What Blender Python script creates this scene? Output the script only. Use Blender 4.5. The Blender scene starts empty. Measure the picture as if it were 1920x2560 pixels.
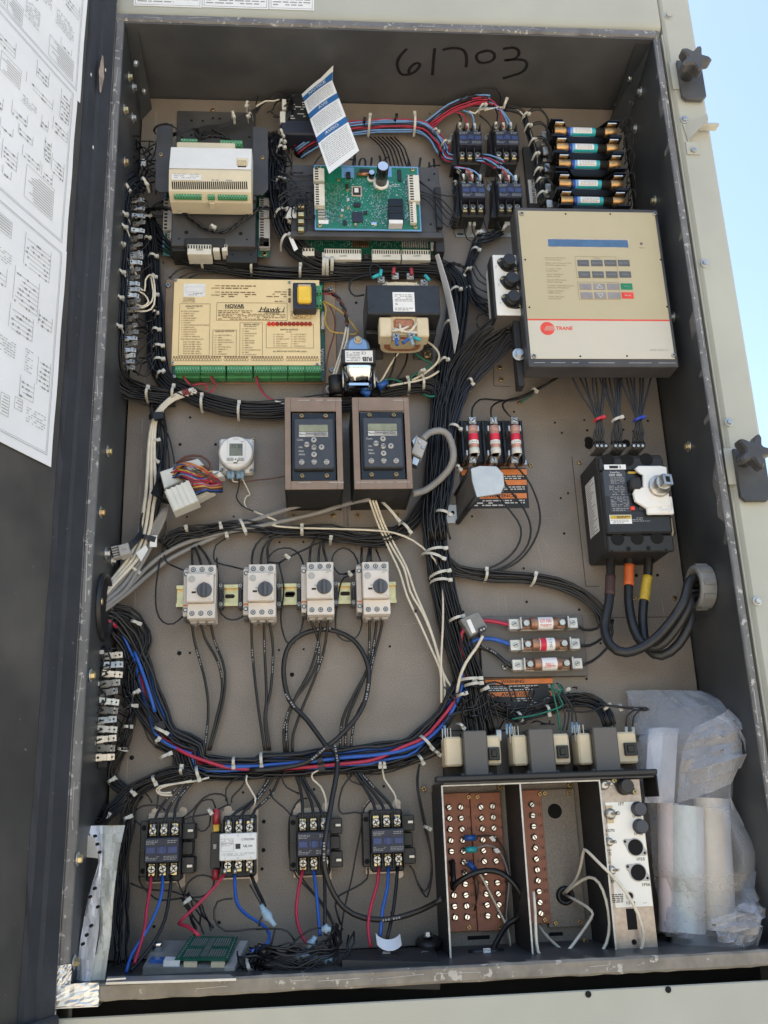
import bpy, math, random
from mathutils import Vector, Matrix
rnd = random.Random(7)
scene = bpy.context.scene
COL = scene.collection
# ------------------------------------------------------------------ camera
FPX = 2362.0                                  # focal length in pixels of the 1920 x 2560 photograph
CAM = Vector((.321, -1.613, .2146))
CROT = Matrix.Rotation(-.0874, 3, 'Z') @ Matrix.Rotation(math.pi/2 + .3009, 3, 'X') @ Matrix.Rotation(-.037, 3, 'Z')
cd = bpy.data.cameras.new('camera'); cam = bpy.data.objects.new('camera', cd); COL.objects.link(cam)
cd.sensor_fit = 'VERTICAL'; cd.sensor_height = 32.0; cd.lens = 32.0*FPX/2560.0
cd.clip_start = .02; cd.clip_end = 500
cam.matrix_world = Matrix.Translation(CAM) @ CROT.to_4x4()
scene.camera = cam
# ------------------------------------------------------------------ world, sun, exposure
SUN_EL, SUN_AZ = 58.0, -62.0                   # the sun stands behind the unit: the open cabinet is in its shade
world = bpy.data.worlds.new('World'); scene.world = world; world.use_nodes = True
wt = world.node_tree; wt.nodes.clear()
sky = wt.nodes.new('ShaderNodeTexSky'); sky.sky_type = 'NISHITA'; sky.sun_disc = False
sky.sun_elevation = math.radians(SUN_EL); sky.sun_rotation = math.radians(SUN_AZ)
sky.air_density = 1.25; sky.dust_density = 2.2; sky.ozone_density = .6
bg = wt.nodes.new('ShaderNodeBackground'); bg.inputs[1].default_value = .15
wo = wt.nodes.new('ShaderNodeOutputWorld')
wt.links.new(sky.outputs[0], bg.inputs[0]); wt.links.new(bg.outputs[0], wo.inputs[0])
sl = bpy.data.lights.new('sun', 'SUN'); sl.energy = 5.0; sl.angle = math.radians(.5); sl.color = (1, .95, .87)
so = bpy.data.objects.new('sun', sl); COL.objects.link(so)
_e, _a = math.radians(SUN_EL), math.radians(SUN_AZ)
_dir = Vector((math.sin(_a)*math.cos(_e), math.cos(_a)*math.cos(_e), math.sin(_e)))
so.rotation_euler = _dir.to_track_quat('Z', 'Y').to_euler(); so.location = (0, 3, 6)
vs = scene.view_settings
vs.view_transform = 'Standard'; vs.look = 'None'; vs.gamma = 1; vs.exposure = 1.2; vs.use_curve_mapping = False
scene.render.film_transparent = False
scene.cycles.max_bounces = 6; scene.cycles.diffuse_bounces = 3; scene.cycles.transparent_max_bounces = 24
# ------------------------------------------------------------------ helpers
W_, H_, D_ = 1.0, 1.606, .19                  # inside width, height and depth of the cabinet
ZF = 640/1659.0
FR = dict(A=(0,0,ZF), B=(640,0,ZF), C=(1280,0,ZF), D=(240,600,ZF), E=(640,600,ZF), F=(1280,600,ZF), G=(160,1240,ZF),
   H=(640,1240,ZF), I=(1280,1240,ZF), J=(60,1880,ZF), K=(640,1880,ZF), L=(1280,1880,ZF), V=(0,0,1920/1659.0), S=(0,0,1.0),
   M=(0,1000,320/1106.0), N=(0,2200,ZF), Q=(840,360,300/1659.0))
def _ray(fr, x, y):
 ox, oy, s = FR[fr]
 px, py = ox + x*s, oy + y*s
 return CROT @ Vector(((px-960)/FPX, -(py-1280)/FPX, -1.0))
def P(fr, x, y, d=0.0):
 """point of the measured photograph position, d metres in front of the back plate"""
 v = _ray(fr, x, y); t = (-d - CAM.y)/v.y
 return CAM + v*t
def PX(fr, x, y, X):                           # on the plane x = X (side walls)
 v = _ray(fr, x, y); t = (X - CAM.x)/v.x
 return CAM + v*t
def PZ(fr, x, y, Z):
 v = _ray(fr, x, y); t = (Z - CAM.z)/v.z
 return CAM + v*t
def PP(p, d=None):                             # (frame, x, y, d)
 return P(p[0], p[1], p[2], p[3] if d is None else d)
def rect(fr, x0, y0, x1, y1, d):
 """x0, x1, z0, z1 in metres of a front face seen between these picture edges"""
 xm, ym = (x0+x1)/2, (y0+y1)/2
 return P(fr,x0,ym,d).x, P(fr,x1,ym,d).x, P(fr,xm,y1,d).z, P(fr,xm,y0,d).z
MATS = {}
def _n(nt, t, **k):
 n = nt.nodes.new(t)
 for a, b in k.items(): setattr(n, a, b)
 return n
def mat(name, col, rough=.5, metal=0.0, var=.12, scale=60.0, bump=0.0, bscale=400.0, spec=.5, alpha=None, trans=None, speck=None, emis=None, coat=0.0, dust=0.0, streak=None, rvar=.1, grain=0.0):
 """a principled material whose colour, roughness and relief vary procedurally"""
 if name in MATS: return MATS[name]
 m = bpy.data.materials.new(name); m.use_nodes = True; MATS[name] = m
 nt = m.node_tree; b = nt.nodes['Principled BSDF']
 b.inputs['Metallic'].default_value = metal; b.inputs['Roughness'].default_value = rough
 b.inputs['Specular IOR Level'].default_value = spec
 if coat: b.inputs['Coat Weight'].default_value = coat
 geo = _n(nt, 'ShaderNodeNewGeometry')
 pos = geo.outputs['Position']
 if streak:
  mp = _n(nt, 'ShaderNodeMapping'); mp.inputs['Scale'].default_value = streak; nt.links.new(pos, mp.inputs[0]); spos = mp.outputs[0]
 else: spos = pos
 no = _n(nt, 'ShaderNodeTexNoise'); no.inputs['Scale'].default_value = scale; no.inputs['Detail'].default_value = 3; no.inputs['Roughness'].default_value = .65
 nt.links.new(spos, no.inputs['Vector'])
 mr = _n(nt, 'ShaderNodeMapRange'); mr.inputs[1].default_value = .3; mr.inputs[2].default_value = .7; mr.inputs[3].default_value = 1-var; mr.inputs[4].default_value = 1+var
 nt.links.new(no.outputs[0], mr.inputs[0])
 mx = _n(nt, 'ShaderNodeMix', data_type='RGBA', blend_type='MULTIPLY'); mx.inputs[0].default_value = 1
 mx.inputs[6].default_value = (*col, 1); nt.links.new(mr.outputs[0], mx.inputs[7])
 out = mx.outputs[2]
 if speck:                                   # (colour, scale, threshold) spots of another colour: chips, stains, dust
  sc, ss, th = speck
  n2 = _n(nt, 'ShaderNodeTexNoise'); n2.inputs['Scale'].default_value = ss; n2.inputs['Detail'].default_value = 3; n2.inputs['Roughness'].default_value = .7
  nt.links.new(pos, n2.inputs['Vector'])
  r2 = _n(nt, 'ShaderNodeMapRange'); r2.inputs[1].default_value = th; r2.inputs[2].default_value = th+.04
  nt.links.new(n2.outputs[0], r2.inputs[0])
  m2 = _n(nt, 'ShaderNodeMix', data_type='RGBA'); nt.links.new(r2.outputs[0], m2.inputs[0]); nt.links.new(out, m2.inputs[6]); m2.inputs[7].default_value = (*sc, 1)
  out = m2.outputs[2]
 if dust:
  n3 = _n(nt, 'ShaderNodeTexNoise'); n3.inputs['Scale'].default_value = 9; n3.inputs['Detail'].default_value = 3
  nt.links.new(pos, n3.inputs['Vector'])
  r3 = _n(nt, 'ShaderNodeMapRange'); r3.inputs[1].default_value = .4; r3.inputs[2].default_value = .75; r3.inputs[4].default_value = dust
  nt.links.new(n3.outputs[0], r3.inputs[0])
  m3 = _n(nt, 'ShaderNodeMix', data_type='RGBA'); nt.links.new(r3.outputs[0], m3.inputs[0]); nt.links.new(out, m3.inputs[6]); m3.inputs[7].default_value = (.34, .31, .27, 1)
  out = m3.outputs[2]
 if grain:
  n5 = _n(nt, 'ShaderNodeTexNoise'); n5.inputs['Scale'].default_value = 520; n5.inputs['Detail'].default_value = 2
  nt.links.new(pos, n5.inputs['Vector'])
  r5 = _n(nt, 'ShaderNodeMapRange'); r5.inputs[1].default_value = .3; r5.inputs[2].default_value = .7; r5.inputs[3].default_value = 1-grain; r5.inputs[4].default_value = 1+grain
  nt.links.new(n5.outputs[0], r5.inputs[0])
  m5 = _n(nt, 'ShaderNodeMix', data_type='RGBA', blend_type='MULTIPLY'); m5.inputs[0].default_value = 1; nt.links.new(out, m5.inputs[6]); nt.links.new(r5.outputs[0], m5.inputs[7]); out = m5.outputs[2]
 nt.links.new(out, b.inputs['Base Color'])
 rr = _n(nt, 'ShaderNodeMapRange'); rr.inputs[3].default_value = max(.02, rough-rvar); rr.inputs[4].default_value = min(1, rough+rvar)
 nt.links.new(no.outputs[0], rr.inputs[0]); nt.links.new(rr.outputs[0], b.inputs['Roughness'])
 if bump:
  n4 = _n(nt, 'ShaderNodeTexNoise'); n4.inputs['Scale'].default_value = bscale; n4.inputs['Detail'].default_value = 4
  nt.links.new(pos, n4.inputs['Vector'])
  bp = _n(nt, 'ShaderNodeBump'); bp.inputs['Strength'].default_value = bump; bp.inputs['Distance'].default_value = .001
  nt.links.new(n4.outputs[0], bp.inputs['Height']); nt.links.new(bp.outputs[0], b.inputs['Normal'])
 if alpha is not None: b.inputs['Alpha'].default_value = alpha
 if trans is not None:
  b.inputs['Transmission Weight'].default_value = trans; b.inputs['IOR'].default_value = 1.3
 if emis:
  b.inputs['Emission Color'].default_value = (*emis[0], 1); b.inputs['Emission Strength'].default_value = emis[1]
 return m
def X3(x, z, d): return Vector((x, -d, z))
class MB:
 """collects faces of ONE mesh; coordinates are (x right, z up, d out of the plate)"""
 def __init__(s): s.v = []; s.f = []; s.sm = []
 def add(s, vs, fs, smooth=False):
  o = len(s.v); s.v += [Vector(v) for v in vs]
  for f in fs: s.f.append(tuple(i+o for i in f)); s.sm.append(smooth)
  return s
 def box(s, x0, x1, z0, z1, d0, d1, c=.0008):
  x0, x1 = min(x0,x1), max(x0,x1); z0, z1 = min(z0,z1), max(z0,z1); d0, d1 = min(d0,d1), max(d0,d1)
  c = min(c, (x1-x0)*.3, (z1-z0)*.3, (d1-d0)*.3)
  vs = []; key = {}
  for i, x in enumerate((x0, x1)):
   for j, z in enumerate((z0, z1)):
    for k, d in enumerate((d0, d1)):
     xi = x + (c if i == 0 else -c); zi = z + (c if j == 0 else -c); di = d + (c if k == 0 else -c)
     key[i,j,k,'x'] = len(vs); vs.append(X3(x, zi, di))
     key[i,j,k,'z'] = len(vs); vs.append(X3(xi, z, di))
     key[i,j,k,'d'] = len(vs); vs.append(X3(xi, zi, d))
  fs = []
  for i in (0,1):
   fs.append([key[i,a,b,'x'] for a,b in ((0,0),(1,0),(1,1),(0,1))])
   fs.append([key[a,i,b,'z'] for a,b in ((0,0),(1,0),(1,1),(0,1))])
   fs.append([key[a,b,i,'d'] for a,b in ((0,0),(1,0),(1,1),(0,1))])
  for a in (0,1):
   for b in (0,1):
    fs.append([key[a,b,0,'x'], key[a,b,1,'x'], key[a,b,1,'z'], key[a,b,0,'z']])
    fs.append([key[a,0,b,'x'], key[a,1,b,'x'], key[a,1,b,'d'], key[a,0,b,'d']])
    fs.append([key[0,a,b,'z'], key[1,a,b,'z'], key[1,a,b,'d'], key[0,a,b,'d']])
    for k in (0,1): fs.append([key[a,b,k,'x'], key[a,b,k,'z'], key[a,b,k,'d']])
  cen = X3((x0+x1)/2, (z0+z1)/2, (d0+d1)/2)
  out = []
  for f in fs:
   p = [vs[i] for i in f]; n = (p[1]-p[0]).cross(p[2]-p[0])
   if n.length < 1e-14 and len(p) > 3: n = (p[2]-p[0]).cross(p[3]-p[0])
   m = sum(p, Vector())/len(p)
   out.append(f if n.dot(m-cen) >= 0 else f[::-1])
  return s.add(vs, out)
 def prism(s, poly, d0, d1, c=0.0):
  """outline poly [(x, z)] pulled out from d0 to d1; c chamfers the front edge"""
  a = sum(poly[i-1][0]*poly[i][1]-poly[i][0]*poly[i-1][1] for i in range(len(poly)))
  if a < 0: poly = poly[::-1]
  n = len(poly)
  rings = [[(p, d0) for p in poly]]
  if c:
   cx = sum(p[0] for p in poly)/n; cz = sum(p[1] for p in poly)/n
   rings.append([(p, d1-c) for p in poly])
   q = []
   for p in poly:
    l = math.hypot(p[0]-cx, p[1]-cz) or 1
    q.append(((p[0]-(p[0]-cx)/l*c, p[1]-(p[1]-cz)/l*c), d1))
   rings.append(q)
  else: rings.append([(p, d1) for p in poly])
  vs = [X3(p[0], p[1], d) for r in rings for p, d in r]
  fs = [tuple(range(n))[::-1]]
  m = len(rings)
  for r in range(m-1):
   for i in range(n):
    j = (i+1) % n
    fs.append((r*n+i, r*n+j, (r+1)*n+j, (r+1)*n+i))
  fs.append(tuple(range((m-1)*n, m*n)))
  return s.add(vs, fs)
 def lathe(s, c, ax, prof, n=16, smooth=True, cap=True):
  """c a point (Vector), ax direction, prof [(along, radius)]"""
  c = Vector(c); ax = Vector(ax).normalized()
  u = ax.orthogonal().normalized(); w = ax.cross(u)
  vs = []
  for (h, r) in prof:
   for i in range(n):
    t = 2*math.pi*i/n
    vs.append(c + ax*h + (u*math.cos(t)+w*math.sin(t))*r)
  fs = []
  for k in range(len(prof)-1):
   for i in range(n):
    j = (i+1) % n
    fs.append((k*n+i, k*n+j, (k+1)*n+j, (k+1)*n+i))
  o = len(s.v); s.add(vs, fs, smooth)
  if cap:
   s.f.append(tuple(o+i for i in range(n))[::-1]); s.sm.append(False)
   s.f.append(tuple(o+(len(prof)-1)*n+i for i in range(n))); s.sm.append(False)
  return s
 def cyl(s, x, z, d0, d1, r, n=16, c=.0006):
  c = min(c, r*.4, abs(d1-d0)*.4)
  return s.lathe(X3(x, z, d0), (0,-1,0), [(0, r), (d1-d0-c, r), (d1-d0, r-c)], n)
 def rod(s, a, b, r, n=10, r2=None):
  a = Vector(a); b = Vector(b); l = (b-a).length
  return s.lathe(a, b-a, [(0, r), (l, r if r2 is None else r2)], n)
 def tube(s, pts, r, n=6, taper=False):
  pts = [Vector(p) for p in pts]; m = len(pts)
  if m < 2: return s
  t0 = (pts[1]-pts[0]).normalized(); u = t0.orthogonal().normalized(); vs = []
  for i, p in enumerate(pts):
   t = (pts[min(i+1,m-1)]-pts[max(i-1,0)])
   if t.length < 1e-9: t = t0
   t.normalize(); u = (u - t*u.dot(t))
   if u.length < 1e-6: u = t.orthogonal()
   u.normalize(); w = t.cross(u); t0 = t
   rr = r[i] if isinstance(r, (list, tuple)) else r
   for k in range(n):
    a = 2*math.pi*k/n
    vs.append(p + (u*math.cos(a)+w*math.sin(a))*rr)
  fs = []
  for i in range(m-1):
   for k in range(n):
    j = (k+1) % n
    fs.append((i*n+k, i*n+j, (i+1)*n+j, (i+1)*n+k))
  o = len(s.v); s.add(vs, fs, True)
  s.f.append(tuple(o+i for i in range(n))[::-1]); s.sm.append(False)
  s.f.append(tuple(o+(m-1)*n+i for i in range(n))); s.sm.append(False)
  return s
 def sheet(s, grid, smooth=True, thick=0.0, nrm=None):
  """grid[i][j] of points; optional thickness along nrm"""
  R = len(grid); Cn = len(grid[0]); vs = [p for r in grid for p in r]
  fs = [(i*Cn+j, i*Cn+j+1, (i+1)*Cn+j+1, (i+1)*Cn+j) for i in range(R-1) for j in range(Cn-1)]
  s.add(vs, fs, smooth)
  if thick:
   nn = Vector(nrm).normalized()*thick
   s.add([p+nn for p in vs], [f[::-1] for f in fs], smooth)
   b = [i for i in range(Cn)] + [i*Cn+Cn-1 for i in range(1,R)] + [(R-1)*Cn+j for j in range(Cn-2,-1,-1)] + [i*Cn for i in range(R-2,0,-1)]
   o = len(vs); L = len(b)
   s.add(vs + [p+nn for p in vs], [(b[(k+1)%L], b[k], b[k]+o, b[(k+1)%L]+o) for k in range(L)])
  return s
 def mesh(s, name, org=None):
  me = bpy.data.meshes.new(name)
  o = Vector(org) if org is not None else Vector()
  me.from_pydata([tuple(v-o) for v in s.v], [], s.f)
  me.polygons.foreach_set('use_smooth', s.sm); me.update()
  return me
 def build(s, name, m, parent=None, world=False):
  """world=True: coordinates are scene coordinates, moved into the parent's own frame"""
  org = parent_origin(parent) if (world and parent is not None) else None
  me = s.mesh(name, org); me.materials.append(MATS[m] if isinstance(m, str) else m)
  o = bpy.data.objects.new(name, me); COL.objects.link(o)
  if parent is not None: o.parent = parent
  return o
def parent_origin(o):
 v = Vector()
 while o is not None: v += o.location; o = o.parent
 return v
def tag(o, label, cat, group=None):
 o['label'] = label; o['category'] = cat
 if group: o['group'] = group
 return o
def thing(name, label, cat, loc=(0,0,0), group=None, rot=0.0):
 o = bpy.data.objects.new(name, None); o.empty_display_size = .02; COL.objects.link(o)
 o.location = loc
 if rot: o.rotation_euler = (0, rot, 0)
 return tag(o, label, cat, group)
def copy_tree(o, parent=None):
 c = o.copy(); COL.objects.link(c); c.parent = parent
 for ch in list(o.children): copy_tree(ch, c)
 return c
_tx = {}
def text(parent, s, x, z, d, size, m, ax='CENTER', rot=0.0, bold=0.0, sx=1.0, shear=0.0, world=False, name='lettering'):
 """flat print: the characters as a thin mesh on the surface"""
 k = (s, ax, bold, shear)
 if k not in _tx:
  cu = bpy.data.curves.new('t', 'FONT'); cu.body = s; cu.align_x = ax; cu.align_y = 'CENTER'; cu.size = 1; cu.resolution_u = 2; cu.offset = bold; cu.shear = shear
  ob = bpy.data.objects.new('t', cu)
  me = bpy.data.meshes.new_from_object(ob)
  _tx[k] = ([v.co.copy() for v in me.vertices], [tuple(p.vertices) for p in me.polygons])
  bpy.data.objects.remove(ob); bpy.data.curves.remove(cu); bpy.data.meshes.remove(me)
 vs, fs = _tx[k]
 b = MB(); c, sn = math.cos(rot), math.sin(rot)
 b.add([X3(x+(v.x*sx*c-v.y*sn)*size, z+(v.x*sx*sn+v.y*c)*size, d) for v in vs], fs)
 return b.build(name, m, parent, world)
def fineprint(b, x0, x1, z0, z1, n, d, seed=0, fill=.8, h=.45, left=True):
 """n lines of small unreadable print as word-length dashes, added to builder b"""
 r = random.Random(seed); lh = (z1-z0)/n
 for i in range(n):
  z = z1 - (i+.5)*lh; x = x0; e = x0 + (x1-x0)*(1 if left and i < n-1 else r.uniform(.5, 1))
  while x < e:
   w = lh*r.uniform(.8, 2.6); xe = min(x+w, e)
   if r.random() < fill: b.add([X3(x, z-lh*h/2, d), X3(xe, z-lh*h/2, d), X3(xe, z+lh*h/2, d), X3(x, z+lh*h/2, d)], [(0,1,2,3)])
   x = xe + lh*.45
 return b
def frame_line(b, x0, x1, z0, z1, d, w=.0006):
 for a in ((x0,x1,z0,z0+w), (x0,x1,z1-w,z1), (x0,x0+w,z0+w,z1-w), (x1-w,x1,z0+w,z1-w)):
  b.add([X3(a[0],a[2],d), X3(a[1],a[2],d), X3(a[1],a[3],d), X3(a[0],a[3],d)], [(0,1,2,3)])
 return b
def spline(pts, step=.012):
 """Catmull-Rom through pts, sampled about every step metres"""
 pts = [Vector(p) for p in pts]
 if len(pts) == 2:
  n = max(1, int((pts[1]-pts[0]).length/step)); return [pts[0].lerp(pts[1], i/n) for i in range(n+1)]
 q = [pts[0]*2-pts[1]] + pts + [pts[-1]*2-pts[-2]]; out = []
 for i in range(1, len(q)-2):
  a, b, c, d = q[i-1], q[i], q[i+1], q[i+2]
  n = max(2, int((c-b).length/step))
  for k in range(n):
   t = k/n
   out.append(.5*((2*b)+(c-a)*t+(2*a-5*b+4*c-d)*t*t+(3*b-a-3*c+d)*t**3))
 out.append(pts[-1].copy())
 return out
OUT = Vector((0,-1,0))
def wire(parent, pts, r, m, name='wire', n=6, step=.012, world=True):
 """pts: [(frame, x, y, d)] picture positions or Vectors"""
 p = [q if isinstance(q, Vector) else PP(q) for q in pts]
 sp = spline(p, step); o = MB().tube(sp, r*.7, n).build(name, m, parent, world)
 if m == 'wire_dark' and r > .003 and len(sp) > 8:      # the circuit number printed along the insulation
  b = MB(); rr = random.Random(int(sp[0].x*1e4)); i = rr.randrange(3, 6)
  while i < len(sp)-3:
   t = (sp[i+1]-sp[i]).normalized(); s = t.cross(OUT).normalized()*r*.26
   for g in range(2):
    for k in range(3):
     c = sp[i] + t*(g*.016+k*.0042) + (sp[min(i+2,len(sp)-1)]-sp[i]).normalized()*0 + OUT*(r*.7+.0003); e = t*.0012
     b.add([c-s-e, c+s-e, c+s+e, c-s+e], [(0,1,2,3)])
   i += rr.randrange(7, 13)
  b.build('wire_print', 'print_gray', parent, world)['kind'] = 'stuff'
 return o
def lift(path):                                # frames along a path: tangent, side, out
 fr = []; m = len(path)
 for i in range(m):
  t = (path[min(i+1,m-1)]-path[max(i-1,0)])
  if t.length < 1e-9: t = Vector((0,0,1))
  t.normalize(); s = t.cross(OUT)
  if s.length < .05: s = t.cross(Vector((1,0,0)))
  s.normalize(); fr.append((t, s, s.cross(t)))
 return fr
def bundle(parent, pts, n, w, h, r, m='wire_black', seed=0, wob=.25, step=.02, fan=None, extra=()):
 """n wires laid side by side along one path; w and h the bundle's width and thickness. extra: other materials for some wires.
 fan: per-end spread factors (start, end)"""
 cyc = len(extra) >= n-1; n = round(n*1.4); r *= .72; rr = random.Random(seed)
 p = [q if isinstance(q, Vector) else PP(q) for q in pts]
 path = spline(p, step); fr = lift(path); L = len(path)
 rows = max(1, round(math.sqrt(n*h/max(w, 1e-6)))); cols = math.ceil(n/rows); outl = []
 for i in range(n):
  ro, c = divmod(i, cols)
  u = ((c+.5+(.25 if ro % 2 else -.25)*(rows > 1))/cols-.5)*w
  v = ((ro+.5)/rows)*h
  ph, f1, f2 = rr.uniform(0, 6.28), rr.uniform(.6, 1.4), rr.uniform(1.8, 3.2)
  am = wob*w/max(2, math.sqrt(n)); q = []
  for k in range(L):
   s = k/(L-1); g = 1.0
   if fan: g = fan[0]+(1-fan[0])*min(1, s/.3) if s < .3 else (1+(fan[1]-1)*max(0, (s-.7)/.3))
   a = am*(math.sin(ph+s*L*step*14*f1)+.6*math.sin(ph*2+s*L*step*31*f2))
   q.append(path[k] + fr[k][1]*(u*g+a) + fr[k][2]*max(r*.6, v+.4*a))
  mm = extra[i % len(extra)] if cyc and extra else extra[i] if i < len(extra) else m
  outl.append(MB().tube(q, r*rr.uniform(.9, 1.1), 6).build('wire', mm, parent, True))
 return path
def tie(parent, a, b, h=.014, m='tie_white', head=1, wd=.0046, d=.011):
 """a cable tie strapped over a bundle: a, b are the picture ends (frame, x, y) of the visible strap; h how far it bulges out"""
 pa, pb = P(*a, d), P(*b, d)
 ax = (pb-pa); l = ax.length; ax.normalize(); cr = ax.cross(OUT).normalized()
 n = 9; g0 = []
 bl = MB()
 for i in range(n):
  t = i/(n-1)*math.pi; e = pa + ax*(l*(.5-.5*math.cos(t))) + OUT*(h*math.sin(t)**.7 if 0 < i < n-1 else 0)
  g0.append([e - cr*wd/2, e + cr*wd/2])
 bl.sheet(g0, True)
 g1 = [[p+OUT*.0012 for p in q] for q in g0]; bl.sheet([q[::-1] for q in g1], True)
 for k in (0, 1):
  s = [[g0[i][k], g1[i][k]] for i in range(n)]
  bl.sheet(s if k else [q[::-1] for q in s], False)
 e = pb if head else pa
 e = e + OUT*(h*.75) - ax*(l*.08)
 hs = wd*.8
 vs = [e + ax*(sx*hs) + cr*(sy*hs*.8) + OUT*(sz*hs*.7) for sx in (-1,1) for sy in (-1,1) for sz in (-1,1)]
 bl.add(vs, [(0,1,3,2),(4,6,7,5),(0,4,5,1),(2,3,7,6),(0,2,6,4),(1,5,7,3)])
 return bl.build('cable_tie', m, parent, True)
def multi(name, parts, parent, world=False):
 """one mesh from several builders, each with its own material"""
 a = MB(); mi = []
 for b, m in parts:
  a.add(b.v, b.f); a.sm[-len(b.sm):] = b.sm; mi += [parts.index((b, m))]*len(b.f)
 me = a.mesh(name, parent_origin(parent) if world else None)
 for b, m in parts: me.materials.append(MATS[m])
 me.polygons.foreach_set('material_index', mi)
 o = bpy.data.objects.new(name, me); COL.objects.link(o); o.parent = parent
 return o
def screw(parent, x, z, d, r, m='brass', h=.002, slot='cross', name='screw', world=False, ang=.5, md='dark_slot'):
 b = MB(); b.lathe(X3(x, z, d), (0,-1,0), [(0, r), (h*.5, r), (h, r*.75)], 12)
 s = MB()
 for k in range(2 if slot == 'cross' else 1):
  c, sn = math.cos(ang+k*math.pi/2), math.sin(ang+k*math.pi/2); q = r*.68; t = r*.15
  s.add([X3(x+c*q*a-sn*t*bb, z+sn*q*a+c*t*bb, d+h+.0003+k*.0002) for a, bb in ((-1,-1),(1,-1),(1,1),(-1,1))], [(0,1,2,3)])
 return multi(name, [(b, m), (s, md)], parent, world)
def hexbolt(parent, c, ax, r, m, washer=None, h=None, name='bolt'):
 """hexagon head with a washer; world coordinates"""
 ax = Vector(ax).normalized(); h = h or r*.9; b = MB()
 b.lathe(Vector(c)+ax*.0015, ax, [(0, r), (h*.8, r), (h, r*.82)], 6, smooth=False)
 ps = [(b, m)]
 if washer:
  w = MB(); w.lathe(c, ax, [(0, r*washer), (.0012, r*washer), (.0016, r*washer*.94)], 18); ps.append((w, 'zinc'))
 return multi(name, ps, parent, True)
# ------------------------------------------------------------------ materials
mat('plate', (.200, .169, .139), .40, .0, .22, 6, .12, 900, speck=((.25,.225,.20), 150, .68), rvar=.12, grain=.22, dust=.12)
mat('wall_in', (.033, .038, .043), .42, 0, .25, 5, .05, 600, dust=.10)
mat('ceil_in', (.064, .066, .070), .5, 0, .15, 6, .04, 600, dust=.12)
mat('lip', (.15, .145, .14), .4, 0, .3, 16, .1, 500, speck=((.42,.41,.38), 90, .60))
mat('lip_worn', (.20, .18, .15), .5, 0, .3, 22, .2, 400, speck=((.42,.40,.35), 38, .625))
mat('casing', (.43, .43, .365), .55, 0, .06, 5, .05, 700, dust=.15)
mat('door_paint', (.055, .053, .051), .5, 0, .2, 4, .08, 500, speck=((.2,.19,.18), 60, .70), dust=.15)
mat('gasket', (.028, .031, .038), .7, 0, .25, 14, .3, 200, speck=((.12,.12,.12), 90, .69))
mat('dark_void', (.006, .006, .006), .9)
mat('dark_gap', (.035, .028, .022), .8, 0, .3, 10)  # shade of the gaps put into the colour; also real joints and slots
mat('roof', (.44, .375, .285), .9, 0, .2, 3)
mat('foil', (.72, .72, .70), .38, .8, .2, 60, .4, 90)
mat('zinc', (.55, .56, .56), .35, .9, .15, 80)
mat('brass', (.55, .38, .18), .32, .9, .2, 90)
mat('gold_zinc', (.62, .52, .28), .33, .85, .2, 60)
mat('steel', (.5, .49, .46), .35, .9, .2, 60)
mat('steel_dull', (.38, .33, .29), .38, .85, .18, 30, streak=(4, 40, 4))
mat('copper', (.45, .22, .12), .4, .8, .3, 70)
mat('dark_slot', (.02, .018, .015), .8)
mat('hole', (.004, .004, .004), .95)
mat('marker', (.012, .012, .013), .45)
mat('wire_black', (.009, .009, .010), .34, 0, .3, 60, .05, 500, spec=.5, speck=((.35,.35,.35), 300, .735))
mat('wire_navy', (.013, .016, .026), .36, 0, .3, 60)
mat('wire_dark', (.015, .0145, .014), .42, 0, .2, 60, speck=((.38,.38,.38), 260, .73))
mat('wire_white', (.68, .62, .50), .45, 0, .12, 60)
mat('wire_gray', (.25, .24, .225), .5, 0, .12, 40)
mat('wire_red', (.42, .025, .06), .38, 0, .12, 60)
mat('wire_blue', (.02, .10, .42), .38, 0, .12, 60)
mat('wire_lblue', (.16, .33, .62), .38, 0, .12, 60)
mat('wire_green', (.005, .13, .08), .4, 0, .15, 60)
mat('wire_brown', (.13, .05, .035), .45, 0, .15, 60)
mat('wire_yellow', (.55, .35, .06), .45, 0, .15, 60)
mat('wire_orange', (.55, .16, .04), .45, 0, .15, 60)
mat('tie_white', (.55, .535, .475), .45, 0, .08, 60)
mat('tie_black', (.01, .01, .01), .45)
mat('blk', (.016, .016, .017), .42, 0, .2, 60, .1, 900)
mat('blk_matte', (.02, .02, .021), .6, 0, .2, 60, .15, 900)
mat('blk_gloss', (.01, .01, .011), .2, 0, .2, 60)
mat('bracket', (.052, .051, .053), .5, 0, .16, 30, .06, 900, dust=.12)
mat('navy', (.02, .024, .042), .5, 0, .15, 50)
mat('blue_tab', (.035, .055, .16), .45, 0, .15, 50)
mat('print_white', (.62, .62, .6), .6)
mat('print_gray', (.3, .3, .3), .6)
mat('print_black', (.018, .018, .018), .6)
mat('print_brown', (.20, .125, .065), .6)
mat('label_white', (.78, .78, .76), .5, 0, .04, 40)
mat('paper', (.84, .85, .86), .7, 0, .05, 5)
mat('print_paper', (.36, .37, .38), .7)
mat('pcb', (.008, .16, .095), .35, 0, .25, 160, .05, 900, coat=.3)
mat('pcb_dark', (.008, .095, .062), .35, 0, .3, 160, coat=.3)
mat('pcb_edge', (.16, .34, .62), .4)
mat('silver_dot', (.6, .62, .6), .35, .6)
mat('conn_white', (.70, .67, .58), .45, 0, .06, 40)
mat('conn_gray', (.42, .41, .39), .45, 0, .06, 40)
mat('beige_case', (.68, .60, .43), .5, 0, .05, 30, .03, 900)
mat('white_case', (.80, .79, .76), .5, 0, .03, 30)
mat('starter', (.69, .635, .57), .5, 0, .05, 40, .04, 900)
mat('knob_gray', (.085, .09, .105), .5, 0, .1, 50)
mat('orange', (.75, .22, .05), .5)
mat('term_green', (.06, .27, .10), .42, 0, .15, 60)
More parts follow.
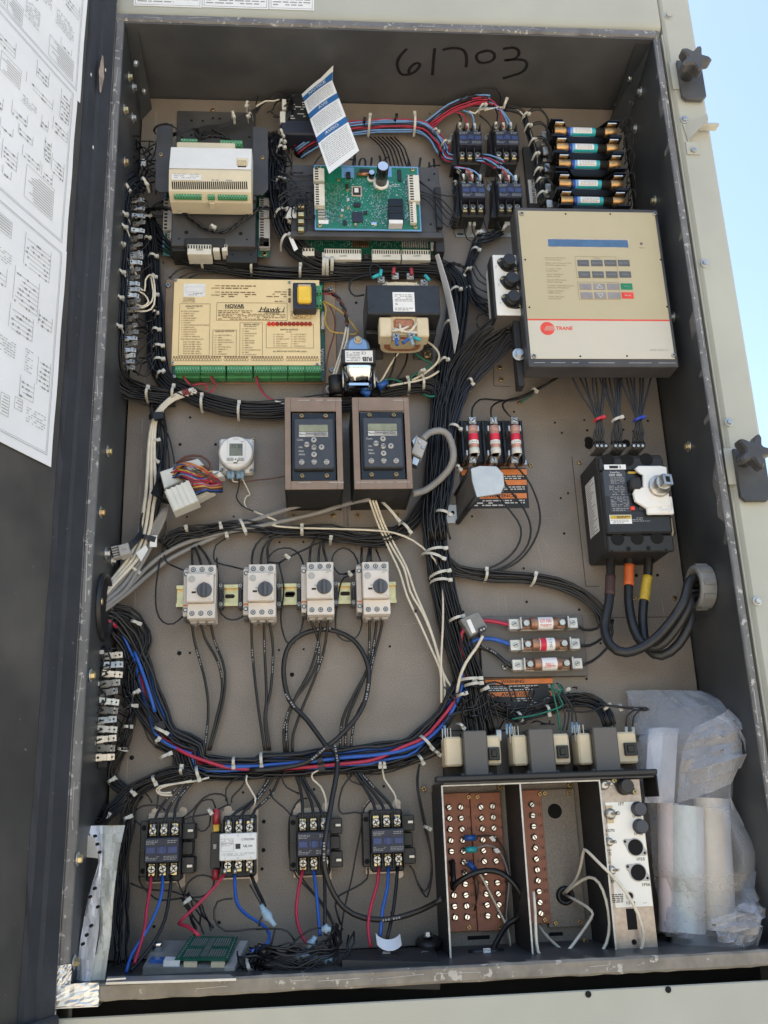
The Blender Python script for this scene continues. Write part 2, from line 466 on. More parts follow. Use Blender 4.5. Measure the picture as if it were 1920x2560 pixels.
mat('novar', (.88, .65, .32), .38, .3, .05, 12)
mat('novar_base', (.36, .24, .14), .4, .2, .2, 14)
mat('led_red', (.35, .02, .015), .3)
mat('led_lit', (.75, .02, .015), .3)
mat('amber', (.85, .56, .05), .35, 0, .08, 40)
mat('lam_dark', (.035, .037, .041), .4, .3, .15, 60)
mat('lam_gray', (.125, .117, .108), .5, .2, .12, 200, streak=(1,1,60))
mat('coil_paper', (.55, .45, .28), .6, 0, .12, 60)
mat('coil_copper', (.40, .17, .09), .5, .2, .25, 200)
mat('coil_end', (.22, .36, .58), .3, .3, .2, 25)
mat('mirror_steel', (.72, .74, .74), .16, 1.0, .1, 30)
mat('keypad_face', (.49, .42, .26), .45, 0, .05, 9, dust=.12)
mat('keypad_low', (.58, .54, .44), .45, 0, .04, 9, dust=.08)
mat('lcd', (.075, .15, .27), .2)
mat('lcd_green', (.26, .27, .18), .2, 0, .25, 25)
mat('lcd_dark', (.19, .20, .15), .2, 0, .25, 25)
mat('btn_dark', (.11, .115, .12), .5)
mat('btn_gray', (.27, .25, .25), .5)
mat('btn_green', (.01, .22, .10), .5)
mat('btn_red', (.75, .06, .04), .5)
mat('red_print', (.72, .07, .045), .5)
mat('fuse_teal', (.03, .38, .42), .35)
mat('fuse_glass', (.30, .19, .14), .3, .1, .3, 80)
mat('fuse_black', (.02, .018, .016), .35)
mat('fuse_red', (.62, .02, .05), .4)
mat('drive_face', (.045, .05, .063), .45, 0, .1, 60)
mat('plate_taupe', (.26, .18, .128), .4, .25, .12, 40, speck=((.4,.36,.32), 130, .70))
mat('warn_orange', (.78, .24, .06), .5)
mat('warn_black', (.02, .02, .02), .5)
mat('alu', (.55, .55, .53), .42, .6, .12, 25)
mat('termboard', (.34, .125, .07), .5, 0, .15, 70, .05, 900)
mat('tape_brown', (.06, .03, .025), .6, 0, .2, 90)
mat('tape_orange', (.62, .13, .03), .55, 0, .1, 90)
mat('tape_yellow', (.52, .36, .04), .55, 0, .15, 90)
mat('pvc_gray', (.20, .20, .19), .5, 0, .15, 50)
mat('cable_black', (.012, .012, .012), .40, 0, .4, 40, .5, 70, dust=.05)
mat('clear_blue', (.30, .45, .58), .25, 0, .1, 40, alpha=.75)
mat('conn_clear', (.66, .66, .60), .3, 0, .06, 40)
mat('term_blue', (.02, .10, .36), .35)
mat('term_red', (.35, .03, .04), .35)
mat('insulation', (.52, .51, .44), .55, 0, .12, 60, .3, 260)
mat('roll_paper', (.70, .63, .52), .7, 0, .08, 20)
mat('roll_white', (.78, .78, .80), .7, 0, .05, 20)
mat('print_blue', (.02, .12, .32), .5)
mat('deep_blue', (.01, .05, .30), .4)
mat('panel_white', (.80, .78, .72), .4, .1, .04, 20)
mat('tan_coil', (.66, .56, .38), .55, 0, .06, 50)
mat('fuse_tan', (.5, .42, .33), .4, 0, .15, 80)
# ------------------------------------------------------------------ surroundings
roof = MB(); roof.add([(-40,-40,-.9), (40,-40,-.9), (40,40,-.9), (-40,40,-.9)], [(0,1,2,3)])
o = roof.build('roof_bounce_sheet', 'roof'); o['kind'] = 'structure'  # unseen roof sheet, added to bounce warm sunlight into the cabinet
# ------------------------------------------------------------------ unit casing (beige sheet metal round the opening)
cas = thing('unit_casing', 'beige painted sheet metal casing framing the dark open cabinet', 'casing', (0,0,H_))
CD = .178
b = MB()                                        # top panel with rolled lower edge
zb = H_+.032; g = []
for (z, d) in ((2.2, CD), (1.9, CD), (zb+.02, CD), (zb+.008, CD-.001), (zb+.002, CD-.005), (zb-.001, CD-.012), (zb-.001, CD-.05)):
 g.append([X3(x, z + .006*(x), d) for x in (-.2, .2, .6, 1.0, 1.026)])
b.sheet(g, True, .002, (0,1,0)); b.build('top_panel', 'casing', cas, True)
b = MB(); b.box(1.030, 1.093, -.6, 2.2, CD-.05, CD, .006)
b.box(1.026, 1.0295, -.6, H_+.03, CD-.15, CD-.004, .001); b.build('corner_post', 'casing', cas, True)
b = MB(); b.box(1.06, 1.09, -.6, 2.2, -.45, CD-.052, .002); b.build('side_panel', 'casing', cas, True)
b = MB(); b.box(-.3, 1.026, 2.2, 2.204, -.45, CD, .001); b.build('roof_panel', 'casing', cas, True)
b = MB(); b.box(-.02, 1.029, -.16, -.041, .180, .185, .002); b.build('bottom_rail', 'casing', cas, True)
b = MB(); b.box(-.03, 1.029, -.10, -.096, -.02, .1795, .001); b.build('gap_shade_floor', 'dark_void', cas, True)  # added floor, near black to stand in for shade under the bottom lip
b = MB(); b.box(-.03, 1.029, -.095, -.021, .02, .03, .001); b.build('gap_shade_sheet', 'dark_gap', cas, True)  # added dark sheet in place of the shade behind the bottom gap
b = MB(); b.box(-.3, 1.1, -.9, -.161, -.3, .18, .01); b.build('lower_panel', 'casing', cas, True)
b = MB(); b.box(-.3, 1.025, -.04, H_+.25, -.07, -.045, .001); b.build('inner_shade_panel', 'dark_gap', cas, True)
b = MB(); b.box(-.30, -.035, -.9, 2.2, -.3, .12, .004); b.build('hinge_post', 'dark_gap', cas, True)
for (x, y) in ((1013,105),): hexbolt(cas, P('C',x,y,CD), OUT, .0058, 'casing', 1.4, name='bolt')
for (fr,x,y) in (('C',1115,778),('C',1172,980),('F',1248,153),('F',1405,1183),('I',1588,682)):
 hexbolt(cas, P(fr,x,y,CD+.001), OUT, .0055, 'steel', 1.4)
for (fr,x,y) in (('L',494,1570),('L',1012,1540)):
 p = P(fr,x,y,.1855); b = MB(); b.lathe(p, OUT, [(0,.0045),(.0004,.0045)], 12); b.build('screw_hole', 'hole', cas, True)
# warning labels along the top edge of the casing
for i,(xa,xb,l) in enumerate(((866,1308,'leftmost white warning label on the beige panel above the cabinet, bottom edge showing'),
       (1312,1740,'middle white warning label on the beige panel above the cabinet, bottom edge showing'),
       (1745,2035,'rightmost white warning label on the beige panel above the cabinet, bottom edge showing'))):
 x0 = P('A',xa,20,CD+.001).x; x1 = P('A',xb,20,CD+.001).x; zl = P('A',(xa+xb)/2,46+(xa-866)*.024,CD).z
 t = thing('warning_label', l, 'label', ((x0+x1)/2, -CD-.0008, zl), 'white labels above the cabinet')
 w = (x1-x0)/2
 MB().box(-w, w, 0, .12, 0, .0005, .0001).build('sheet', 'label_white', t)
 b = MB(); frame_line(b, -w+.003, w-.003, .003, .117, .0008, .0008); b.build('border', 'print_gray', t)
 b = MB(); fineprint(b, -w+.007, w-.007, .008, .10, 14, .0008, i, .85, .4); b.build('print', 'print_gray', t)
# ------------------------------------------------------------------ the cabinet box
cab = thing('electrical_cabinet', 'dark grey metal electrical cabinet standing open, full of controls', 'cabinet', (.5,0,0))
b = MB(); b.box(.002, .998, .002, H_-.002, -.004, 0, .001); plate = b.build('back_plate', 'plate', cab, True)
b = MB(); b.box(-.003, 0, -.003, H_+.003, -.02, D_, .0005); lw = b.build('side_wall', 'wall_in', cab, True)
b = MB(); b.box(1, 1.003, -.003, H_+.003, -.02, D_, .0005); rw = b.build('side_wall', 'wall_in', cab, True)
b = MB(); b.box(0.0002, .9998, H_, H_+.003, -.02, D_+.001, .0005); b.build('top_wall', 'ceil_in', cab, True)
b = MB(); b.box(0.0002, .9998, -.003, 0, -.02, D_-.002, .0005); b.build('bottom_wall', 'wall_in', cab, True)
def lipstrip(name, m, x0, x1, z0, z1, d0, d1, ax, seed):
 """a folded edge, slightly dented along its length"""
 r = random.Random(seed); b = MB(); n = 60; g = []
 for i in range(n+1):
  t = i/n; jit = [r.uniform(-.0008,.0008) for _ in range(4)]
  if ax == 'z':
   z = z0+(z1-z0)*t
   prof = [(x0,d0),(x0+jit[0],d1-.003),(x0+.003,d1+jit[1]*.5),((x0+x1)/2,d1+jit[2]*.3),(x1-.002,d1),(x1,d1-.003),(x1,d0)]
   g.append([X3(x,z,d) for x,d in prof])
  else:
   x = x0+(x1-x0)*t
   prof = [(z1,d0),(z1+jit[0],d1-.003),(z1-.003,d1),((z0+z1)/2,d1+jit[1]*.3),(z0+.003,d1+jit[2]*.6),(z0+jit[3],d1-.003),(z0,d0)]
   g.append([X3(x,z,d) for z,d in prof])
 b.sheet(g, False); return b.build(name, m, cab, True)
lipstrip('front_lip', 'lip', -.0165, -.0005, -.02, H_+.018, D_-.035, D_+.002, 'z', 1)
lipstrip('front_lip', 'lip', 1.0005, 1.0135, -.02, H_+.002, D_-.06, D_+.002, 'z', 2)
lipstrip('front_lip', 'lip', -.018, 1.012, H_+.0035, H_+.021, D_-.03, D_+.004, 'x', 3)
lipstrip('front_lip', 'lip_worn', -.021, 1.03, -.022, -.0005, D_-.08, D_+.001, 'x', 4)
b = MB(); b.box(.9995, .9999, .15, H_-.1, D_-.016, D_-.0155, .0001)
# white scuffed lines along the folded lips
def scuffs(pts, n, seed, w=.0009, spread=.002, m='lip_line'):
 pass
mat('scuff', (.42, .41, .39), .6, 0, .2, 60)
def dashes(name, segs):
 b = MB()
 for a, c, w in segs:
  t = (c-a).normalized(); s = t.cross(OUT).normalized()*w/2
  b.add([a-s, c-s, c+s, a+s], [(0,1,2,3)])
 o = b.build(name, 'scuff', cab, True); o['kind'] = 'stuff'; return o
segs = []; r = random.Random(5)
for (x, zs) in ((-.009, (0, H_)), (1.007, (0, H_))):
 z = zs[0]
 while z < zs[1]:
  l = r.uniform(.01, .09)
  if r.random() < .62: segs.append((X3(x+r.uniform(-.0025,.0025), z, D_+.0026), X3(x+r.uniform(-.0025,.0025), z+l, D_+.0026), r.uniform(.0006,.0012)))
  z += l + r.uniform(.002, .03)
for zz, dd in ((H_+.012, D_+.0047), (-.011, D_+.0017)):
 x = 0
 while x < 1:
  l = r.uniform(.01, .07)
  if r.random() < .5: segs.append((X3(x, zz+r.uniform(-.003,.003), dd), X3(x+l, zz+r.uniform(-.003,.003), dd), r.uniform(.0005,.001)))
  x += l + r.uniform(.01, .04)
dashes('lip_scuff', segs)
segs = []
for i in range(110):                             # fine scratches in the plate's paint
 x, z = r.uniform(.05,.95), r.uniform(.2,1.25)
 if r.random() < .55: x, z = r.gauss(.55,.12), r.gauss(.52,.14)
 a = r.choice((math.pi/2, math.pi/2, 0, r.uniform(0,3.1)))+r.gauss(0,.08); l = r.uniform(.006,.05)
 if x < .03 or x > .95: continue
 segs.append((X3(x,z,.0004), X3(x+math.cos(a)*l, z+math.sin(a)*l, .0004), r.uniform(.0001,.0003)))
for (x, z0, z1) in ((.03,.05,1.55),(.955,.1,1.5)):
 z = z0
 while z < z1:
  l = r.uniform(.01,.06)
  if r.random() < .5: segs.append((X3(x+r.uniform(-.001,.001),z,.0004), X3(x+r.uniform(-.001,.001),z+l,.0004), .0005))
  z += l+.03
dashes('plate_scratch', segs)
# drill holes in the plate
for fr, x, y, rr_ in (('D',545,1325,4.2),('D',775,1325,4),('D',610,1150,3.4),('D',437,147,2.5),('D',427,453,3),('G',797,136,2.6),('G',1100,133,2.6),('G',747,1019,5.5),('G',816,1017,3),
 ('G',1397,300,2.8),('G',1551,298,2.8),('G',1478,1158,5.4),('G',1393,998,2.8),('G',1553,993,2.8),('H',867,975,3),('H',1343,751,3),('H',1520,783,3),('H',1527,852,3),('H',1530,902,3.4),
 ('H',1544,1090,3),('H',1488,1126,3),('H',1400,132,3),('H',1252,94,3),('E',649,407,4),('B',1125,738,2.2),('F',278,1184,3),('F',323,1250,3),('F',468,1167,3),('F',487,1234,3.6),('F',729,1160,3),('F',722,1230,3.2),
 ('F',785,1240,2.6),('F',880,1172,3.6),('F',363,1641,3),('F',13,1113,3),('I',338,243,3.4),('I',316,14,3),('I',76,469,3),('I',95,686,3.4),('I',435,737,3.4),('I',806,515,4.5),('I',943,513,4),('I',483,1185,3.2),
 ('I',574,955,3),('J',698,37,5.4),('J',1554,451,4.6),('J',1552,636,4.6),('J',1543,758,3.6),('J',1264,1105,3.8),('J',842,1131,3.6),('K',376,242,3.2),('K',828,222,3.4),('K',880,1042,3.4),('J',1420,262,3),('E',1640,1472,3),('E',1577,1470,3)):
 p = P(fr,x,y,.0003); b = MB(); b.lathe(p, OUT, [(0, rr_*.0007),(.0003, rr_*.0007)], 10); b.build('screw_hole', 'hole', plate, True)
for fr, x, y in (('F',496,1300),('F',498,1330),('F',738,1318),('B',290,990)):
 p = P(fr,x,y,.0003); b = MB(); b.lathe(p, OUT, [(0,.008 if fr=='F' else .014),(.0003,.008 if fr=='F' else .014)], 18); b.build('knockout_hole', 'hole', plate, True)
for fr,x,y in (('A',1380,716),('E',1110,745),('E',1580,828),('E',1588,906),('F',50,1055),('F',120,1460),('I',1053,662),('I',790,665),('D',1016,1300),('F',437,1443)):
 p = P(fr,x,y,0); screw(plate, p.x, p.z, 0, .0045, 'brass', .0035, world=True)
# bolts through the side walls
for fr, x, y, m_ in (('A',835,500,'gold_zinc'),('A',862,567,'zinc'),('A',806,712,'gold_zinc'),('A',858,765,'zinc'),('A',808,1050,'brass'),('M',928,445,'gold_zinc'),('M',868,972,'brass'),('M',912,1325,'zinc'),('M',967,1385,'zinc'),('M',848,1742,'gold_zinc'),('G',170,1163,'gold_zinc'),('J',345,693,'gold_zinc'),('J',322,1362,'gold_zinc')):
 hexbolt(lw, PX(fr,x,y,.0003), (1,0,0), .0062, m_, 1.65)
for fr, x, y, m_ in (('C',833,595,'zinc'),('C',780,655,'zinc'),('C',800,835,'zinc'),('C',924,1303,'gold_zinc'),('F',1045,500,'zinc'),('F',1147,1340,'gold_zinc'),('C',865,308,'zinc')):
 hexbolt(rw, PX(fr,x,y,.9997), (-1,0,0), .0062, m_, 1.65)
for fr,x,y in (('A',870,408),('A',921,590),):
 hexbolt(lw, PX(fr,x,y,.012), (1,0,-.4), .006, 'zinc')
for fr,x,y in (('C',772,508),('C',690,682)):
 hexbolt(rw, PX(fr,x,y,.985), (-1,0,-.4), .006, 'zinc')
# bolted corner flanges under the top wall
b = MB(); b.add([X3(.0005,H_-.06,.002),X3(.0005,H_-.0005,.18),X3(.022,H_-.0005,.18),X3(.022,H_-.03,.002)],[(0,1,2,3)]); b.build('corner_flange', 'wall_in', lw, True)
b = MB(); b.add([X3(.9995,H_-.06,.002),X3(.9995,H_-.0005,.18),X3(.970,H_-.0005,.18),X3(.970,H_-.03,.002)],[(3,2,1,0)]); b.build('corner_flange', 'wall_in', rw, True)
# number handwritten in marker on the underside of the top wall
ZM = H_-.0006
def stroke(pts, w=.0055):
 p = spline([PZ(f,x,y,ZM) for f,x,y in pts], .006); b = MB(); g = []
 for i in range(len(p)):
  t = (p[min(i+1,len(p)-1)]-p[max(i-1,0)]).normalized(); s = t.cross(Vector((0,0,1)))*w/2
  g.append([p[i]-s, p[i]+s])
 b.sheet(g, False); return b.build('handwritten_digit', 'marker', cab, True)
# the strokes are wider front to back because the surface is seen at a slant
stroke([('B',978,315),('B',930,370),('B',915,420),('B',935,475),('B',975,485),('B',1030,465),('B',1062,425),('B',1052,408),('B',1020,418),('B',992,450),('B',992,475)], .006)
stroke([('B',1158,312),('B',1150,400),('B',1143,488)], .006)
stroke([('B',1210,325),('B',1260,312),('B',1330,318),('B',1358,345),('B',1365,400),('B',1360,436)], .006)
stroke([('B',1490,330),('B',1440,345),('B',1428,375),('B',1450,405),('B',1500,405),('B',1540,385),('B',1545,350),('B',1515,330),('B',1490,330)], .006)
stroke([('B',1600,318),('B',1660,308),('B',1700,325),('B',1700,360),('B',1665,385),('B',1610,392),('B',1690,385),('B',1745,395),('B',1755,430),('B',1720,470),('B',1660,490),('B',1600,510)], .006)
# foil tape wrapped round the lower left corner
r = random.Random(3); b = MB()
x0, x1, z0, z1 = -.024, .036, -.026, .034
def crumple(xa, xb, za, zb, n=10):
 g = []
 for i in range(n+1):
  row = []
  for j in range(n+1):
   e = (i in (0,n)) + (j in (0,n))
   row.append(X3(xa+(xb-xa)*j/n + r.uniform(-.001,.001), za+(zb-za)*i/n + r.uniform(-.001,.001), D_+.0035+r.uniform(0,.0016)))
  g.append(row)
 b.sheet(g, False)
crumple(-.0225, .040, -.0255, .002); crumple(-.0215, .003, .002, .026)
b.box(-.0225, .040, -.0275, -.0255, D_-.04, D_+.003, .0005); b.box(-.0235,-.0222,-.026,.026,D_-.04,D_+.003,.0003)
b.build('foil_tape', 'foil', cab, True)
# marker writing on the plate, half hidden by the main board
for st in ([(265,130),(245,230),(235,310)],[(180,215),(280,220)],[(320,310),(330,230),(370,190),(405,230),(405,310)],[(495,185),(490,250),(475,310)],[(600,160),(615,230),(600,310)],[(640,280),(680,200),(730,185)],[(1005,220),(1000,310)],[(1170,185),(1150,335)],[(1290,250),(1290,330)],[(1350,200),(1365,345)],[(1255,332),(1340,300),(1440,295)]):
 p = spline([P('Q',x,y,.0005) for x,y in st], .004); b = MB(); b.sheet([[q-Vector((.0022,0,0)), q+Vector((.0022,0,0))] if abs(st[0][0]-st[-1][0]) < 90 else [q-Vector((0,0,.0018)), q+Vector((0,0,.0018))] for q in p], False); b.build('handwriting_stroke', 'marker', plate, True)
for a_, e_ in ((('F',388,1405),('I',478,585)),(('I',478,585),('I',566,585)),(('I',640,788),('I',1140,782)),(('E',1540,700),('E',1540,945)),(('E',1540,945),('E',1650,950))):
 p, q = P(*a_,.0005), P(*e_,.0005); t = (q-p).normalized().cross(OUT)*.0006; b = MB(); b.add([p-t,q-t,q+t,p+t],[(0,1,2,3)]); b.build('seam', 'dark_gap', plate, True)
# ------------------------------------------------------------------ the open door on the left
HG = Vector((-.028, -.188, 0)); DA = math.radians(22)
DU = Vector((-math.sin(DA), -math.cos(DA), 0)); DN = Vector((math.cos(DA), -math.sin(DA), 0))
def DPt(s, z, t=0.0): return HG + DU*s + Vector((0,0,z)) + DN*t
def onDoor(fr, x, y, t=0.0):
 v = _ray(fr,x,y); k = ((HG+DN*t)-CAM).dot(DN)/v.dot(DN); p = CAM+v*k
 return (p-HG).dot(DU), p.z
def dbox(b, s0, s1, z0, z1, t0, t1, c=.002):
 m = MB(); m.box(s0, s1, z0, z1, t0, t1, c)
 b.add([DPt(v.x, v.z, -v.y) for v in m.v], m.f)
 return b
door = thing('cabinet_door', 'dark grey sheet metal cabinet door swung open, diagrams pasted on it', 'door', (HG.x, HG.y, 0))
ZB = -.068
dbox(MB(), 0, .95, ZB, 2.2, -.05, 0, .002).build('door_panel', 'door_paint', door, True)
sg = onDoor('A',600,0,.01)[0]; sg2 = onDoor('M',560,600,.01)[0]
sg = (sg+sg2)/2
b = MB()
n = 50; g = []; r = random.Random(11)
for i in range(n+1):
 z = ZB+.03+(2.2-ZB-.03)*i/n
 w = [r.uniform(-.0012,.0012) for _ in range(3)]
 g.append([DPt(s_, z, t_) for s_, t_ in ((0,-.03),(.001+w[0],.012),(.004,.0155+w[1]*.6),(sg*.55,.0135+w[2]*.5),(sg*.6,.008),(sg-.003+w[0],.0075),(sg+w[1],.0005))])
b.sheet(g, False); b.build('gasket', 'gasket', door, True)
dbox(MB(), .0, .95, ZB-.004, ZB+.034, .0005, .022, .003).build('bottom_flange', 'gasket', door, True)
dbox(MB(), -.0035, -.0005, ZB, 2.2, -.045, .013, .0006).build('edge_strip', 'lip', door, True)
b = MB(); p = onDoor('A',655,480,.016); g = []
for i in range(7):
 g.append([DPt(max(.001,p[0]+(j-2)*.004*(1-abs(i-3)/4)), p[1]+(i-3)*.013, .0165+.0006*r.random()) for j in range(5)])
mat('torn', (.34,.27,.22), .8, 0, .4, 60, .5, 200)
b.sheet(g, False); b.build('torn_patch', 'torn', door, True)
for (x,y) in ((600,955),(587,485),(680,455)):
 s_, z_ = onDoor('A',x,y,.015); dbox(MB(), s_-.0015, s_+.0015, z_-.003, z_+.003, .0158, .0165, .0003).build('paint_chip', 'print_white', door, True)
# wiring diagrams pasted to the door
def diagram(label, s0, s1, z0, z1, t, seed, dens=1.0, tail=False):
 o = thing('wiring_diagram', label, 'diagram', DPt(s0, z0, t), 'diagram sheets on the door')
 b = MB(); g = []; n = 10
 for i in range(n+1):
  g.append([DPt(s0+(s1-s0)*j/n, z0+(z1-z0)*i/n, t+.0006*math.sin(i*1.3+j*.9+seed)+.0007) for j in range(n+1)])
 b.sheet(g, True, .0004, -DN); b.build('sheet', 'paper', o, True)
 r = random.Random(seed); b = MB()
 def bar(sa, sb, za, zb):
  b.add([DPt(sa,za,t+.0016), DPt(sb,za,t+.0016), DPt(sb,zb,t+.0016), DPt(sa,zb,t+.0016)], [(0,1,2,3)])
 m_ = .012
 def frame(sa, sb, za, zb, w=.0005):
  bar(sa,sb,za,za+w); bar(sa,sb,zb-w,zb); bar(sa,sa+w,za+w,zb-w); bar(sb-w,sb,za+w,zb-w)
 frame(s0+m_, s1-m_, z0+m_*1.2, z1-m_*.8, .0008); frame(s0+m_+.003, s1-m_, z0+m_*1.2+.003, z1-m_*.8-.003, .0005)
 used = []
 for k in range(int(700*dens)):               # blocks of ladder rungs and small print, side by side
  bw, bh = r.uniform(.014,.07), r.uniform(.012,.06)
  sa = r.uniform(s0+m_+.006, s1-m_-bw); za = r.uniform(z0+m_*(3.2 if tail else 1.5), max(z0+m_*3.3, z1-m_*1.2-bh))
  if any(sa < u[1]+.0035 and sa+bw > u[0]-.0035 and za < u[3]+.0035 and za+bh > u[2]-.0035 for u in used) or za+bh > z1-m_: continue
  used.append((sa,sa+bw,za,za+bh)); q = r.random()
  if q < .35:
   for i in range(int(bh/.0042)):
    z = za+i*.0042; s = sa
    while s < sa+bw:
     w = r.uniform(.002,.007)
     if r.random() < .8: bar(s, min(s+w, sa+bw), z, z+.0011)
     s += w+.0018
  elif q < .82:
   for i in range(int(bh/.0075)):
    z = za+i*.0075; bar(sa, sa+bw*r.uniform(.7,1), z, z+.0007)
    for j in range(3):
     s = sa+bw*r.random()*.9; bar(s, s+.0035, z-.0012, z+.0018)
   bar(sa, sa+.0007, za, za+bh); bar(sa+bw, sa+bw+.0007, za, za+bh)
  else:
   frame(sa, sa+bw, za, za+bh, .0007)
   for i in range(1, int(bh/.0045)): bar(sa+.002, sa+bw-.002-r.random()*bw*.4, za+i*.0045, za+i*.0045+.0012)
 b.build('print', 'print_paper', o, True)
 return o
s1, z1a = onDoor('A',515,670,.001); s2, z2t = onDoor('A',498,668,.001); s3, z2b = onDoor('A',425,1659,.001); s4, z3b = onDoor('M',420,580,.001)
diagram('topmost wiring diagram sheet on the open door, cut by the picture top', s1, s1+.5, z1a, z1a+.42, .001, 1, 2.2)
diagram('middle wiring diagram sheet on the open door, directly above the lowest sheet', s2+.002, s2+.5, z2b, z1a+.012, .0022, 2, 2.6)
diagram('lowest wiring diagram sheet on the open door with a wide blank bottom margin', (s3+s4)/2, s2+.5, z3b, z2b+.006, .0034, 3, 2.2, True)
# ------------------------------------------------------------------ clamp knobs and catch on the casing post
mat('knob', (.05, .052, .056), .5, 0, .15, 40, .1, 700, dust=.2)
def star_knob(label, fr, cx, cy, ang, px0, py0, px1, py1):
 c = P(fr,cx,cy,CD+.055)
 o = thing('clamp_knob', label, 'knob', (c.x, -CD, c.z), 'star knob clamps on the casing post')
 b = MB(); pts = []; R0, R1 = .031, .0165
 for i in range(40):
  a = ang + 2*math.pi*i/40; k = (math.cos(5*(a-ang))+1)/2
  rr = R1+(R0-R1)*k**1.7
  pts.append((rr*math.cos(a), rr*math.sin(a)))
 b.prism(pts, .040, .062, .004); b.lathe(X3(0,0,.012), OUT, [(0,.012),(.02,.014),(.0285,.02)], 16)
 b.build('star_grip', 'knob', o)
 x0, x1, z0, z1 = rect(fr, px0, py0, px1, py1, CD+.012)
 w = (x1-x0)/2; xm = (x0+x1)/2-c.x; za, zb = z0-c.z, z1-c.z
 poly = [(xm-w, zb), (xm+w, zb), (xm+w, za+.008), (xm+w-.008, za), (xm-w+.008, za), (xm-w, za+.008)]
 b = MB(); b.prism(poly, .004, .012, .0015); b.build('clamp_plate', 'knob', o)
 b = MB(); b.box(xm-w*1.5, xm+w*.6, zb-.06, zb+.004, .0008, .0025, .0005); b.build('slide_plate', 'casing', o)
 return o
star_knob('dark plastic star knob clamp at the top of the beige post', 'C', 1185, 385, 1.15, 1090, 390, 1245, 640)
star_knob('dark plastic star knob clamp lower down the beige post, cut by the right picture edge', 'F', 1570, 1370, 1.2, 1462, 1350, 1660, 1690)
c = P('C',1170,900,CD)
o = thing('catch_bracket', 'bent beige sheet metal catch bracket bolted to the casing post between two knobs', 'bracket', (c.x,-CD,c.z))
x0,x1,z0,z1 = [v - (c.x if i < 2 else c.z) for i, v in enumerate(rect('C',1118,810,1200,1005,CD))]
b = MB(); b.box(x0, x1, z0, z0+.028, .001, .003, .0005)
b.prism([(x0,z1),(x0+.03,z1),(x0+.033,z0+.055),(x0+.006,z0+.028)], .001, .003)
b.build('base_plate', 'casing', o)
b = MB(); b.add([X3(x0+.004,z1,.003),X3(x0+.034,z1-.004,.035),X3(x0+.034,z0+.05,.035),X3(x0+.004,z0+.03,.003)],[(0,1,2,3)]); b.build('folded_ear', 'casing', o)
b = MB(); b.box(x0+.028, x0+.062, z0+.052, z0+.058, .003, .02, .001); b.build('tab', 'casing', o)
mat('cap_top', (.62,.68,.78), .3, .6, .1, 40)  # pale blue of the reflected sky put into the metal's colour
# ------------------------------------------------------------------ small building words for the components
def mpp(fr, x, y, d): return (P(fr,x+1,y,d)-P(fr,x,y,d)).length
def box(o, name, m, fr, x0, y0, x1, y1, d0, d1, c=.001):
 a = rect(fr,x0,y0,x1,y1,d1); return MB().box(*a, d0, d1, c).build(name, m, o, True)
def cyl(o, name, m, fr, x, y, d0, d1, r, n=16, c=.0006):
 p = P(fr,x,y,d1); return MB().cyl(p.x, p.z, d0, d1, r, n, c).build(name, m, o, True)
def scr(o, fr, x, y, d, r=.004, m='brass', h=.002, slot='cross', ang=.5, name='screw', md='dark_slot'):
 p = P(fr,x,y,d); return screw(o, p.x, p.z, d, r, m, h, slot, name, True, ang, md)
def txt(o, s, fr, x0, x1, y, hpx, d, m='print_black', bold=0.0, shear=0.0, name='lettering', rot=0.0):
 """printed words fitted between x0 and x1 of the picture"""
 k = (s, 'CENTER', bold, shear)
 if k not in _tx: bpy.data.objects.remove(text(None, s, 0, 0, 0, 1, m, bold=bold, shear=shear))
 vs = _tx[k][0]; w = max(v.x for v in vs)-min(v.x for v in vs)
 c = P(fr,(x0+x1)/2,y,d); size = hpx*mpp(fr,(x0+x1)/2,y,d)/.72
 W = (P(fr,x1,y,d)-P(fr,x0,y,d)).length
 return text(o, s, c.x, c.z, d, size, m, 'CENTER', rot, bold, W/(w*size) if w else 1, shear, True, name)
def lines(o, fr, x0, y0, x1, y1, d, n, m='print_gray', seed=0, fill=.85, h=.45, name='print'):
 a = rect(fr,x0,y0,x1,y1,d); return fineprint(MB(), *a, n, d, seed, fill, h).build(name, m, o, True)
def outline(o, fr, x0, y0, x1, y1, d, m='print_brown', w=.0006, name='print_line'):
 a = rect(fr,x0,y0,x1,y1,d); return frame_line(MB(), *a, d, w).build(name, m, o, True)
def xprism(b, prof, x0, x1):
 """outline prof [(z, d)] pulled along x"""
 n = len(prof); a = sum(prof[i-1][0]*prof[i][1]-prof[i][0]*prof[i-1][1] for i in range(n))
 if a > 0: prof = prof[::-1]
 vs = [X3(x0,z,d) for z,d in prof]+[X3(x1,z,d) for z,d in prof]
 fs = [tuple(range(n))[::-1], tuple(range(n,2*n))]+[(i,(i+1)%n,n+(i+1)%n,n+i) for i in range(n)]
 return b.add(vs, fs)
def zprism(b, prof, z0, z1):
 """outline prof [(x, d)] pulled along z"""
 n = len(prof); a = sum(prof[i-1][0]*prof[i][1]-prof[i][0]*prof[i-1][1] for i in range(n))
 if a < 0: prof = prof[::-1]
 vs = [X3(x,z0,d) for x,d in prof]+[X3(x,z1,d) for x,d in prof]
 fs = [tuple(range(n)), tuple(range(n,2*n))[::-1]]+[((i+1)%n,i,n+i,n+(i+1)%n) for i in range(n)]
 return b.add(vs, fs)
def at(name, label, cat, fr, x, y, d=0.0, group=None):
 p = P(fr,x,y,d); return thing(name, label, cat, (p.x,-d,p.z), group)
def poly(o, name, m, fr, pts, d0, d1, c=0.0):
 q = [P(fr,x,y,d1) for x,y in pts]; return MB().prism([(p.x,p.z) for p in q], d0, d1, c).build(name, m, o, True)
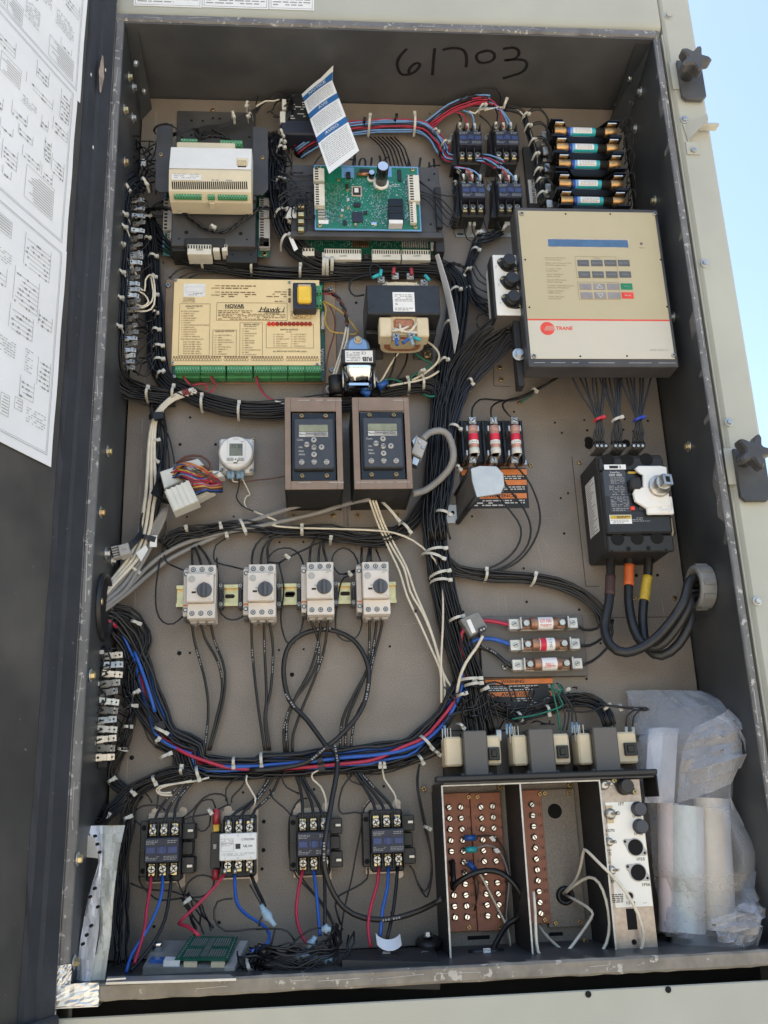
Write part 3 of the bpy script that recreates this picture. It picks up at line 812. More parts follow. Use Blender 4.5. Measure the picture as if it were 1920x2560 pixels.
def dots(o, fr, x0, y0, x1, y1, d, n, s, m, seed, name='solder_pads', h=.0008, grid=None):
 """many tiny solder joints and chip parts on a circuit board"""
 r = random.Random(seed); a = rect(fr,x0,y0,x1,y1,d); b = MB()
 for i in range(n):
  x = r.uniform(a[0],a[1]); z = r.uniform(a[2],a[3])
  if grid: x = a[0]+round((x-a[0])/grid)*grid; z = a[2]+round((z-a[2])/grid)*grid
  w, hh = s*r.uniform(.5,1.2), s*r.uniform(.5,1.2)
  b.add([X3(x-w,z-hh,d+h),X3(x+w,z-hh,d+h),X3(x+w,z+hh,d+h),X3(x-w,z+hh,d+h)], [(0,1,2,3)])
 o2 = b.build(name, m, o, True); o2['kind'] = 'stuff'; return o2
def connector(o, fr, x0, y0, x1, y1, d0, d1, n, m='conn_white', vert=False, name='connector'):
 """a header with a row of pin slots"""
 a = rect(fr,x0,y0,x1,y1,d1); A = MB(); A.box(*a, d0, d1, .0008); B = MB()
 for i in range(n):
  t = (i+.5)/n
  if vert:
   z = a[2]+(a[3]-a[2])*t; w = (a[3]-a[2])/n*.28; B.add([X3(a[0]+(a[1]-a[0])*.12,z-w,d1+.0003),X3(a[0]+(a[1]-a[0])*.45,z-w,d1+.0003),X3(a[0]+(a[1]-a[0])*.45,z+w,d1+.0003),X3(a[0]+(a[1]-a[0])*.12,z+w,d1+.0003)],[(0,1,2,3)])
  else:
   x = a[0]+(a[1]-a[0])*t; w = (a[1]-a[0])/n*.28; B.add([X3(x-w,a[3]-(a[3]-a[2])*.45,d1+.0003),X3(x+w,a[3]-(a[3]-a[2])*.45,d1+.0003),X3(x+w,a[3]-(a[3]-a[2])*.1,d1+.0003),X3(x-w,a[3]-(a[3]-a[2])*.1,d1+.0003)],[(0,1,2,3)])
 return multi(name, [(A, m), (B, 'dark_slot')], o, True)
def termrow(o, fr, x0, y0, x1, y1, d0, d1, n, name='terminal_block', m='term_green', ms='steel'):
 """a row of screw terminals"""
 a = rect(fr,x0,y0,x1,y1,d1); A = MB(); A.box(*a, d0, d1, .0006); B = MB(); C_ = MB(); pw = (a[1]-a[0])/n; hz = (a[3]-a[2])
 for i in range(n):
  x = a[0]+pw*(i+.5); B.cyl(x, a[2]+hz*.62, d1-.001, d1+.0008, pw*.26, 8)
  C_.add([X3(x-pw*.28,a[2]+hz*.06,d1+.0002),X3(x+pw*.28,a[2]+hz*.06,d1+.0002),X3(x+pw*.28,a[2]+hz*.26,d1+.0002),X3(x-pw*.28,a[2]+hz*.26,d1+.0002)],[(0,1,2,3)])
 return multi(name, [(A, m), (B, ms), (C_, 'dark_slot')], o, True)
# ------------------------------------------------------------------ upper left: bracket, hidden board, beige controller
o = at('mounting_bracket', 'dark grey sheet metal bracket with side wings behind the beige controller', 'bracket', 'A',1350,1100)
box(o, 'back_sheet', 'bracket', 'A',1145,722,1655,1000, .001, .004)
def wing(side, pts): return poly(o, 'side_wing', 'bracket', 'A', pts, .066, .069, .0005)
wing(0, [(1018,808),(1118,800),(1118,1240),(1030,1245),(1005,1222)])
wing(1, [(1640,820),(1735,828),(1738,1225),(1705,1262),(1640,1262)])
box(o, 'pan', 'bracket', 'A',1112,1290,1655,1592, .042, .058, .0015)
box(o, 'upper_web', 'bracket', 'A',1100,960,1660,1290, .05, .066, .001)
for (x,y,rr_) in ((1208,1505,.004),(1560,1513,.004),(1160,1545,.002),(1600,1550,.002)):
 cyl(o, 'hole', 'hole', 'A',x,y, .0575, .0583, rr_, 12)
for (x,y) in ((1242,780),(1314,783),(1380,766),(1424,768),(1240,875),(1312,878),(1616,888)): cyl(o, 'hole', 'hole', 'A',x,y, .0035, .0043, .0028, 10)
scr(o, 'A',1043,1003,.069,.0045,'brass'); scr(o, 'B',40,1022,.069,.0045,'brass')
box(o, 'lower_rail', 'blk_matte', 'A',1195,1540,1455,1600, .02, .062, .002)
box(o, 'leg', 'blk_matte', 'D',490,0,600,70, .0, .05, .001); box(o, 'leg', 'blk_matte', 'D',845,10,1045,145, .0, .045, .001)
for x in (885,1005): cyl(o, 'hole', 'hole', 'D',x,92, .0445, .0456, .002, 8)
o = at('terminal_circuit_board', 'green circuit board edged with white connectors under the beige controller bracket', 'circuit board', 'A',1380,1500)
box(o, 'board', 'pcb_dark', 'A',1060,1240,1750,1660, .018, .021)
box(o, 'board_lower', 'pcb_dark', 'D',440,-60,1128,98, .0181, .0208)
connector(o, 'A',1058,1285,1120,1490, .021, .034, 9, 'conn_gray', True)
connector(o, 'A',1085,1498,1118,1545, .021, .032, 3, 'conn_gray', True)
connector(o, 'B',20,1280,86,1408, .021, .034, 9, 'conn_gray', True); connector(o, 'B',18,1416,90,1600, .021, .034, 11, 'conn_gray', True)
connector(o, 'D',592,28,746,92, .03, .064, 9); connector(o, 'D',757,26,800,72, .03, .06, 3, 'conn_white'); connector(o, 'D',815,28,850,70, .03, .06, 2, 'conn_white')
connector(o, 'D',1055,-15,1125,46, .021, .034, 5, 'conn_gray')
txt(o, '1SUMP2', 'D',648,692,64,14,.0646)
scr(o, 'D',1093,90,.021,.005,'brass'); scr(o, 'B',55,1645,.021,.005,'brass')
box(o, 'board_edge', 'pcb_edge', 'A',1060,1245,1072,1600, .0211, .0214, .0001)
o = at('beige_controller', 'beige and white plastic building controller with vent slots and green terminals', 'controller', 'A',1360,1130)
x0 = P('A',1097,1130,.125).x; x1 = P('A',1628,1130,.125).x
zt = P('A',1360,945,.118).z; zm = P('A',1360,1095,.128).z; zb_ = P('A',1360,1312,.105).z; zn = P('A',1360,1245,.122).z
b = MB(); xprism(b, [(zt+.004,.069),(zt,.112),(zt-.004,.117),(zm,.129),(zm-.005,.069)], x0, x1); b.build('white_cover', 'white_case', o, True)
b = MB(); xprism(b, [(zm-.0052,.069),(zm-.002,.1285),(zm-.006,.129),(zn,.123),(zb_+.002,.108),(zb_,.104),(zb_,.069)], x0, x1); b.build('lower_cover', 'beige_case', o, True)
a = rect('A',1143,920,1510,955,.095); b = MB(); b.box(a[0],a[1]+.004,a[2]-.01,a[3],.069,.095,.002); b.build('rear_base', 'beige_case', o, True)
def slope(y):                                    # depth of the lower cover's face at picture height y
 t = (y-1095)/(1245-1095); return .129-.006*t if y < 1245 else .123-.015*(y-1245)/67
sl_ = MB()
for i in range(37):
 x = 1116+i*13.35; d = slope(1200)+.0006
 p0, p1 = P('A',x,1176,slope(1176)+.0007), P('A',x+4,1226,slope(1226)+.0007); w = .0011
 sl_.add([p0-Vector((w,0,0)), p1-Vector((w,0,0)), p1+Vector((w,0,0)), p0+Vector((w,0,0))], [(0,1,2,3)])
sl_.build('vent_slots', 'hole', o, True)['kind'] = 'stuff'
termrow(o, 'A',1128,1253,1306,1283,slope(1268)-.005,slope(1268)+.001,10); termrow(o, 'A',1345,1256,1391,1286,slope(1268)-.005,slope(1268)+.001,3); termrow(o, 'A',1411,1258,1604,1288,slope(1268)-.005,slope(1268)+.001,11)
termrow(o, 'A',1170,898,1278,924,.07,.088,6); termrow(o, 'A',1425,908,1570,944,.07,.092,8)
box(o, 'port_frame', 'beige_case', 'A',1533,1022,1608,1096,.1,.1275,.001); box(o, 'port', 'dark_gap', 'A',1540,1040,1596,1092,.1,.1279,.0004); box(o, 'usb_socket', 'coil_paper', 'A',1541,1042,1594,1074,.12,.1284,.0004)
d = slope(1140)+.0008; box(o, 'label', 'label_white', 'A',1112,1114,1302,1166,d-.0004,d,.0001); lines(o, 'A',1125,1122,1290,1158,d+.0004,3,'print_gray',3,.8,.3)
box(o, 'latch', 'beige_case', 'A',1355,1296,1390,1318,.09,.108,.0008)
lines(o, 'A',1370,1160,1590,1176,slope(1168)+.0006,1,'print_gray',4,.9,.4)
# ------------------------------------------------------------------ phase monitor and its notice tag
o = at('phase_monitor', 'small black phase monitor with printed face behind the hanging notice tag', 'monitor', 'B',270,730)
box(o, 'body', 'navy', 'B',160,775,395,868,.0,.05,.003); box(o, 'face', 'blk', 'B',215,600,395,790,.0,.046,.003)
lines(o, 'B',222,640,320,775,.0464,9,'print_white',5,.55,.35); box(o, 'terminal_cover', 'conn_clear', 'B',168,640,196,705,.0,.05,.001); box(o, 'terminal_cover', 'conn_clear', 'B',155,720,190,790,.0,.052,.001)
tg = at('notice_tag', 'white paper notice tag with three blue bands hanging in front of the wiring', 'tag', 'B',480,800,.1)
TL, TR, BR, BL = P('B',296,612,.085), P('B',478,478,.10), P('B',664,966,.135), P('B',478,1136,.14)
def TPt(u, v, t=0.0):
 p = TL.lerp(TR,u).lerp(BL.lerp(BR,u), v)
 n = (TR-TL).cross(BL-TL).normalized()
 if n.y > 0: n = -n
 p += n*(.006*math.sin(v*3.14)+.004*math.sin(u*2.5+v*2))
 if v < .12 and u > .7: p += (Vector((.008,-.004,.014)))*((u-.7)/.3)*((.12-v)/.12)
 return p + n*t
b = MB(); g = [[TPt(j/10, i/24) for j in range(11)] for i in range(25)]
b.sheet(g, True); b.sheet([[TPt(j/10, i/24, .0004) for j in range(10,-1,-1)] for i in range(25)], True); b.build('sheet', 'label_white', tg, True)
for k,(v0,v1,s) in enumerate(((.05,.115,'NOTICE'),(.295,.365,'AVIS'),(.60,.668,'AVISO'))):
 b = MB(); b.sheet([[TPt(j/10, v0+(v1-v0)*i/4, .0008) for j in range(10,-1,-1)] for i in range(5)], True); b.build('blue_band', 'print_blue', tg, True)
 text(None, s, 0,0,0,1,'print_white', bold=.01); q_ = bpy.data.objects[-1] if False else None
 vs, fs = _tx[(s,'CENTER',.01,0.0)]; lw_ = (TR-TL).length; ll = (BL-TL).length; sz = .068*ll*.68
 b = MB(); b.add([TPt(.5+v.x*sz/lw_, (v0+v1)/2-v.y*sz/ll, .0013) for v in vs], fs); b.build('lettering', 'print_white', tg, True)
for ob in [x for x in COL.objects if x.name.startswith('lettering') and x.parent is None]: bpy.data.objects.remove(ob)
b = MB(); r = random.Random(9)
for (v0,v1,n_) in ((.135,.275,7),(.385,.575,10),(.685,.95,14)):
 for i in range(n_):
  v = v0+(v1-v0)*(i+.3)/n_; u = .07
  while u < .93:
   w = r.uniform(.03,.1); e = min(u+w,.93); hh = (v1-v0)/n_*.3
   b.add([TPt(u,v+hh,.001),TPt(e,v+hh,.001),TPt(e,v,.001),TPt(u,v,.001)],[(0,1,2,3)]); u = e+.018
b.build('print', 'print_gray', tg, True)
# ------------------------------------------------------------------ main boards
o = at('board_bracket', 'dark grey sheet metal tray carrying the bright green main circuit board', 'bracket', 'B',720,1300)
box(o, 'tray', 'bracket', 'B',226,1075,1196,1530,.060,.064,.001)
box(o, 'side_flange', 'blk_matte', 'B',1165,1210,1205,1470,.0,.074,.001); box(o, 'foot', 'blk_matte', 'B',1165,1530,1220,1630,.0,.06,.001)
a = rect('B',226,1500,1215,1534,.072); MB().box(a[0],a[1],a[2],a[3],.058,.072,.001).build('front_flange', 'bracket', o, True)
for x,y in ((1120,1165),(1132,1453),(1176,1498),(1156,1126)): cyl(o, 'hole', 'hole', 'B',x,y,.0725 if y>1490 else .0636,.0727 if y>1490 else .0644,.0025,10)
scr(o, 'E',1213,48,.004,.004)
o = at('lower_circuit_board', 'dark green circuit board with three long white connectors under the board tray', 'circuit board', 'E',700,40)
box(o, 'board', 'pcb_dark', 'B',240,1440,1172,1660,.024,.027); box(o, 'board_lower', 'pcb_dark', 'E',270,-30,1172,132,.0241,.0268)
connector(o, 'E',442,56,682,126,.027,.045,16); connector(o, 'E',752,60,938,128,.027,.045,13); connector(o, 'E',945,62,1130,130,.027,.045,12); connector(o, 'E',300,50,378,100,.027,.042,4)
for s,x in (('1SUMP3',565),('1UMP5',848),('1UMP7',1042)): txt(o, s, 'E',x-24,x+24,104,13,.0456)
dots(o, 'B',300,1535,1150,1600,.027,420,.0009,'silver_dot',2,grid=.0035)
b = MB(); a = rect('E',625,5,735,45,.03)
for i in range(9): b.box(a[0]+(a[1]-a[0])*i/9, a[0]+(a[1]-a[0])*(i+.55)/9, a[2], a[3], .027, .0305, .0004)
b.build('resistor_row', 'copper', o, True)
b = MB(); a = rect('E',945,5,1120,48,.03)
for i in range(12): b.box(a[0]+(a[1]-a[0])*i/12, a[0]+(a[1]-a[0])*(i+.5)/12, a[2], a[3], .027, .0305, .0004)
b.build('resistor_row', 'conn_gray', o, True)
scr(o, 'E',716,103,.027,.005,'zinc'); scr(o, 'E',1155,110,.027,.005,'brass'); box(o, 'barcode_label', 'label_white', 'E',1132,15,1152,70,.027,.0275,.0001)
o = at('main_circuit_board', 'bright green main circuit board with tall capacitor and three black relays', 'circuit board', 'B',720,1280,.07)
PD = .078
box(o, 'board_edge', 'pcb_edge', 'B',378,1074,1062,1492,PD-.0035,PD-.0003,.0005); box(o, 'board', 'pcb', 'B',386,1082,1054,1484,PD-.003,PD,.0003)
for x,y in ((408,1088),(1014,1102),(413,1463),(1033,1474)): scr(o, 'B',x,y,PD,.0042,'gold_zinc',.003)
connector(o, 'B',372,1088,443,1168,PD,PD+.013,5,'conn_white',True); connector(o, 'B',378,1190,445,1330,PD,PD+.014,9,'conn_white',True)
connector(o, 'B',988,1132,1060,1300,PD,PD+.014,10,'conn_white',True); connector(o, 'B',998,1310,1040,1442,PD,PD+.01,9,'conn_white',True)
b = MB()
for y in range(1345,1415,18):
 a = rect('B',402,y,446,y+8,PD+.006); b.box(*a,PD,PD+.006,.0003)
b.build('pin_header', 'conn_gray', o, True)
for nm,x,y,rr_,h_ in (('large_capacitor',810,1190,.0112,.052),('small_capacitor',746,1160,.0058,.02)):
 p = P('B',x,y,PD); e = MB(); e.lathe(X3(p.x,p.z,PD), OUT, [(0,rr_),(h_*.97,rr_),(h_,rr_*.9)], 24)
 cp = e.build(nm, 'blk_gloss', o, True)
 e = MB(); e.lathe(X3(p.x,p.z,PD+h_+.0001), OUT, [(0,rr_*.86),(.0006,rr_*.86)], 24); e.build('metal_top', 'cap_top', cp, False)
 for v in cp.children[0].data.vertices: v.co -= parent_origin(o)
 e = MB(); e.lathe(X3(p.x,p.z,PD), OUT, [(0,rr_*1.35),(.003,rr_*1.3),(.0055,rr_*1.02)], 20); q_ = e.mesh('glue_ring', parent_origin(o)); q_.materials.append(MATS['label_white']); q2 = bpy.data.objects.new('glue_ring', q_); COL.objects.link(q2); q2.parent = cp
box(o, 'heat_pad', 'pcb_edge', 'B',555,1084,636,1150,PD,PD+.0006,.0001); box(o, 'heat_pad', 'pcb_edge', 'B',850,1082,879,1146,PD,PD+.0006,.0001)
box(o, 'regulator', 'blk', 'B',584,1112,613,1148,PD,PD+.006,.0006)
for (x0_,y0_,x1_,y1_) in ((858,1285,954,1332),(858,1335,955,1378),(860,1380,957,1440)): box(o, 'relay', 'blk_gloss', 'B',x0_,y0_,x1_,y1_,PD,PD+.017,.001)
box(o, 'relay_label', 'label_white', 'B',862,1424,952,1448,PD,PD+.0175,.0002)
for (x0_,y0_,x1_,y1_,m_) in ((620,1205,686,1270,'fuse_tan'),(628,1213,678,1262,'blk'),(625,1372,692,1437,'navy'),(635,1312,678,1338,'blk'),(918,1098,942,1170,'blk'),(672,1092,738,1112,'blk'),(565,1425,588,1455,'blk'),(578,1190,600,1215,'blk'),(700,1365,722,1385,'blk')):
 box(o, 'chip', m_, 'B',x0_,y0_,x1_,y1_,PD,PD+(.0022 if m_=='fuse_tan' else .0034),.0004)
box(o, 'chip_label', 'label_white', 'B',638,1218,664,1246,PD+.003,PD+.0038,.0001)
b = MB(); p = P('B',700,1128,PD+.004); b.lathe(p-Vector((.013,0,0)),(1,0,0),[(0,.004),(.026,.004)],12); b.build('coil', 'copper', o, True)
for k,(x,y) in enumerate(((535,1162),(595,1230),(597,1290),(598,1345),(790,1220),(560,1360),(645,1452),(555,1395))): box(o, 'component', ('brass','silver_dot')[k%3==2], 'B',x-9,y-8,x+9,y+8,PD,PD+.0025,.0004)
dots(o, 'B',470,1190,560,1440,PD,420,.0008,'silver_dot',5,grid=.0030); dots(o, 'B',560,1160,870,1470,PD,260,.0009,'silver_dot',6,grid=.0025); dots(o, 'B',760,1250,850,1440,PD,150,.0008,'silver_dot',7,grid=.003); dots(o, 'B',860,1180,985,1280,PD,40,.0009,'silver_dot',8)
dots(o, 'B',446,1190,466,1430,PD,60,.0011,'silver_dot',9,grid=.003); dots(o, 'B',965,1130,986,1440,PD,60,.0011,'silver_dot',10,grid=.003)
box(o, 'barcode_label', 'label_white', 'B',405,1424,470,1450,PD,PD+.0004,.0001)
box(o, 'crystal', 'mirror_steel', 'B',745,1438,785,1455,PD,PD+.003,.001); lines(o, 'B',862,1190,930,1212,PD+.0004,2,'print_white',8);
# ------------------------------------------------------------------ glass fuse relay strip left of the main board
o = at('small_fuse_block', 'small dark fuse block with clips at the left end of the board tray', 'fuse block', 'B',290,1390,.06)
box(o, 'base', 'blk', 'B',265,1290,328,1500,.064,.074,.001)
for y in (1330,1385,1430,1480): box(o, 'clip', 'gold_zinc', 'B',272,y-12,312,y+12,.074,.084,.001)
# ------------------------------------------------------------------ contactors
def contactor(label, group, upper=False, aux=True, white=False):
 """three pole contactor; the origin is on the plate behind the middle of its face"""
 o = thing('contactor', label, 'contactor', (0,0,0), group)
 MB().box(-.0235,.0235,-.043,.043,.002,.044,.002).build('base', 'blk_matte', o)
 if white: MB().box(-.0265,.0265,-.0185,.0185,.044,.066,.0012).build('face', 'label_white', o)
 else: MB().box(-.0235,.0235,-.0165,.0165,.044,.068,.0012).build('face', 'navy', o)
 fd = .066 if white else .068
 if not white:
  for x in (-.0152, 0, .0152):
   MB().box(x-.0062,x+.0062,-.0042,.0042,fd-.002,fd+.0008,.0004).build('indicator_window', 'blue_tab', o)
  MB().box(-.0035,.0035,-.005,.005,fd,fd+.0022,.0005).build('slider', 'blue_tab', o)
  b = MB(); fineprint(b, -.0215,-.005,.0075,.0135,3,fd+.0003,3,.9,.45); fineprint(b, .008,.0215,.0085,.0135,2,fd+.0003,4,.9,.45)
  fineprint(b, -.0215,-.003,-.0135,-.0075,3,fd+.0003,5,.9,.4); fineprint(b, .003,.0215,-.0135,-.0075,3,fd+.0003,6,.9,.4); b.build('print', 'print_gray', o)
 else:
  text(o, 'CTR02580', .014, .0095, fd+.0004, .0042, 'print_black')
  for i,s in enumerate(('L1','L2','L3')): text(o, s, -.018+i*.018, .0155, fd+.0004, .003, 'print_gray')
  for i,s in enumerate(('T1','T2','T3')): text(o, s, -.018+i*.018, -.0155, fd+.0004, .003, 'print_gray')
  b = MB(); fineprint(b, -.024,-.006,.001,.012,6,fd+.0004,7,.8,.35); fineprint(b, -.024,.024,-.0125,-.008,3,fd+.0004,8,.8,.35); frame_line(b,-.024,-.006,-.006,.005,fd+.0004,.0003); b.build('print', 'print_gray', o)
  MB().box(-.0035,.0035,-.003,.004,fd-.001,fd+.0007,.0003).build('indicator_window', 'blk', o)
  text(o, 'UL', .0105, .0005, fd+.0004, .005, 'print_black', bold=.02); text(o, 'CSA', .0175, .0005, fd+.0004, .0035, 'print_black', bold=.02)
 for k in range(2):
  s = 1 if k == 0 else -1
  for i in range(3):
   x = (i-1)*.0155
   MB().box(x-.0048,x+.0048,s*.0185,s*.035,.040,.049,.0008).build('terminal', 'gold_zinc', o)
   z = s*.0255
   A = MB(); A.lathe(X3(x,z,.049), OUT, [(0,.0060),(.0022,.0060),(.0034,.0046)], 14)
   Bm = MB(); q = .0038
   for a_ in (0, math.pi/2):
    a2 = a_+.5+i*.4+k
    c, sn = math.cos(a2), math.sin(a2)
    Bm.add([X3(x+c*q*u-sn*.0008*v, z+sn*q*u+c*.0008*v, .0526+a_*.0001) for u,v in ((-1,-1),(1,-1),(1,1),(-1,1))], [(0,1,2,3)])
   multi('terminal_screw', [(A,'steel'),(Bm,'dark_slot')], o)
  for x in (-.0235,-.0078,.0078,.0235):
   if upper:
    b = MB(); b.prism([(x-.0008,s*.017),(x+.0008,s*.017),(x+.0008,s*.040),(x-.0008,s*.040)], .044, .060); b.build('barrier', 'blk_matte', o)
   else: MB().box(x-.0009,x+.0009,s*.0166,s*.038,.044,.054,.0003).build('barrier', 'blk_matte', o)
 if upper:                                      # low profile with silver slotted feet, tapered black shoulders
  for x in (-.0285,):
   b = MB(); xz = [(-.0245,.017),(-.0245,-.043),(-.036,-.043),(-.030,-.018),(-.0255,.045)]
   b.prism(xz,.002,.040,.001); b.build('shoulder', 'blk', o)
  for s in (-1,1):
   b = MB(); b.prism([(-.028,s*.044),(.028,s*.044),(.032,s*.05),(.028,s*.062),(-.028,s*.062),(-.032,s*.05)],.0005,.003,.0005); b.build('mounting_foot', 'zinc', o)
   for x in (-.019,.019): MB().box(x-.006,x+.006,s*.0555-.002,s*.0555+.002,.003,.0034,.0003).build('foot_slot', 'dark_slot', o)
  MB().box(-.006,.008,-.052,-.0435,.003,.028,.0005).build('coil_label', 'conn_gray', o)
 else:
  MB().box(-.030,.026,-.048,.050,.0005,.002,.0003).build('mounting_plate', 'steel_dull', o)
  for (x,z) in ((-.02,.051),(.02,.051),(.02,-.049)):
   b = MB(); b.lathe(X3(x,z,.0002), OUT, [(0,.0062),(.0014,.0062)], 14); b.build('mounting_ear', 'steel_dull', o)
  if aux:
   MB().box(-.0350,-.0238,-.036,.040,.002,.040,.0012).build('side_block', 'blk', o)
   MB().box(-.0345,-.0245,-.001,.001,.040,.0412,.0003).build('side_rib', 'blk_gloss', o)
   for z in (-.028,.030):
    b = MB(); b.lathe(X3(-.0295,z,.040), OUT, [(0,.0038),(.0004,.0038)], 12); b.build('screw_well', 'hole', o)
   for i,(z0,z1) in enumerate(((-.034,-.012),(-.009,.009),(.012,.034))): MB().box(.0240,.0420-.003*(i==1),z0,z1,.002,.034-.004*(i==1),.001).build('side_contact', 'blk', o)
   for z in (-.024,.024): MB().box(.032,.040,z-.002,z+.002,.034,.039,.0004).build('spade_tab', 'steel', o)
  else:
   MB().box(-.042,-.0275,-.030,.020,.002,.036,.001).build('side_block', 'blk', o)
   MB().box(-.039,-.030,.021,.034,.012,.034,.001).build('amber_tab', 'amber', o)
   MB().box(-.0385,-.0305,-.046,-.031,.012,.032,.001).build('brown_tab', 'copper', o)
   MB().box(-.038,-.033,-.003,.004,.036,.0385,.0006).build('push_pin', 'conn_gray', o)
 return o
def place(o, fr, x, y, d, sc=1.0):
 p = P(fr,x,y,d); o.location = (p.x, 0, p.z)
 if sc != 1.0: o.scale = (sc,sc,sc)
 return o
UC = contactor('black contactor at the upper left of the four by the five blue fuses', 'contactors at the upper right', True); place(UC, 'B',1390,892,.068)
for fr,x,y,l in (('B',1628,892,'black contactor at the upper right of the four by the five blue fuses'),('B',1410,1232,'black contactor at the lower left of the four by the five blue fuses'),('B',1648,1232,'black contactor at the lower right of the four by the five blue fuses')):
 c = copy_tree(UC); place(c, fr,x,y,.068); c['label'] = l
LC = contactor('black contactor with blue windows, leftmost of the bottom row beside the foil strip', 'contactors in the bottom row'); place(LC, 'J',894,635,.068,1.08)
c = copy_tree(LC); place(c, 'K',374,597,.068,1.08); c['label'] = 'black contactor with a grey cable looping over its face in the bottom row'
c = copy_tree(LC); place(c, 'K',855,575,.068,1.08); c['label'] = 'black contactor nearest the brown terminal boards in the bottom row'
c = contactor('contactor with a white printed face and amber tab in the bottom row', 'contactors in the bottom row', False, False, True); place(c, 'J',1388,613,.066,1.06)
# ------------------------------------------------------------------ five blue fuses in holders, upper right
def fuse_pair(i, x0, x1, y, lab):
 a, e = P('C',x0,y,.085), P('C',x1,y,.085); L = e.x-a.x; cx, cz = (a.x+e.x)/2, a.z*.5+e.z*.5
 h = thing('fuse_holder', 'black open holder of the ' + lab.split(',')[0].replace('cartridge ','') + ',' + lab.split(',')[1].split(' above')[0].split(' against')[0], 'fuse holder', (cx,0,cz), 'black holders of the blue fuses')
 n = 24; prof = []
 def wall(z, nm):
  top = []
  for k in range(n+1):
   t = k/n; x = -L*.56+L*1.12*t; s = abs(t-.5)*2
   d = .072+.026*max(0,min(1,(s-.42)/.25))**1.0
   d = .072 + .026*(lambda q: q*q*(3-2*q))(max(0,min(1,(s-.40)/.28)))
   top.append((x,d))
  pf = top+[(L*.56,.004),(-L*.56,.004)]
  b = MB(); zprism(b, pf, z-.0011, z+.0011); b.build(nm, 'blk_gloss', h)
 wall(.0185, 'side_wall'); wall(-.0165, 'side_wall')
 MB().box(-L*.57,L*.57,-.015,.017,.002,.062,.002).build('base', 'blk', h)
 for s in (-1,1):
  b = MB(); x = s*L*.42; g = []
  for k in range(13):
   t = -math.pi*.15+math.pi*1.3*k/12
   g.append([X3(x-.007, -.0108*math.cos(t)+.001, .085-.0108*math.sin(t)), X3(x+.007, -.0108*math.cos(t)+.001, .085-.0108*math.sin(t))])
  b.sheet(g, True); b.build('spring_clip', 'steel', h)
  MB().box(x-.009,x+.009,.0098,.0118,.072,.100,.0004).build('clip_lip', 'mirror_steel', h)
 for s in (-1,1): MB().box(s*L*.60-.004,s*L*.60+.006,-.004,.004,.02,.05,.001).build('terminal', 'steel', h)
 f = thing('cartridge_fuse', lab[0].upper()*0 + lab, 'fuse', (cx,-.085,cz), 'blue labelled cartridge fuses')
 b = MB(); b.lathe(Vector((-L/2,0,0)),(1,0,0),[(0,.0085),(L,.0085)],20); b.build('tube', 'fuse_black', f)
 for s in (-1,1):
  b = MB(); b.lathe(Vector((s*L/2-(0 if s<0 else .024),0,0)),(1,0,0),[(0,.0088),(.001,.0096),(.023,.0096),(.024,.0088)],20); b.build('end_cap', 'brass_old', f)
 for (u0,u1,m) in ((-.29,-.245,'deep_blue'),(-.245,-.20,'label_blue'),(-.20,.10,'label_white'),(.10,.16,'fuse_teal')):
  b = MB(); b.lathe(Vector((L*u0,0,0)),(1,0,0),[(0,.0087),(L*(u1-u0),.0087)],24,True,False); b.build('label_band', m, f)
 g = []                                        # teal underside of the paper label
 for k in range(7):
  t = math.radians(-100+8*k); g.append([Vector((L*-.22,-.0089*math.cos(t),.0089*math.sin(t))), Vector((L*.10,-.0089*math.cos(t),.0089*math.sin(t)))])
 b = MB(); b.sheet(g, True); b.build('label_stripe', 'fuse_teal', f)
 g = MB(); r = random.Random(i)
 for row in range(5):
  t = math.radians(-38+row*11); x = L*-.17
  while x < L*.07:
   w = r.uniform(.002,.006); z0, z1 = .00885*math.sin(t), .00885*math.sin(t+.07); y0, y1 = -.00885*math.cos(t), -.00885*math.cos(t+.07)
   g.add([Vector((x,y0,z0)),Vector((x+w,y0,z0)),Vector((x+w,y1,z1)),Vector((x,y1,z1))],[(0,1,2,3)]); x += w+.0012
 g.build('print', 'print_gray', f)
mat('brass_old', (.50,.30,.13), .33, .85, .3, 50); mat('label_blue', (.15,.35,.65), .4)
for i,(x0,x1,y,l) in enumerate(((270,670,857,'blue and white cartridge fuse, topmost of the five above the keypad box'),(283,683,962,'blue and white cartridge fuse, second from the top of the five'),
  (297,698,1068,'blue and white cartridge fuse, middle one of the five above the keypad box'),(300,712,1197,'blue and white cartridge fuse, fourth from the top of the five'),(312,724,1306,'blue and white cartridge fuse, lowest of the five against the keypad box'))):
 fuse_pair(i, x0, x1, y, l)
o = at('fuse_base_rail', 'dark rail left of the blue fuses with a small white rating label', 'rail', 'C',130,1100)
box(o, 'rail', 'bracket', 'C',90,950,250,1345,.001,.012); box(o, 'rating_label', 'label_white', 'C',110,1165,156,1316,.012,.0126,.0001)
p = P('C',138,1240,.0132); text(o, 'MAX FUSE RATING', p.x, p.z, .0132, .0085, 'print_black', rot=-math.pi/2, sx=.75, world=True, bold=.02)
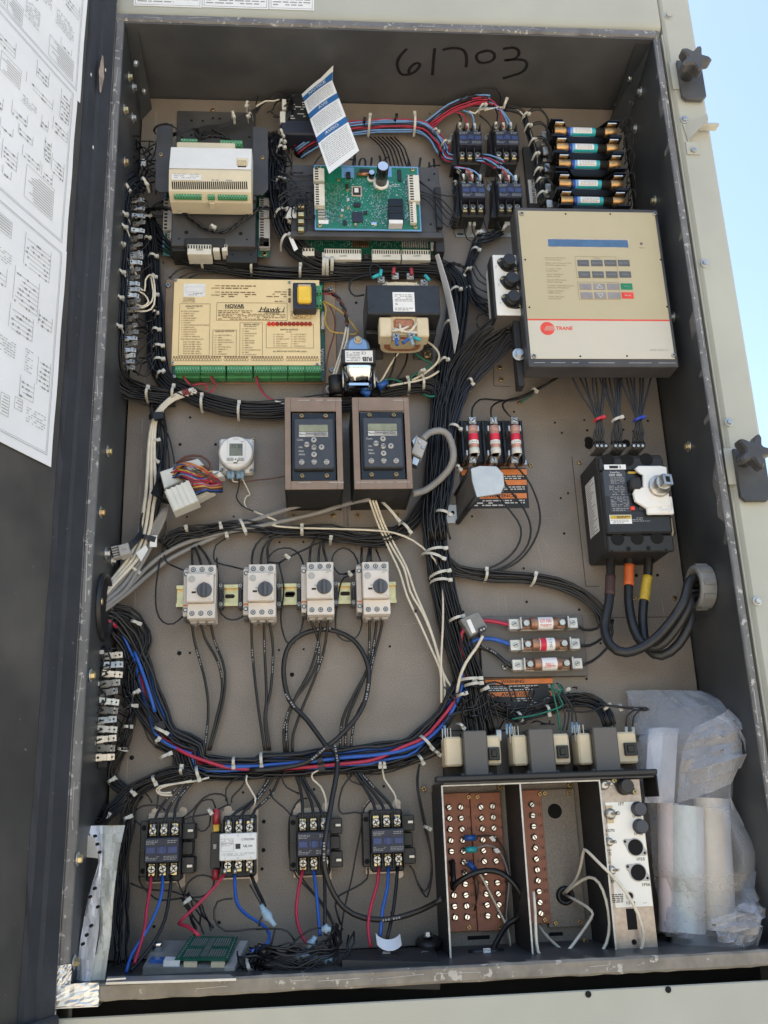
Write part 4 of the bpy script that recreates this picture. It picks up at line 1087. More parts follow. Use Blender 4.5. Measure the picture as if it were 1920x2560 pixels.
# ------------------------------------------------------------------ keypad box
TD = .150
def tz(fr,y): return P(fr,550,y,TD).z
o = at('keypad_box', 'dark metal box with a tan keypad front, blue display strip and red line', 'keypad box', 'F',580,300,.12)
ztop = P('C',480,1350,TD).z; zbot = P('F',590,822,TD).z
xl = (P('C',28,1500,TD).x+P('F',100,700,TD).x)/2; xr = (P('C',955,1500,TD).x+P('F',1070,700,TD).x)/2
MB().box(xl,xr,zbot,ztop,TD-.045,TD,.0015).build('box_shell', 'bracket', o, True)
pl, prr = xl+.005, xr-.006; pz1 = ztop-.008; pz0 = P('F',590,772,TD).z; zr = P('F',570,522,TD).z
MB().box(pl,prr,zr,pz1,TD,TD+.0015,.0004).build('upper_front_plate', 'keypad_face', o, True)
MB().box(pl,prr,pz0,zr-.0003,TD,TD+.0015,.0004).build('lower_front_plate', 'keypad_low', o, True)
kd = TD+.0018
MB().box(pl,prr,zr-.0012,zr+.0016,TD+.0014,kd+.0001,.0001).build('red_line', 'red_print', o, True)
b = MB(); r = random.Random(4); x = pl+.005                  # worn white marks along the lower rim of the box
while x < prr-.02:
 w = r.uniform(.01,.05); zz = P('F',590,798,TD).z; b.add([X3(x,zz,TD+.0004),X3(x+w,zz,TD+.0004),X3(x+w,zz+.0009,TD+.0004),X3(x,zz+.0009,TD+.0004)],[(0,1,2,3)]); x += w+r.uniform(.008,.03)
b.build('rim_scuff', 'scuff', o, True)['kind'] = 'stuff'
box(o, 'display_frame', 'fuse_tan', 'C',226,1544,762,1606,TD,kd+.0002,.002); box(o, 'display', 'lcd', 'C',234,1551,753,1600,TD,kd+.0008,.002)
cyl(o, 'alarm_light', 'btn_dark', 'C',839,1577,TD,kd+.001,.0026,10); txt(o, 'Alarm', 'C',824,858,1606,9,kd,'print_brown')
for x,y in ((62,1387),(925,1387)): scr(o, 'C',x,y,TD+.0015,.0042,'steel',.003)
for x,y in ((142,754),(1047,749)): scr(o, 'F',x,y,TD+.0015,.0042,'steel',.003)
for fr,x,y in (('C',348,1386),('C',637,1386),('F',86,127),('F',964,126),('F',113,435),('F',1005,432),('F',443,753),('F',746,751)): cyl(o, 'hole', 'hole', fr,x,y,TD,kd,.0022,10)
rows = (((425,500,148,'Status','btn_dark'),(513,588,148,'Setpoints','btn_dark'),(600,676,148,'Diagnostics','btn_dark'),(688,763,148,'Test Start','btn_dark')),
  ((432,508,222,'Setup','btn_dark'),(521,596,222,'Configuration','btn_dark'),(610,684,222,'Service Menu','btn_dark'),(697,772,222,'Custom','btn_dark')),
  ((440,517,301,'Previous','btn_gray'),(529,605,301,'','btn_gray'),(618,694,301,'Enter','btn_gray'),(706,781,300,'Auto','btn_green')),
  ((447,523,358,'Next','btn_gray'),(536,612,358,'','btn_gray'),(624,700,358,'Cancel','btn_gray'),(712,789,358,'Stop','btn_red')))
for ri,row in enumerate(rows):
 for x0_,x1_,y,s,m in row:
  bt = box(o, 'button', m, 'F',x0_,y-20,x1_,y+20,TD+.001,kd+.0008,.0008)
  if s: txt(o, s, 'F',x0_+(6 if len(s)>8 else 18),x1_-(6 if len(s)>8 else 18),y,11,kd+.0011,'print_gray' if m!='btn_red' else 'print_white')
  else:
   c = P('F',(x0_+x1_)/2,y,kd+.001); s_ = 1 if ri == 2 else -1; b = MB(); q = .0052
   pts = [(c.x-q,c.z-s_*q*.7),(c.x+q,c.z-s_*q*.7),(c.x,c.z+s_*q*.8)]
   for k in range(3):
    u, v = Vector((*pts[k],0)), Vector((*pts[(k+1)%3],0)); t = (v-u).normalized(); nn = Vector((-t.y,t.x,0))*.0004
    b.add([X3(u.x-nn.x,u.y-nn.y,kd+.0011),X3(v.x-nn.x,v.y-nn.y,kd+.0011),X3(v.x+nn.x,v.y+nn.y,kd+.0011),X3(u.x+nn.x,u.y+nn.y,kd+.0011)],[(0,1,2,3)])
   b.build('arrow_mark', 'print_white', o, True)
outline(o, 'F',414,107,682,247,kd,'print_brown',.0005); outline(o, 'F',430,272,700,386,kd,'print_brown',.0005)
txt(o, 'Menus', 'F',528,570,117,9,kd,'print_brown')
for i,(y,a_,b_,x0_,x1_) in enumerate(((121,'Menu Keys Will Select','The Desired Menu',214,346),(156,'"Next" And "Previous" Will','Scroll Through Screens',217,384),(193,'"+" And "-" Will','Change Values',220,316),(229,'"Enter" Will Enter','Value Change',223,333),
  (265,'"Cancel" Will Cancel','Value Change',226,353),(302,'"Custom" Will View Custom','Status Displays',230,405),(336,'"Stop" Will Shut','Off Unit',233,336),(373,'"Auto" Will Start','Unit Operation',237,338))):
 txt(o, a_, 'F',x0_,x1_,y-6,8.5,kd,'print_brown'); txt(o, b_, 'F',x0_,x0_+(x1_-x0_)*.8,y+7,8.5,kd,'print_brown')
c = P('F',230,573,kd); b = MB(); b.lathe(X3(c.x,c.z,kd-.0004), OUT, [(0,.0128),(.0004,.0128)], 32); b.build('emblem_disc', 'red_print', o, True)
b = MB()
for k in range(9):
 z = c.z-.004+k*.001; b.add([X3(c.x-.006+k*.0004,z,kd+.0004),X3(c.x+.0125-abs(k-4)*.0004,z,kd+.0004),X3(c.x+.0125-abs(k-4)*.0004,z+.0004,kd+.0004),X3(c.x-.006+k*.0004,z+.0004,kd+.0004)],[(0,1,2,3)])
b.build('emblem_lines', 'keypad_low', o, True)
txt(o, 'TRANE', 'F',283,392,573,25,kd,'red_print',.028,.12)
txt(o, '6400-1023-01', 'F',896,1010,713,12,kd,'print_gray')
for (fr,x,y) in (('F',45,742),): hexbolt(o, P(fr,x,y,TD-.03), OUT, .008, 'zinc', 1.5)
b = MB(); b.lathe(Vector((xr,-(TD-.02),P('F',1045,500,TD).z)),(1,0,0),[(0,.008),(.004,.008)],12); b.build('latch_screw', 'zinc', o, True)
MB().box(xl-.012,xl-.0005,zbot-.02,zbot+.16,TD-.06,TD-.035,.001).build('hinge_leaf', 'blk_matte', o, True)
# ------------------------------------------------------------------ small white box with three black fuse caps
o = at('fuse_cap_box', 'white metal box with three round black fuse caps left of the keypad', 'fuse box', 'E',1600,330,.08)
FD = .128
a = rect('E',1548,96,1728,488,FD); MB().box(*a, .06, FD, .001).build('front_plate', 'panel_white', o, True)
MB().box(a[0]-.004,a[0]-.0003,a[2]-.004,a[3]-.002,.095,FD-.002,.0005).build('side_plate', 'blk_matte', o, True)
b = MB(); b.add([X3(a[0],a[2]-.0005,FD),X3(a[1],a[2]-.0005,FD),X3(a[1],a[2]-.012,.08),X3(a[0],a[2]-.012,.08)],[(3,2,1,0)]); b.build('underside', 'lam_gray', o, True)
for x,y,s in ((1628,165,'2'),(1645,282,'3'),(1656,400,'4')):
 p = P('E',x,y,FD)
 pts = []
 for k in range(28):
  t = 2*math.pi*k/28; rr_ = .0138+.0065*abs(math.cos(t+.55))**6
  pts.append((p.x+rr_*math.cos(t), p.z+rr_*math.sin(t)))
 fl = MB(); fl.prism(pts, FD, FD+.003, .0005); fl.build('cap_flange', 'blk', o, True)
 b = MB(); b.lathe(X3(p.x,p.z,FD+.003), OUT, [(0,.0115),(.012,.011),(.018,.0114),(.020,.010)], 24); b.build('fuse_cap', 'blk', o, True)
 for s_ in (-1,1): screw(o, p.x+s_*.0172*math.cos(.55), p.z-s_*.0172*math.sin(.55), FD+.003, .0032, 'gold_zinc', .001, world=True)
 txt(o, s, 'E',x-78,x-68,y+8,14,FD+.0004,'print_gray')
# ------------------------------------------------------------------ gold controller board with printed cover
o = at('gold_controller_board', 'gold printed controller board with green terminal strip and yellow transformer', 'controller', 'D',980,560)
box(o, 'base_sheet', 'novar_base', 'D',440,262,1556,930,.001,.004)
ND = .040
box(o, 'circuit_board', 'pcb_dark', 'D',500,262,1482,915,.008,.012)
box(o, 'cover', 'novar', 'D',497,255,1452,812,.037,ND,.0006)
nd = ND+.0006
for x,y,m in ((468,297,'coil_end'),(1522,318,'coil_end'),(452,832,'coil_end'),(1527,845,'coil_end')): scr(o, 'D',x,y,.004,.005,'zinc',.004)
for x,y in ((520,265),(1253,277),(1425,462),(497,798),(1433,808),(508,885)): scr(o, 'D',x,y,ND,.0032,'zinc',.0025)
box(o, 'product_label', 'label_white', 'D',568,283,708,367,ND,ND+.0005,.0001); outline(o, 'D',582,303,702,338,ND+.0009,'print_gray',.0004); lines(o, 'D',600,342,690,360,ND+.0009,2,'print_gray',2)
txt(o, 'TYPE 0000000'[:0]+'1319484003', 'D',572,634,384,10,nd,'print_brown'); outline(o, 'D',568,374,638,393,nd); txt(o, 'PRODUCT NUMBER', 'D',560,645,401,8,nd,'print_brown')
for y,s in ((296,'WARNING:'),(312,'AVERTISSEMENT:'),(337,'WARNING:'),(357,'AVERTISSEMENT:')): txt(o, s, 'D',(745 if 'AV' in s else 770),805,y,8,nd,'print_brown',.02)
lines(o, 'D',812,290,1036,320,nd,2,'print_brown',3); lines(o, 'D',812,332,1040,373,nd,3,'print_brown',4)
lines(o, 'D',1105,313,1240,405,nd,6,'print_brown',5,.5,.35)
for y in (320,337,353,383,398):
 c = P('D',1254,y,nd); b = MB(); b.lathe(X3(c.x,c.z,ND), OUT, [(0,.0028),(.0005,.0028)], 10); b.build('screw_mark', 'print_brown', o, True)
for r_ in ((537,412,738,750),(755,582,910,754),(931,535,1080,758),(1102,545,1411,700),(781,406,1240,522),(1262,462,1393,512)): outline(o, 'D',*r_,nd,'print_brown',.0007)
txt(o, 'ANALOG INPUTS', 'D',580,690,429,11,nd,'print_black',.02); txt(o, 'ANALOG OUTPUTS', 'D',771,896,592,11,nd,'print_black',.02); txt(o, 'DIGITAL INPUTS', 'D',957,1058,548,11,nd,'print_black',.02); txt(o, 'DIGITAL OUTPUTS', 'D',1195,1308,581,11,nd,'print_black',.02)
txt(o, 'NOVAR', 'D',836,960,428,25,nd,'print_black',.03); txt(o, 'CONTROLS', 'D',836,958,442,9,nd,'print_black',.03)
txt(o, 'Hawk i', 'D',1053,1220,450,34,nd,'print_black',.012,.3); txt(o, 'ADVANCED', 'D',1090,1190,474,10,nd,'print_black',.015,.2)
box(o, 'logo_rule', 'print_black', 'D',1048,463,1222,467,ND,nd+.0001,.00005)
lines(o, 'D',792,453,1020,475,nd,2,'print_brown',6); lines(o, 'D',792,476,1228,518,nd,4,'print_brown',7)
c = P('D',1292,484,nd); b = MB()
for k in range(24):
 t0, t1 = 2*math.pi*k/24, 2*math.pi*(k+1)/24; b.add([X3(c.x+q*math.cos(t),c.z+q*math.sin(t),nd) for q,t in ((.0058,t0),(.0068,t0),(.0068,t1),(.0058,t1))],[(0,1,2,3)])
b.build('listing_mark', 'print_black', o, True); txt(o, 'UL', 'D',1283,1302,484,16,nd,'print_black',.02)
lines(o, 'D',1322,468,1388,506,nd,4,'print_brown',8)
AI = ('SUPPLY STATIC PRESSURE','CURRENT LOOP (-)','MIXED AIR TEMP','RETURN AIR HUMIDITY','CURRENT LOOP (-)','CO2 SENSOR','FILTER OR RETURN AIR STATIC PRESSURE','CURRENT LOOP (-)','SUPPLY FAN VELOCITY','RETURN FAN VELOCITY','CURRENT LOOP (-)','OUTSIDE AIR TEMPERATURE')
for i,s in enumerate(AI): txt(o, s, 'D',567,567+len(s)*4.6,462+i*14.9,8.5,nd,'print_brown',.012); txt(o, str(i+1), 'D',552,560,462+i*14.9,8,nd,'print_brown')
txt(o, 'ROOM TEMPERATURE SENSOR INPUTS', 'D',546,696,643,8,nd,'print_brown',.012)
for i,s in enumerate(('SUPPLY AIR TEMP + (RED)','SUPPLY AIR TEMP - (BLACK)','RETURN AIR TEMP + (RED)','RETURN AIR TEMP - (BLACK)','SPACE AIR TEMP + (RED)','SPACE AIR TEMP - (BLACK)')): txt(o, s, 'D',564,564+len(s)*4.9,661+i*15,8.5,nd,'print_brown',.012)
for i,s in enumerate(('SUPPLY FAN SPEED (+)','COMMON','RETURN FAN SPEED (+)','CHILLED WATER VALVE (+)','COMMON','HOT WATER VALVE (+)','HUMIDIFIER (+)','COMMON','ECONOMIZER (+)')): txt(o, s, 'D',790,790+len(s)*4.4,618+i*15.2,8.5,nd,'print_brown',.012); txt(o, str(19+i), 'D',768,780,618+i*15.2,8,nd,'print_brown')
for i,s in enumerate(('SUPPLY FAN STATUS','COMMON','RETURN FAN STATUS','FILTER STATUS','COMMON','SMOKE DETECTOR','TIMED OVERRIDE','COMMON','FREEZE STAT','HEAT CONFIRMATION INPUT','COMMON','AUX DIGITAL INPUT')): txt(o, s, 'D',963,963+len(s)*4.6,576+i*15.2,8.5,nd,'print_brown',.012); txt(o, str(28+i), 'D',945,957,576+i*15.2,8,nd,'print_brown')
for i,s in enumerate(('SUPPLY FAN','RETURN FAN','AUX DIGITAL OUTPUT','COOL 1','COOL 2 OR HEAT 7','COOL 3 OR HEAT 6')): txt(o, s, 'D',1168,1168+len(s)*4.7,612+i*15,8.5,nd,'print_brown',.012); txt(o, str(40+i), 'D',1148,1160,612+i*15,8,nd,'print_brown')
for i,s in enumerate(('COOL 4 OR HEAT 5','HEAT 4 OR COOL 5','HEAT 3 OR COOL 6','HEAT 2 OR COOL 7','HEAT 1','CONTROL 24V HOT')): txt(o, s, 'D',1282,1282+len(s)*5,612+i*15.2,8.5,nd,'print_brown',.012); txt(o, str(46+i), 'D',1262,1274,612+i*15.2,8,nd,'print_brown')
txt(o, 'ALL INPUTS AND OUTPUTS ARE CLASS 2', 'D',1147,1366,722,11,nd,'print_black',.012,.15)
lines(o, 'D',592,437,690,446,nd,1,'print_brown',9); lines(o, 'D',960,556,1060,564,nd,1,'print_brown',10); lines(o, 'D',1212,592,1290,600,nd,1,'print_brown',11)
for i in range(11):
 x = 1122+i*26.5; c = P('D',x,546,ND); b = MB(); b.lathe(X3(c.x,c.z,ND), OUT, [(0,.0037),(.003,.0036),(.005,.0028),(.006,.0012)], 12); b.build('indicator_light', 'led_lit' if i < 2 else 'led_red', o, True)
b = MB()
for i in range(51):                               # terminal numbers and screw circles above the strip
 x = 505+i*17.5+(18 if i > 17 else 0)+(18 if i > 26 else 0)+(18 if i>38 else 0); c = P('D',x,775,nd); rr_ = .0031
 for k in range(10):
  t0, t1 = 2*math.pi*k/10, 2*math.pi*(k+1)/10; b.add([X3(c.x+q*math.cos(t),c.z+q*math.sin(t),nd) for q,t in ((rr_*.75,t0),(rr_,t0),(rr_,t1),(rr_*.75,t1))],[(0,1,2,3)])
 c2 = P('D',x,758,nd); b.add([X3(c2.x-.0016,c2.z-.0014,nd),X3(c2.x+.0016,c2.z-.0014,nd),X3(c2.x+.0016,c2.z+.0014,nd),X3(c2.x-.0016,c2.z+.0014,nd)],[(0,1,2,3)])
b.build('terminal_marks', 'print_brown', o, True)
for x0_,x1_,n_ in ((510,672,9),(677,838,9),(848,1012,9),(1022,1132,6),(1134,1240,6),(1246,1352,6),(1355,1458,6)):
 termrow(o, 'D',x0_,815,x1_,858,.012,.046,n_); box(o, 'terminal_base', 'term_green', 'D',x0_,856,x1_,892,.012,.03,.001)
b = MB()
for i in range(52):
 x = 520+i*18.1; c = P('D',x,903,.0125); b.add([X3(c.x-.0022,c.z-.002,.0125),X3(c.x+.0022,c.z-.002,.0125),X3(c.x+.0022,c.z+.002,.0125),X3(c.x-.0022,c.z+.002,.0125)],[(0,1,2,3)])
b.build('terminal_numbers', 'print_white', o, True)
box(o, 'transformer_core', 'navy', 'D',1276,274,1426,446,.012,.062,.002); box(o, 'transformer_foot', 'amber', 'D',1285,425,1424,452,.012,.055,.001); box(o, 'transformer_coil', 'amber', 'D',1305,290,1396,400,.05,.071,.003); box(o, 'coil_lip', 'coil_paper', 'D',1308,286,1392,298,.05,.0722,.001)
termrow(o, 'D',1424,295,1464,358,.012,.045,2); termrow(o, 'D',1424,362,1464,440,.012,.045,2)
p = P('D',1463,775,.0126); text(o, 'NOVAR', p.x, p.z, .0126, .013, 'print_white', rot=math.pi/2, world=True, bold=.02)
p = P('D',1474,790,.0126); text(o, 'CONTROLS', p.x-.001, p.z, .0126, .006, 'print_white', rot=math.pi/2, world=True)
b = MB(); a_, e_ = P('D',1466,470,.018), P('D',1468,575,.018); b.rod(a_, e_, .004); b.build('glass_fuse', 'conn_clear', o, True)
for y in (480,570): box(o, 'fuse_clip', 'steel', 'D',1456,y-8,1478,y+8,.012,.022,.0005)
# ------------------------------------------------------------------ large control transformer
o = at('control_transformer', 'large black control transformer with white label and exposed copper winding', 'transformer', 'E',950,480)
KD = .125
a = rect('E',716,290,1192,480,KD)
MB().box(a[0],a[1],a[2],a[3],.025,KD,.002).build('lamination_stack', 'lam_dark', o, True)
x0, x1 = a[0], a[1]; cx = (x0+x1)/2
cw = x1-x0
zf = P('E',950,640,.05).z; MB().box(x0+.001,x1-.001,zf,a[2]-.0005,.012,.07,.002).build('lower_frame', 'lam_dark', o, True)
fz = P('E',950,770,.005).z
for s in (-1,1): MB().box(cx+s*cw*.36-cw*.14,cx+s*cw*.36+cw*.14,fz,zf+.004,.001,.005,.001).build('mounting_foot', 'bracket', o, True)
def racetrack(cx, w, d0, d1, z0, z1, m, nm):
 """a wound coil seen end on: rounded body standing out of the core along z"""
 pts = []; dm = (d0+d1)/2; rr_ = (d1-d0)/2
 for k in range(32):
  t = 2*math.pi*k/32; c, s = math.cos(t), math.sin(t)
  pts.append((cx+(abs(c)**.55)*math.copysign(1,c)*w, dm+(abs(s)**.55)*math.copysign(1,s)*rr_))
 b = MB(); zprism(b, pts, z0, z1); return b.build(nm, m, o, True)
zl0 = P('E',945,625,.11).z
racetrack(cx, cw*.30, .045, .115, zl0, a[2]+.001, 'tan_coil', 'coil_lower')
racetrack(cx, cw*.25, .055, .108, zl0-.001, zl0+.01, 'coil_copper', 'winding_lower')
racetrack(cx, cw*.17, .065, .100, zl0-.002, zl0+.01, 'coil_paper', 'winding_core')
for s in (-1,1): MB().box(cx+s*cw*.25-cw*.085,cx+s*cw*.25+cw*.085,zl0-.004,a[2]-.002,.085,.1185,.002).build('paper_flap', 'tan_coil', o, True)
MB().box(cx-cw*.14,cx+cw*.14,zl0+.012,a[2]-.004,.10,.119,.004).build('copper_strap', 'coil_copper', o, True)
zt_ = a[3]; racetrack(cx, cw*.29, .045, .112, zt_-.001, zt_+.013, 'tan_coil', 'coil_upper'); racetrack(cx, cw*.24, .052, .105, zt_+.0125, zt_+.015, 'coil_copper', 'winding_upper')
for xx in (-.025,-.009,.010,.026):
 b = MB(); b.tube(spline([Vector((cx+xx,-.113,zt_+.003)),Vector((cx+xx*1.05,-.106,zt_+.015)),Vector((cx+xx*1.1,-.09,zt_+.024))],.006),.002,6); b.build('winding_lead', 'wire_white', o, True)
for (xa,ya,xb,yb) in ((875,590,990,560),(900,575,1045,600),(930,545,945,600),(985,600,1040,540)):
 b = MB(); b.tube(spline([P('E',xa,ya,.118),P('E',(xa+xb)/2,(ya+yb)/2+8,.121),P('E',xb,yb,.119)],.006),.0024,6); b.build('winding_lead', 'wire_white', o, True)
box(o, 'label', 'label_white', 'E',887,338,1028,463,KD,KD+.0006,.001); lines(o, 'E',900,350,1016,400,KD+.001,5,'print_gray',12); txt(o, 'UL', 'E',903,920,415,14,KD+.001,'print_black',.02); lines(o, 'E',900,436,1016,458,KD+.001,2,'print_gray',13)
for fr,x,y in (('E',735,435),):
 b = MB(); g = [P(fr,715+x_,y_,KD+.0006) for x_,y_ in ((8,448),(55,418),(60,422),(14,455))]; b.add(g,[(3,2,1,0)]); b.build('scuff_mark', 'print_black', o, True)
for (x,y,dd) in ((812,255,.10),(903,230,.10),(1000,232,.10),(1090,275,.10)):
 p = P('E',x,y,dd); q_ = MB(); q_.box(p.x-.0065,p.x+.0065,p.z-.007,p.z+.0065,dd-.004,dd,.001); q_.build('terminal_lug', 'steel', o, True); screw(o, p.x, p.z, dd, .0052, 'steel', .003, world=True)
for (x,y) in ((908,625),(1008,622)):
 dd = .125; p = P('E',x,y,dd); q_ = MB(); q_.box(p.x-.0065,p.x+.0065,p.z-.007,p.z+.0065,dd-.004,dd,.001); q_.build('terminal_lug', 'steel', o, True); screw(o, p.x, p.z, dd, .0052, 'steel', .003, world=True)
scr(o, 'E',1110,745,.005,.009,'brass',.005)
# hanging card beside the transformer
o = at('hanging_card', 'plain white card seen edge-on hanging right of the large black transformer', 'card', 'E',1250,480,.1)
b = MB(); q4 = [P('E',1165,85,.10),P('E',1190,135,.13),P('E',1310,590,.14),P('E',1283,735,.115)]
pa = [q4[0],q4[1]]; g = []
for i in range(11):
 t = i/10; l = P('E',1160,100,.085).lerp(P('E',1283,735,.095),t); r_ = P('E',1183,88,.13).lerp(P('E',1310,600,.15),t); w = .004*math.sin(t*3)
 g.append([l+Vector((w,0,0)), l.lerp(r_,.5)+Vector((w*1.6,0,0)), r_+Vector((w,0,0))])
b.sheet(g, True, .0006, (0.9,.3,0)); b.build('sheet', 'paper', o, True)
# ------------------------------------------------------------------ small relay transformer
o = at('relay_transformer', 'small transformer with sky blue end, white printed label and chrome bell', 'transformer', 'E',665,790)
a = rect('E',555,706,775,800,.085)
MB().box(a[0],a[1],a[2],a[3],.012,.085,.001).build('core', 'blk', o, True)
MB().box(a[0]+.004,a[1]-.004,a[2]-.04,a[2],.012,.055,.002).build('lower_frame', 'blk_gloss', o, True)
cx, zt_, hw = (a[0]+a[1])/2, a[3], (a[1]-a[0])/2
pts = []
for k in range(25):
 t = math.pi*k/24; pts.append((cx-math.cos(t)*hw*.70, zt_+.030*(math.sin(t)**.5)))
b = MB(); b.prism([(cx-hw*.7,zt_-.002)]+pts+[(cx+hw*.7,zt_-.002)], .02, .078, .006); b.build('end_bell', 'coil_end', o, True)
p = P('E',660,645,.079); hexbolt(o, P('E',660,648,.079), OUT, .006, 'brass', 1.3)
b = MB(); zc = P('E',662,805,.085).z; zl = P('E',660,890,.083).z
g = []
for i in range(9):
 t = i/8; z = zc+(zl-zc)*t; w = hw*(.84-.10*t); d = .082-.012*t*t
 g.append([X3(cx-w,z,.03),X3(cx-w,z,d-.006),X3(cx-w+.006,z,d),X3(cx+w-.006,z,d),X3(cx+w,z,d-.006),X3(cx+w,z,.03)])
b.sheet([q[::-1] for q in g][::-1], True); b.build('chrome_bell', 'mirror_steel', o, True)
b = MB(); b.box(cx-hw*.7,cx+hw*.7,zl-.012,zl,.03,.068,.004); b.build('bell_bottom', 'mirror_steel', o, True)
for s in (-1,1):
 b = MB(); b.rod(X3(cx+s*hw*.93,a[2]-.04,.07),X3(cx+s*hw*.93,a[2],.07),.0018); b.build('tie_rod', 'steel', o, True)
box(o, 'label', 'label_white', 'E',578,716,757,792,.085,.0856,.0004); txt(o, 'RIB', 'E',690,752,770,30,.0862,'print_black',.03,rot=math.pi); txt(o, 'CE', 'E',683,712,731,20,.086,'print_black',rot=math.pi); lines(o, 'E',586,724,676,786,.086,6,'print_gray',14)
# ------------------------------------------------------------------ two drive keypads on folded brackets
def keypad(label, f0, f1, cut, kp, seed):
 o = at('drive_keypad', label, 'keypad', 'E',(f0[0]+f1[0])/2,(f0[1]+f1[1])/2, 0, 'drive keypads on folded metal brackets')
 DD = .125; a = rect('E',*f0,*f1,DD); c = rect('E',*cut,DD)
 for nm,(xa,xb,za,zb) in (('bracket_face',(a[0],c[0],a[2],a[3])),('bracket_face',(c[1],a[1],a[2],a[3])),('bracket_face',(c[0],c[1],c[3],a[3])),('bracket_face',(c[0],c[1],a[2],c[2]))):
  MB().box(xa+(.0002 if xa==c[0] else 0),xb-(.0002 if xb==c[1] else 0),za,zb,DD-.003,DD,.0003).build(nm, 'plate_taupe', o, True)
 for s,x in ((-1,a[0]),(1,a[1])): MB().box(x-.0005 if s<0 else x-.0025,x+.0025 if s<0 else x+.0005,a[2],a[3]-.002,.003,DD-.0032,.0004).build('bracket_side', 'blk_matte', o, True)
 MB().box(a[0]+.003,a[1]-.003,a[2]+.03,a[3]-.003,.03,.032,.0005).build('inner_sheet', 'blk', o, True)
 MB().box(a[0]+.003,a[1]-.003,a[2]+.001,a[2]+.004,.004,DD-.0035,.0003).build('bracket_floor', 'blk_matte', o, True)
 za = P('H',400,130,.004).z; MB().box(a[0]-.006,a[1]+.004,za-.022,za+.022,.001,.004,.0005).build('foot_flange', 'plate', o, True)
 for t in (.12,.85): screw(o, a[0]+(a[1]-a[0])*t, za, .004, .0045, 'brass', .003, world=True)
 MB().box(c[0]+.0004,c[1]-.0004,c[2]+.0004,c[3]-.0004,DD-.02,DD-.0045,.002).build('mounting_frame', 'blk_gloss', o, True)
 k = rect('E',*kp,DD+.006); MB().box(*k,DD-.01,DD+.006,.002).build('keypad_body', 'drive_face', o, True)
 w, h = k[1]-k[0], k[3]-k[2]; X = lambda u: k[0]+w*u; Z = lambda v: k[3]-h*v; fd = DD+.0064
 def rb(nm, m, u0, v0, u1, v1, e=.0006): return MB().box(X(u0),X(u1),Z(v1),Z(v0),DD+.005,fd+e,.0003).build(nm, m, o, True)
 rb('display', 'lcd_green', .13,.135,.86,.275); rb('menu_strip', 'conn_gray', .13,.28,.86,.375,.0002); rb('menu_tab', 'print_white', .13,.285,.29,.372,.0006)
 T = lambda s,u,v,sz,m='print_white',bold=.0: text(o, s, X(u), Z(v), fd+.0012, sz, m, world=True, bold=bold)
 T('Menu',.21,.33,.0055,'print_black'); T('Status',.40,.315,.005,'print_black'); T('Quick',.585,.31,.005,'print_black'); T('Menu',.585,.345,.005,'print_black'); T('Main',.76,.31,.005,'print_black'); T('Menu',.76,.345,.005,'print_black')
 for u,v,s in ((.5,.44,'^'),(.32,.53,'Back'),(.5,.585,'OK'),(.69,.585,'>'),(.5,.73,'v'),(.19,.875,'Hand On'),(.5,.875,'Off Reset'),(.81,.875,'Auto On')):
  b = MB(); b.lathe(X3(X(u),Z(v),DD+.005), OUT, [(0,w*.072),(.0024,w*.07),(.003,w*.06)], 20); b.build('round_button', 'conn_gray', o, True)
  if s in '^>v':
   q = w*.036; a_ = {'^':math.pi/2,'>':0,'v':-math.pi/2}[s]; b = MB()
   b.add([X3(X(u)+q*math.cos(a_+t),Z(v)+q*math.sin(a_+t),fd+.0024) for t in (0,2.1,4.19)],[(0,1,2)]); b.build('arrow_mark', 'print_black', o, True)
  elif ' ' in s:
   for j,wd in enumerate(s.split()): text(o, wd, X(u), Z(v)+(.0022 if j == 0 else -.0022), fd+.0024, .004, 'print_black', world=True)
  else: text(o, s, X(u), Z(v), fd+.0024, .0075 if s=='OK' else .0048, 'print_black', world=True, bold=.01)
 T('Com.',.16,.44,.005)
 for v,s,wd in ((.59,'On',.10),(.665,'Warn',.12),(.73,'Alarm',.16)):
  b = MB(); frame_line(b, X(.12),X(.12+wd),Z(v+.014),Z(v-.014),fd+.0006,.0004); b.build('light_outline', 'print_gray', o, True); T(s,.12+wd/2,v,.0038)
 for u in (.24,.77):
  for zz in ((c[3]+k[3])/2, (c[2]+k[2])/2): screw(o, c[0]+(c[1]-c[0])*u, zz, DD-.0045, .0042, 'brass', .004, world=True)
 b = MB(); r = random.Random(seed); x = a[0]+.004
 while x < a[1]-.01:
  l = r.uniform(.01,.03)
  for z_ in (a[3]-.006, a[2]+.011):
   if r.random() < .7: b.add([X3(x,z_,DD+.0004),X3(x+l,z_,DD+.0004),X3(x+l,z_+.0012,DD+.0004),X3(x,z_+.0012,DD+.0004)],[(0,1,2,3)])
  x += l+r.uniform(.004,.012)
 b.build('scuff', 'scuff', o, True)['kind'] = 'stuff'
 return o
keypad('left drive keypad on a taupe folded bracket below the gold board', (187,1020),(560,1615),(225,1110,523,1560),(245,1155,504,1480),1)
keypad('right drive keypad on a taupe folded bracket beside the grey cable plug', (630,1020),(1003,1612),(671,1105,970,1552),(694,1148,952,1472),2)
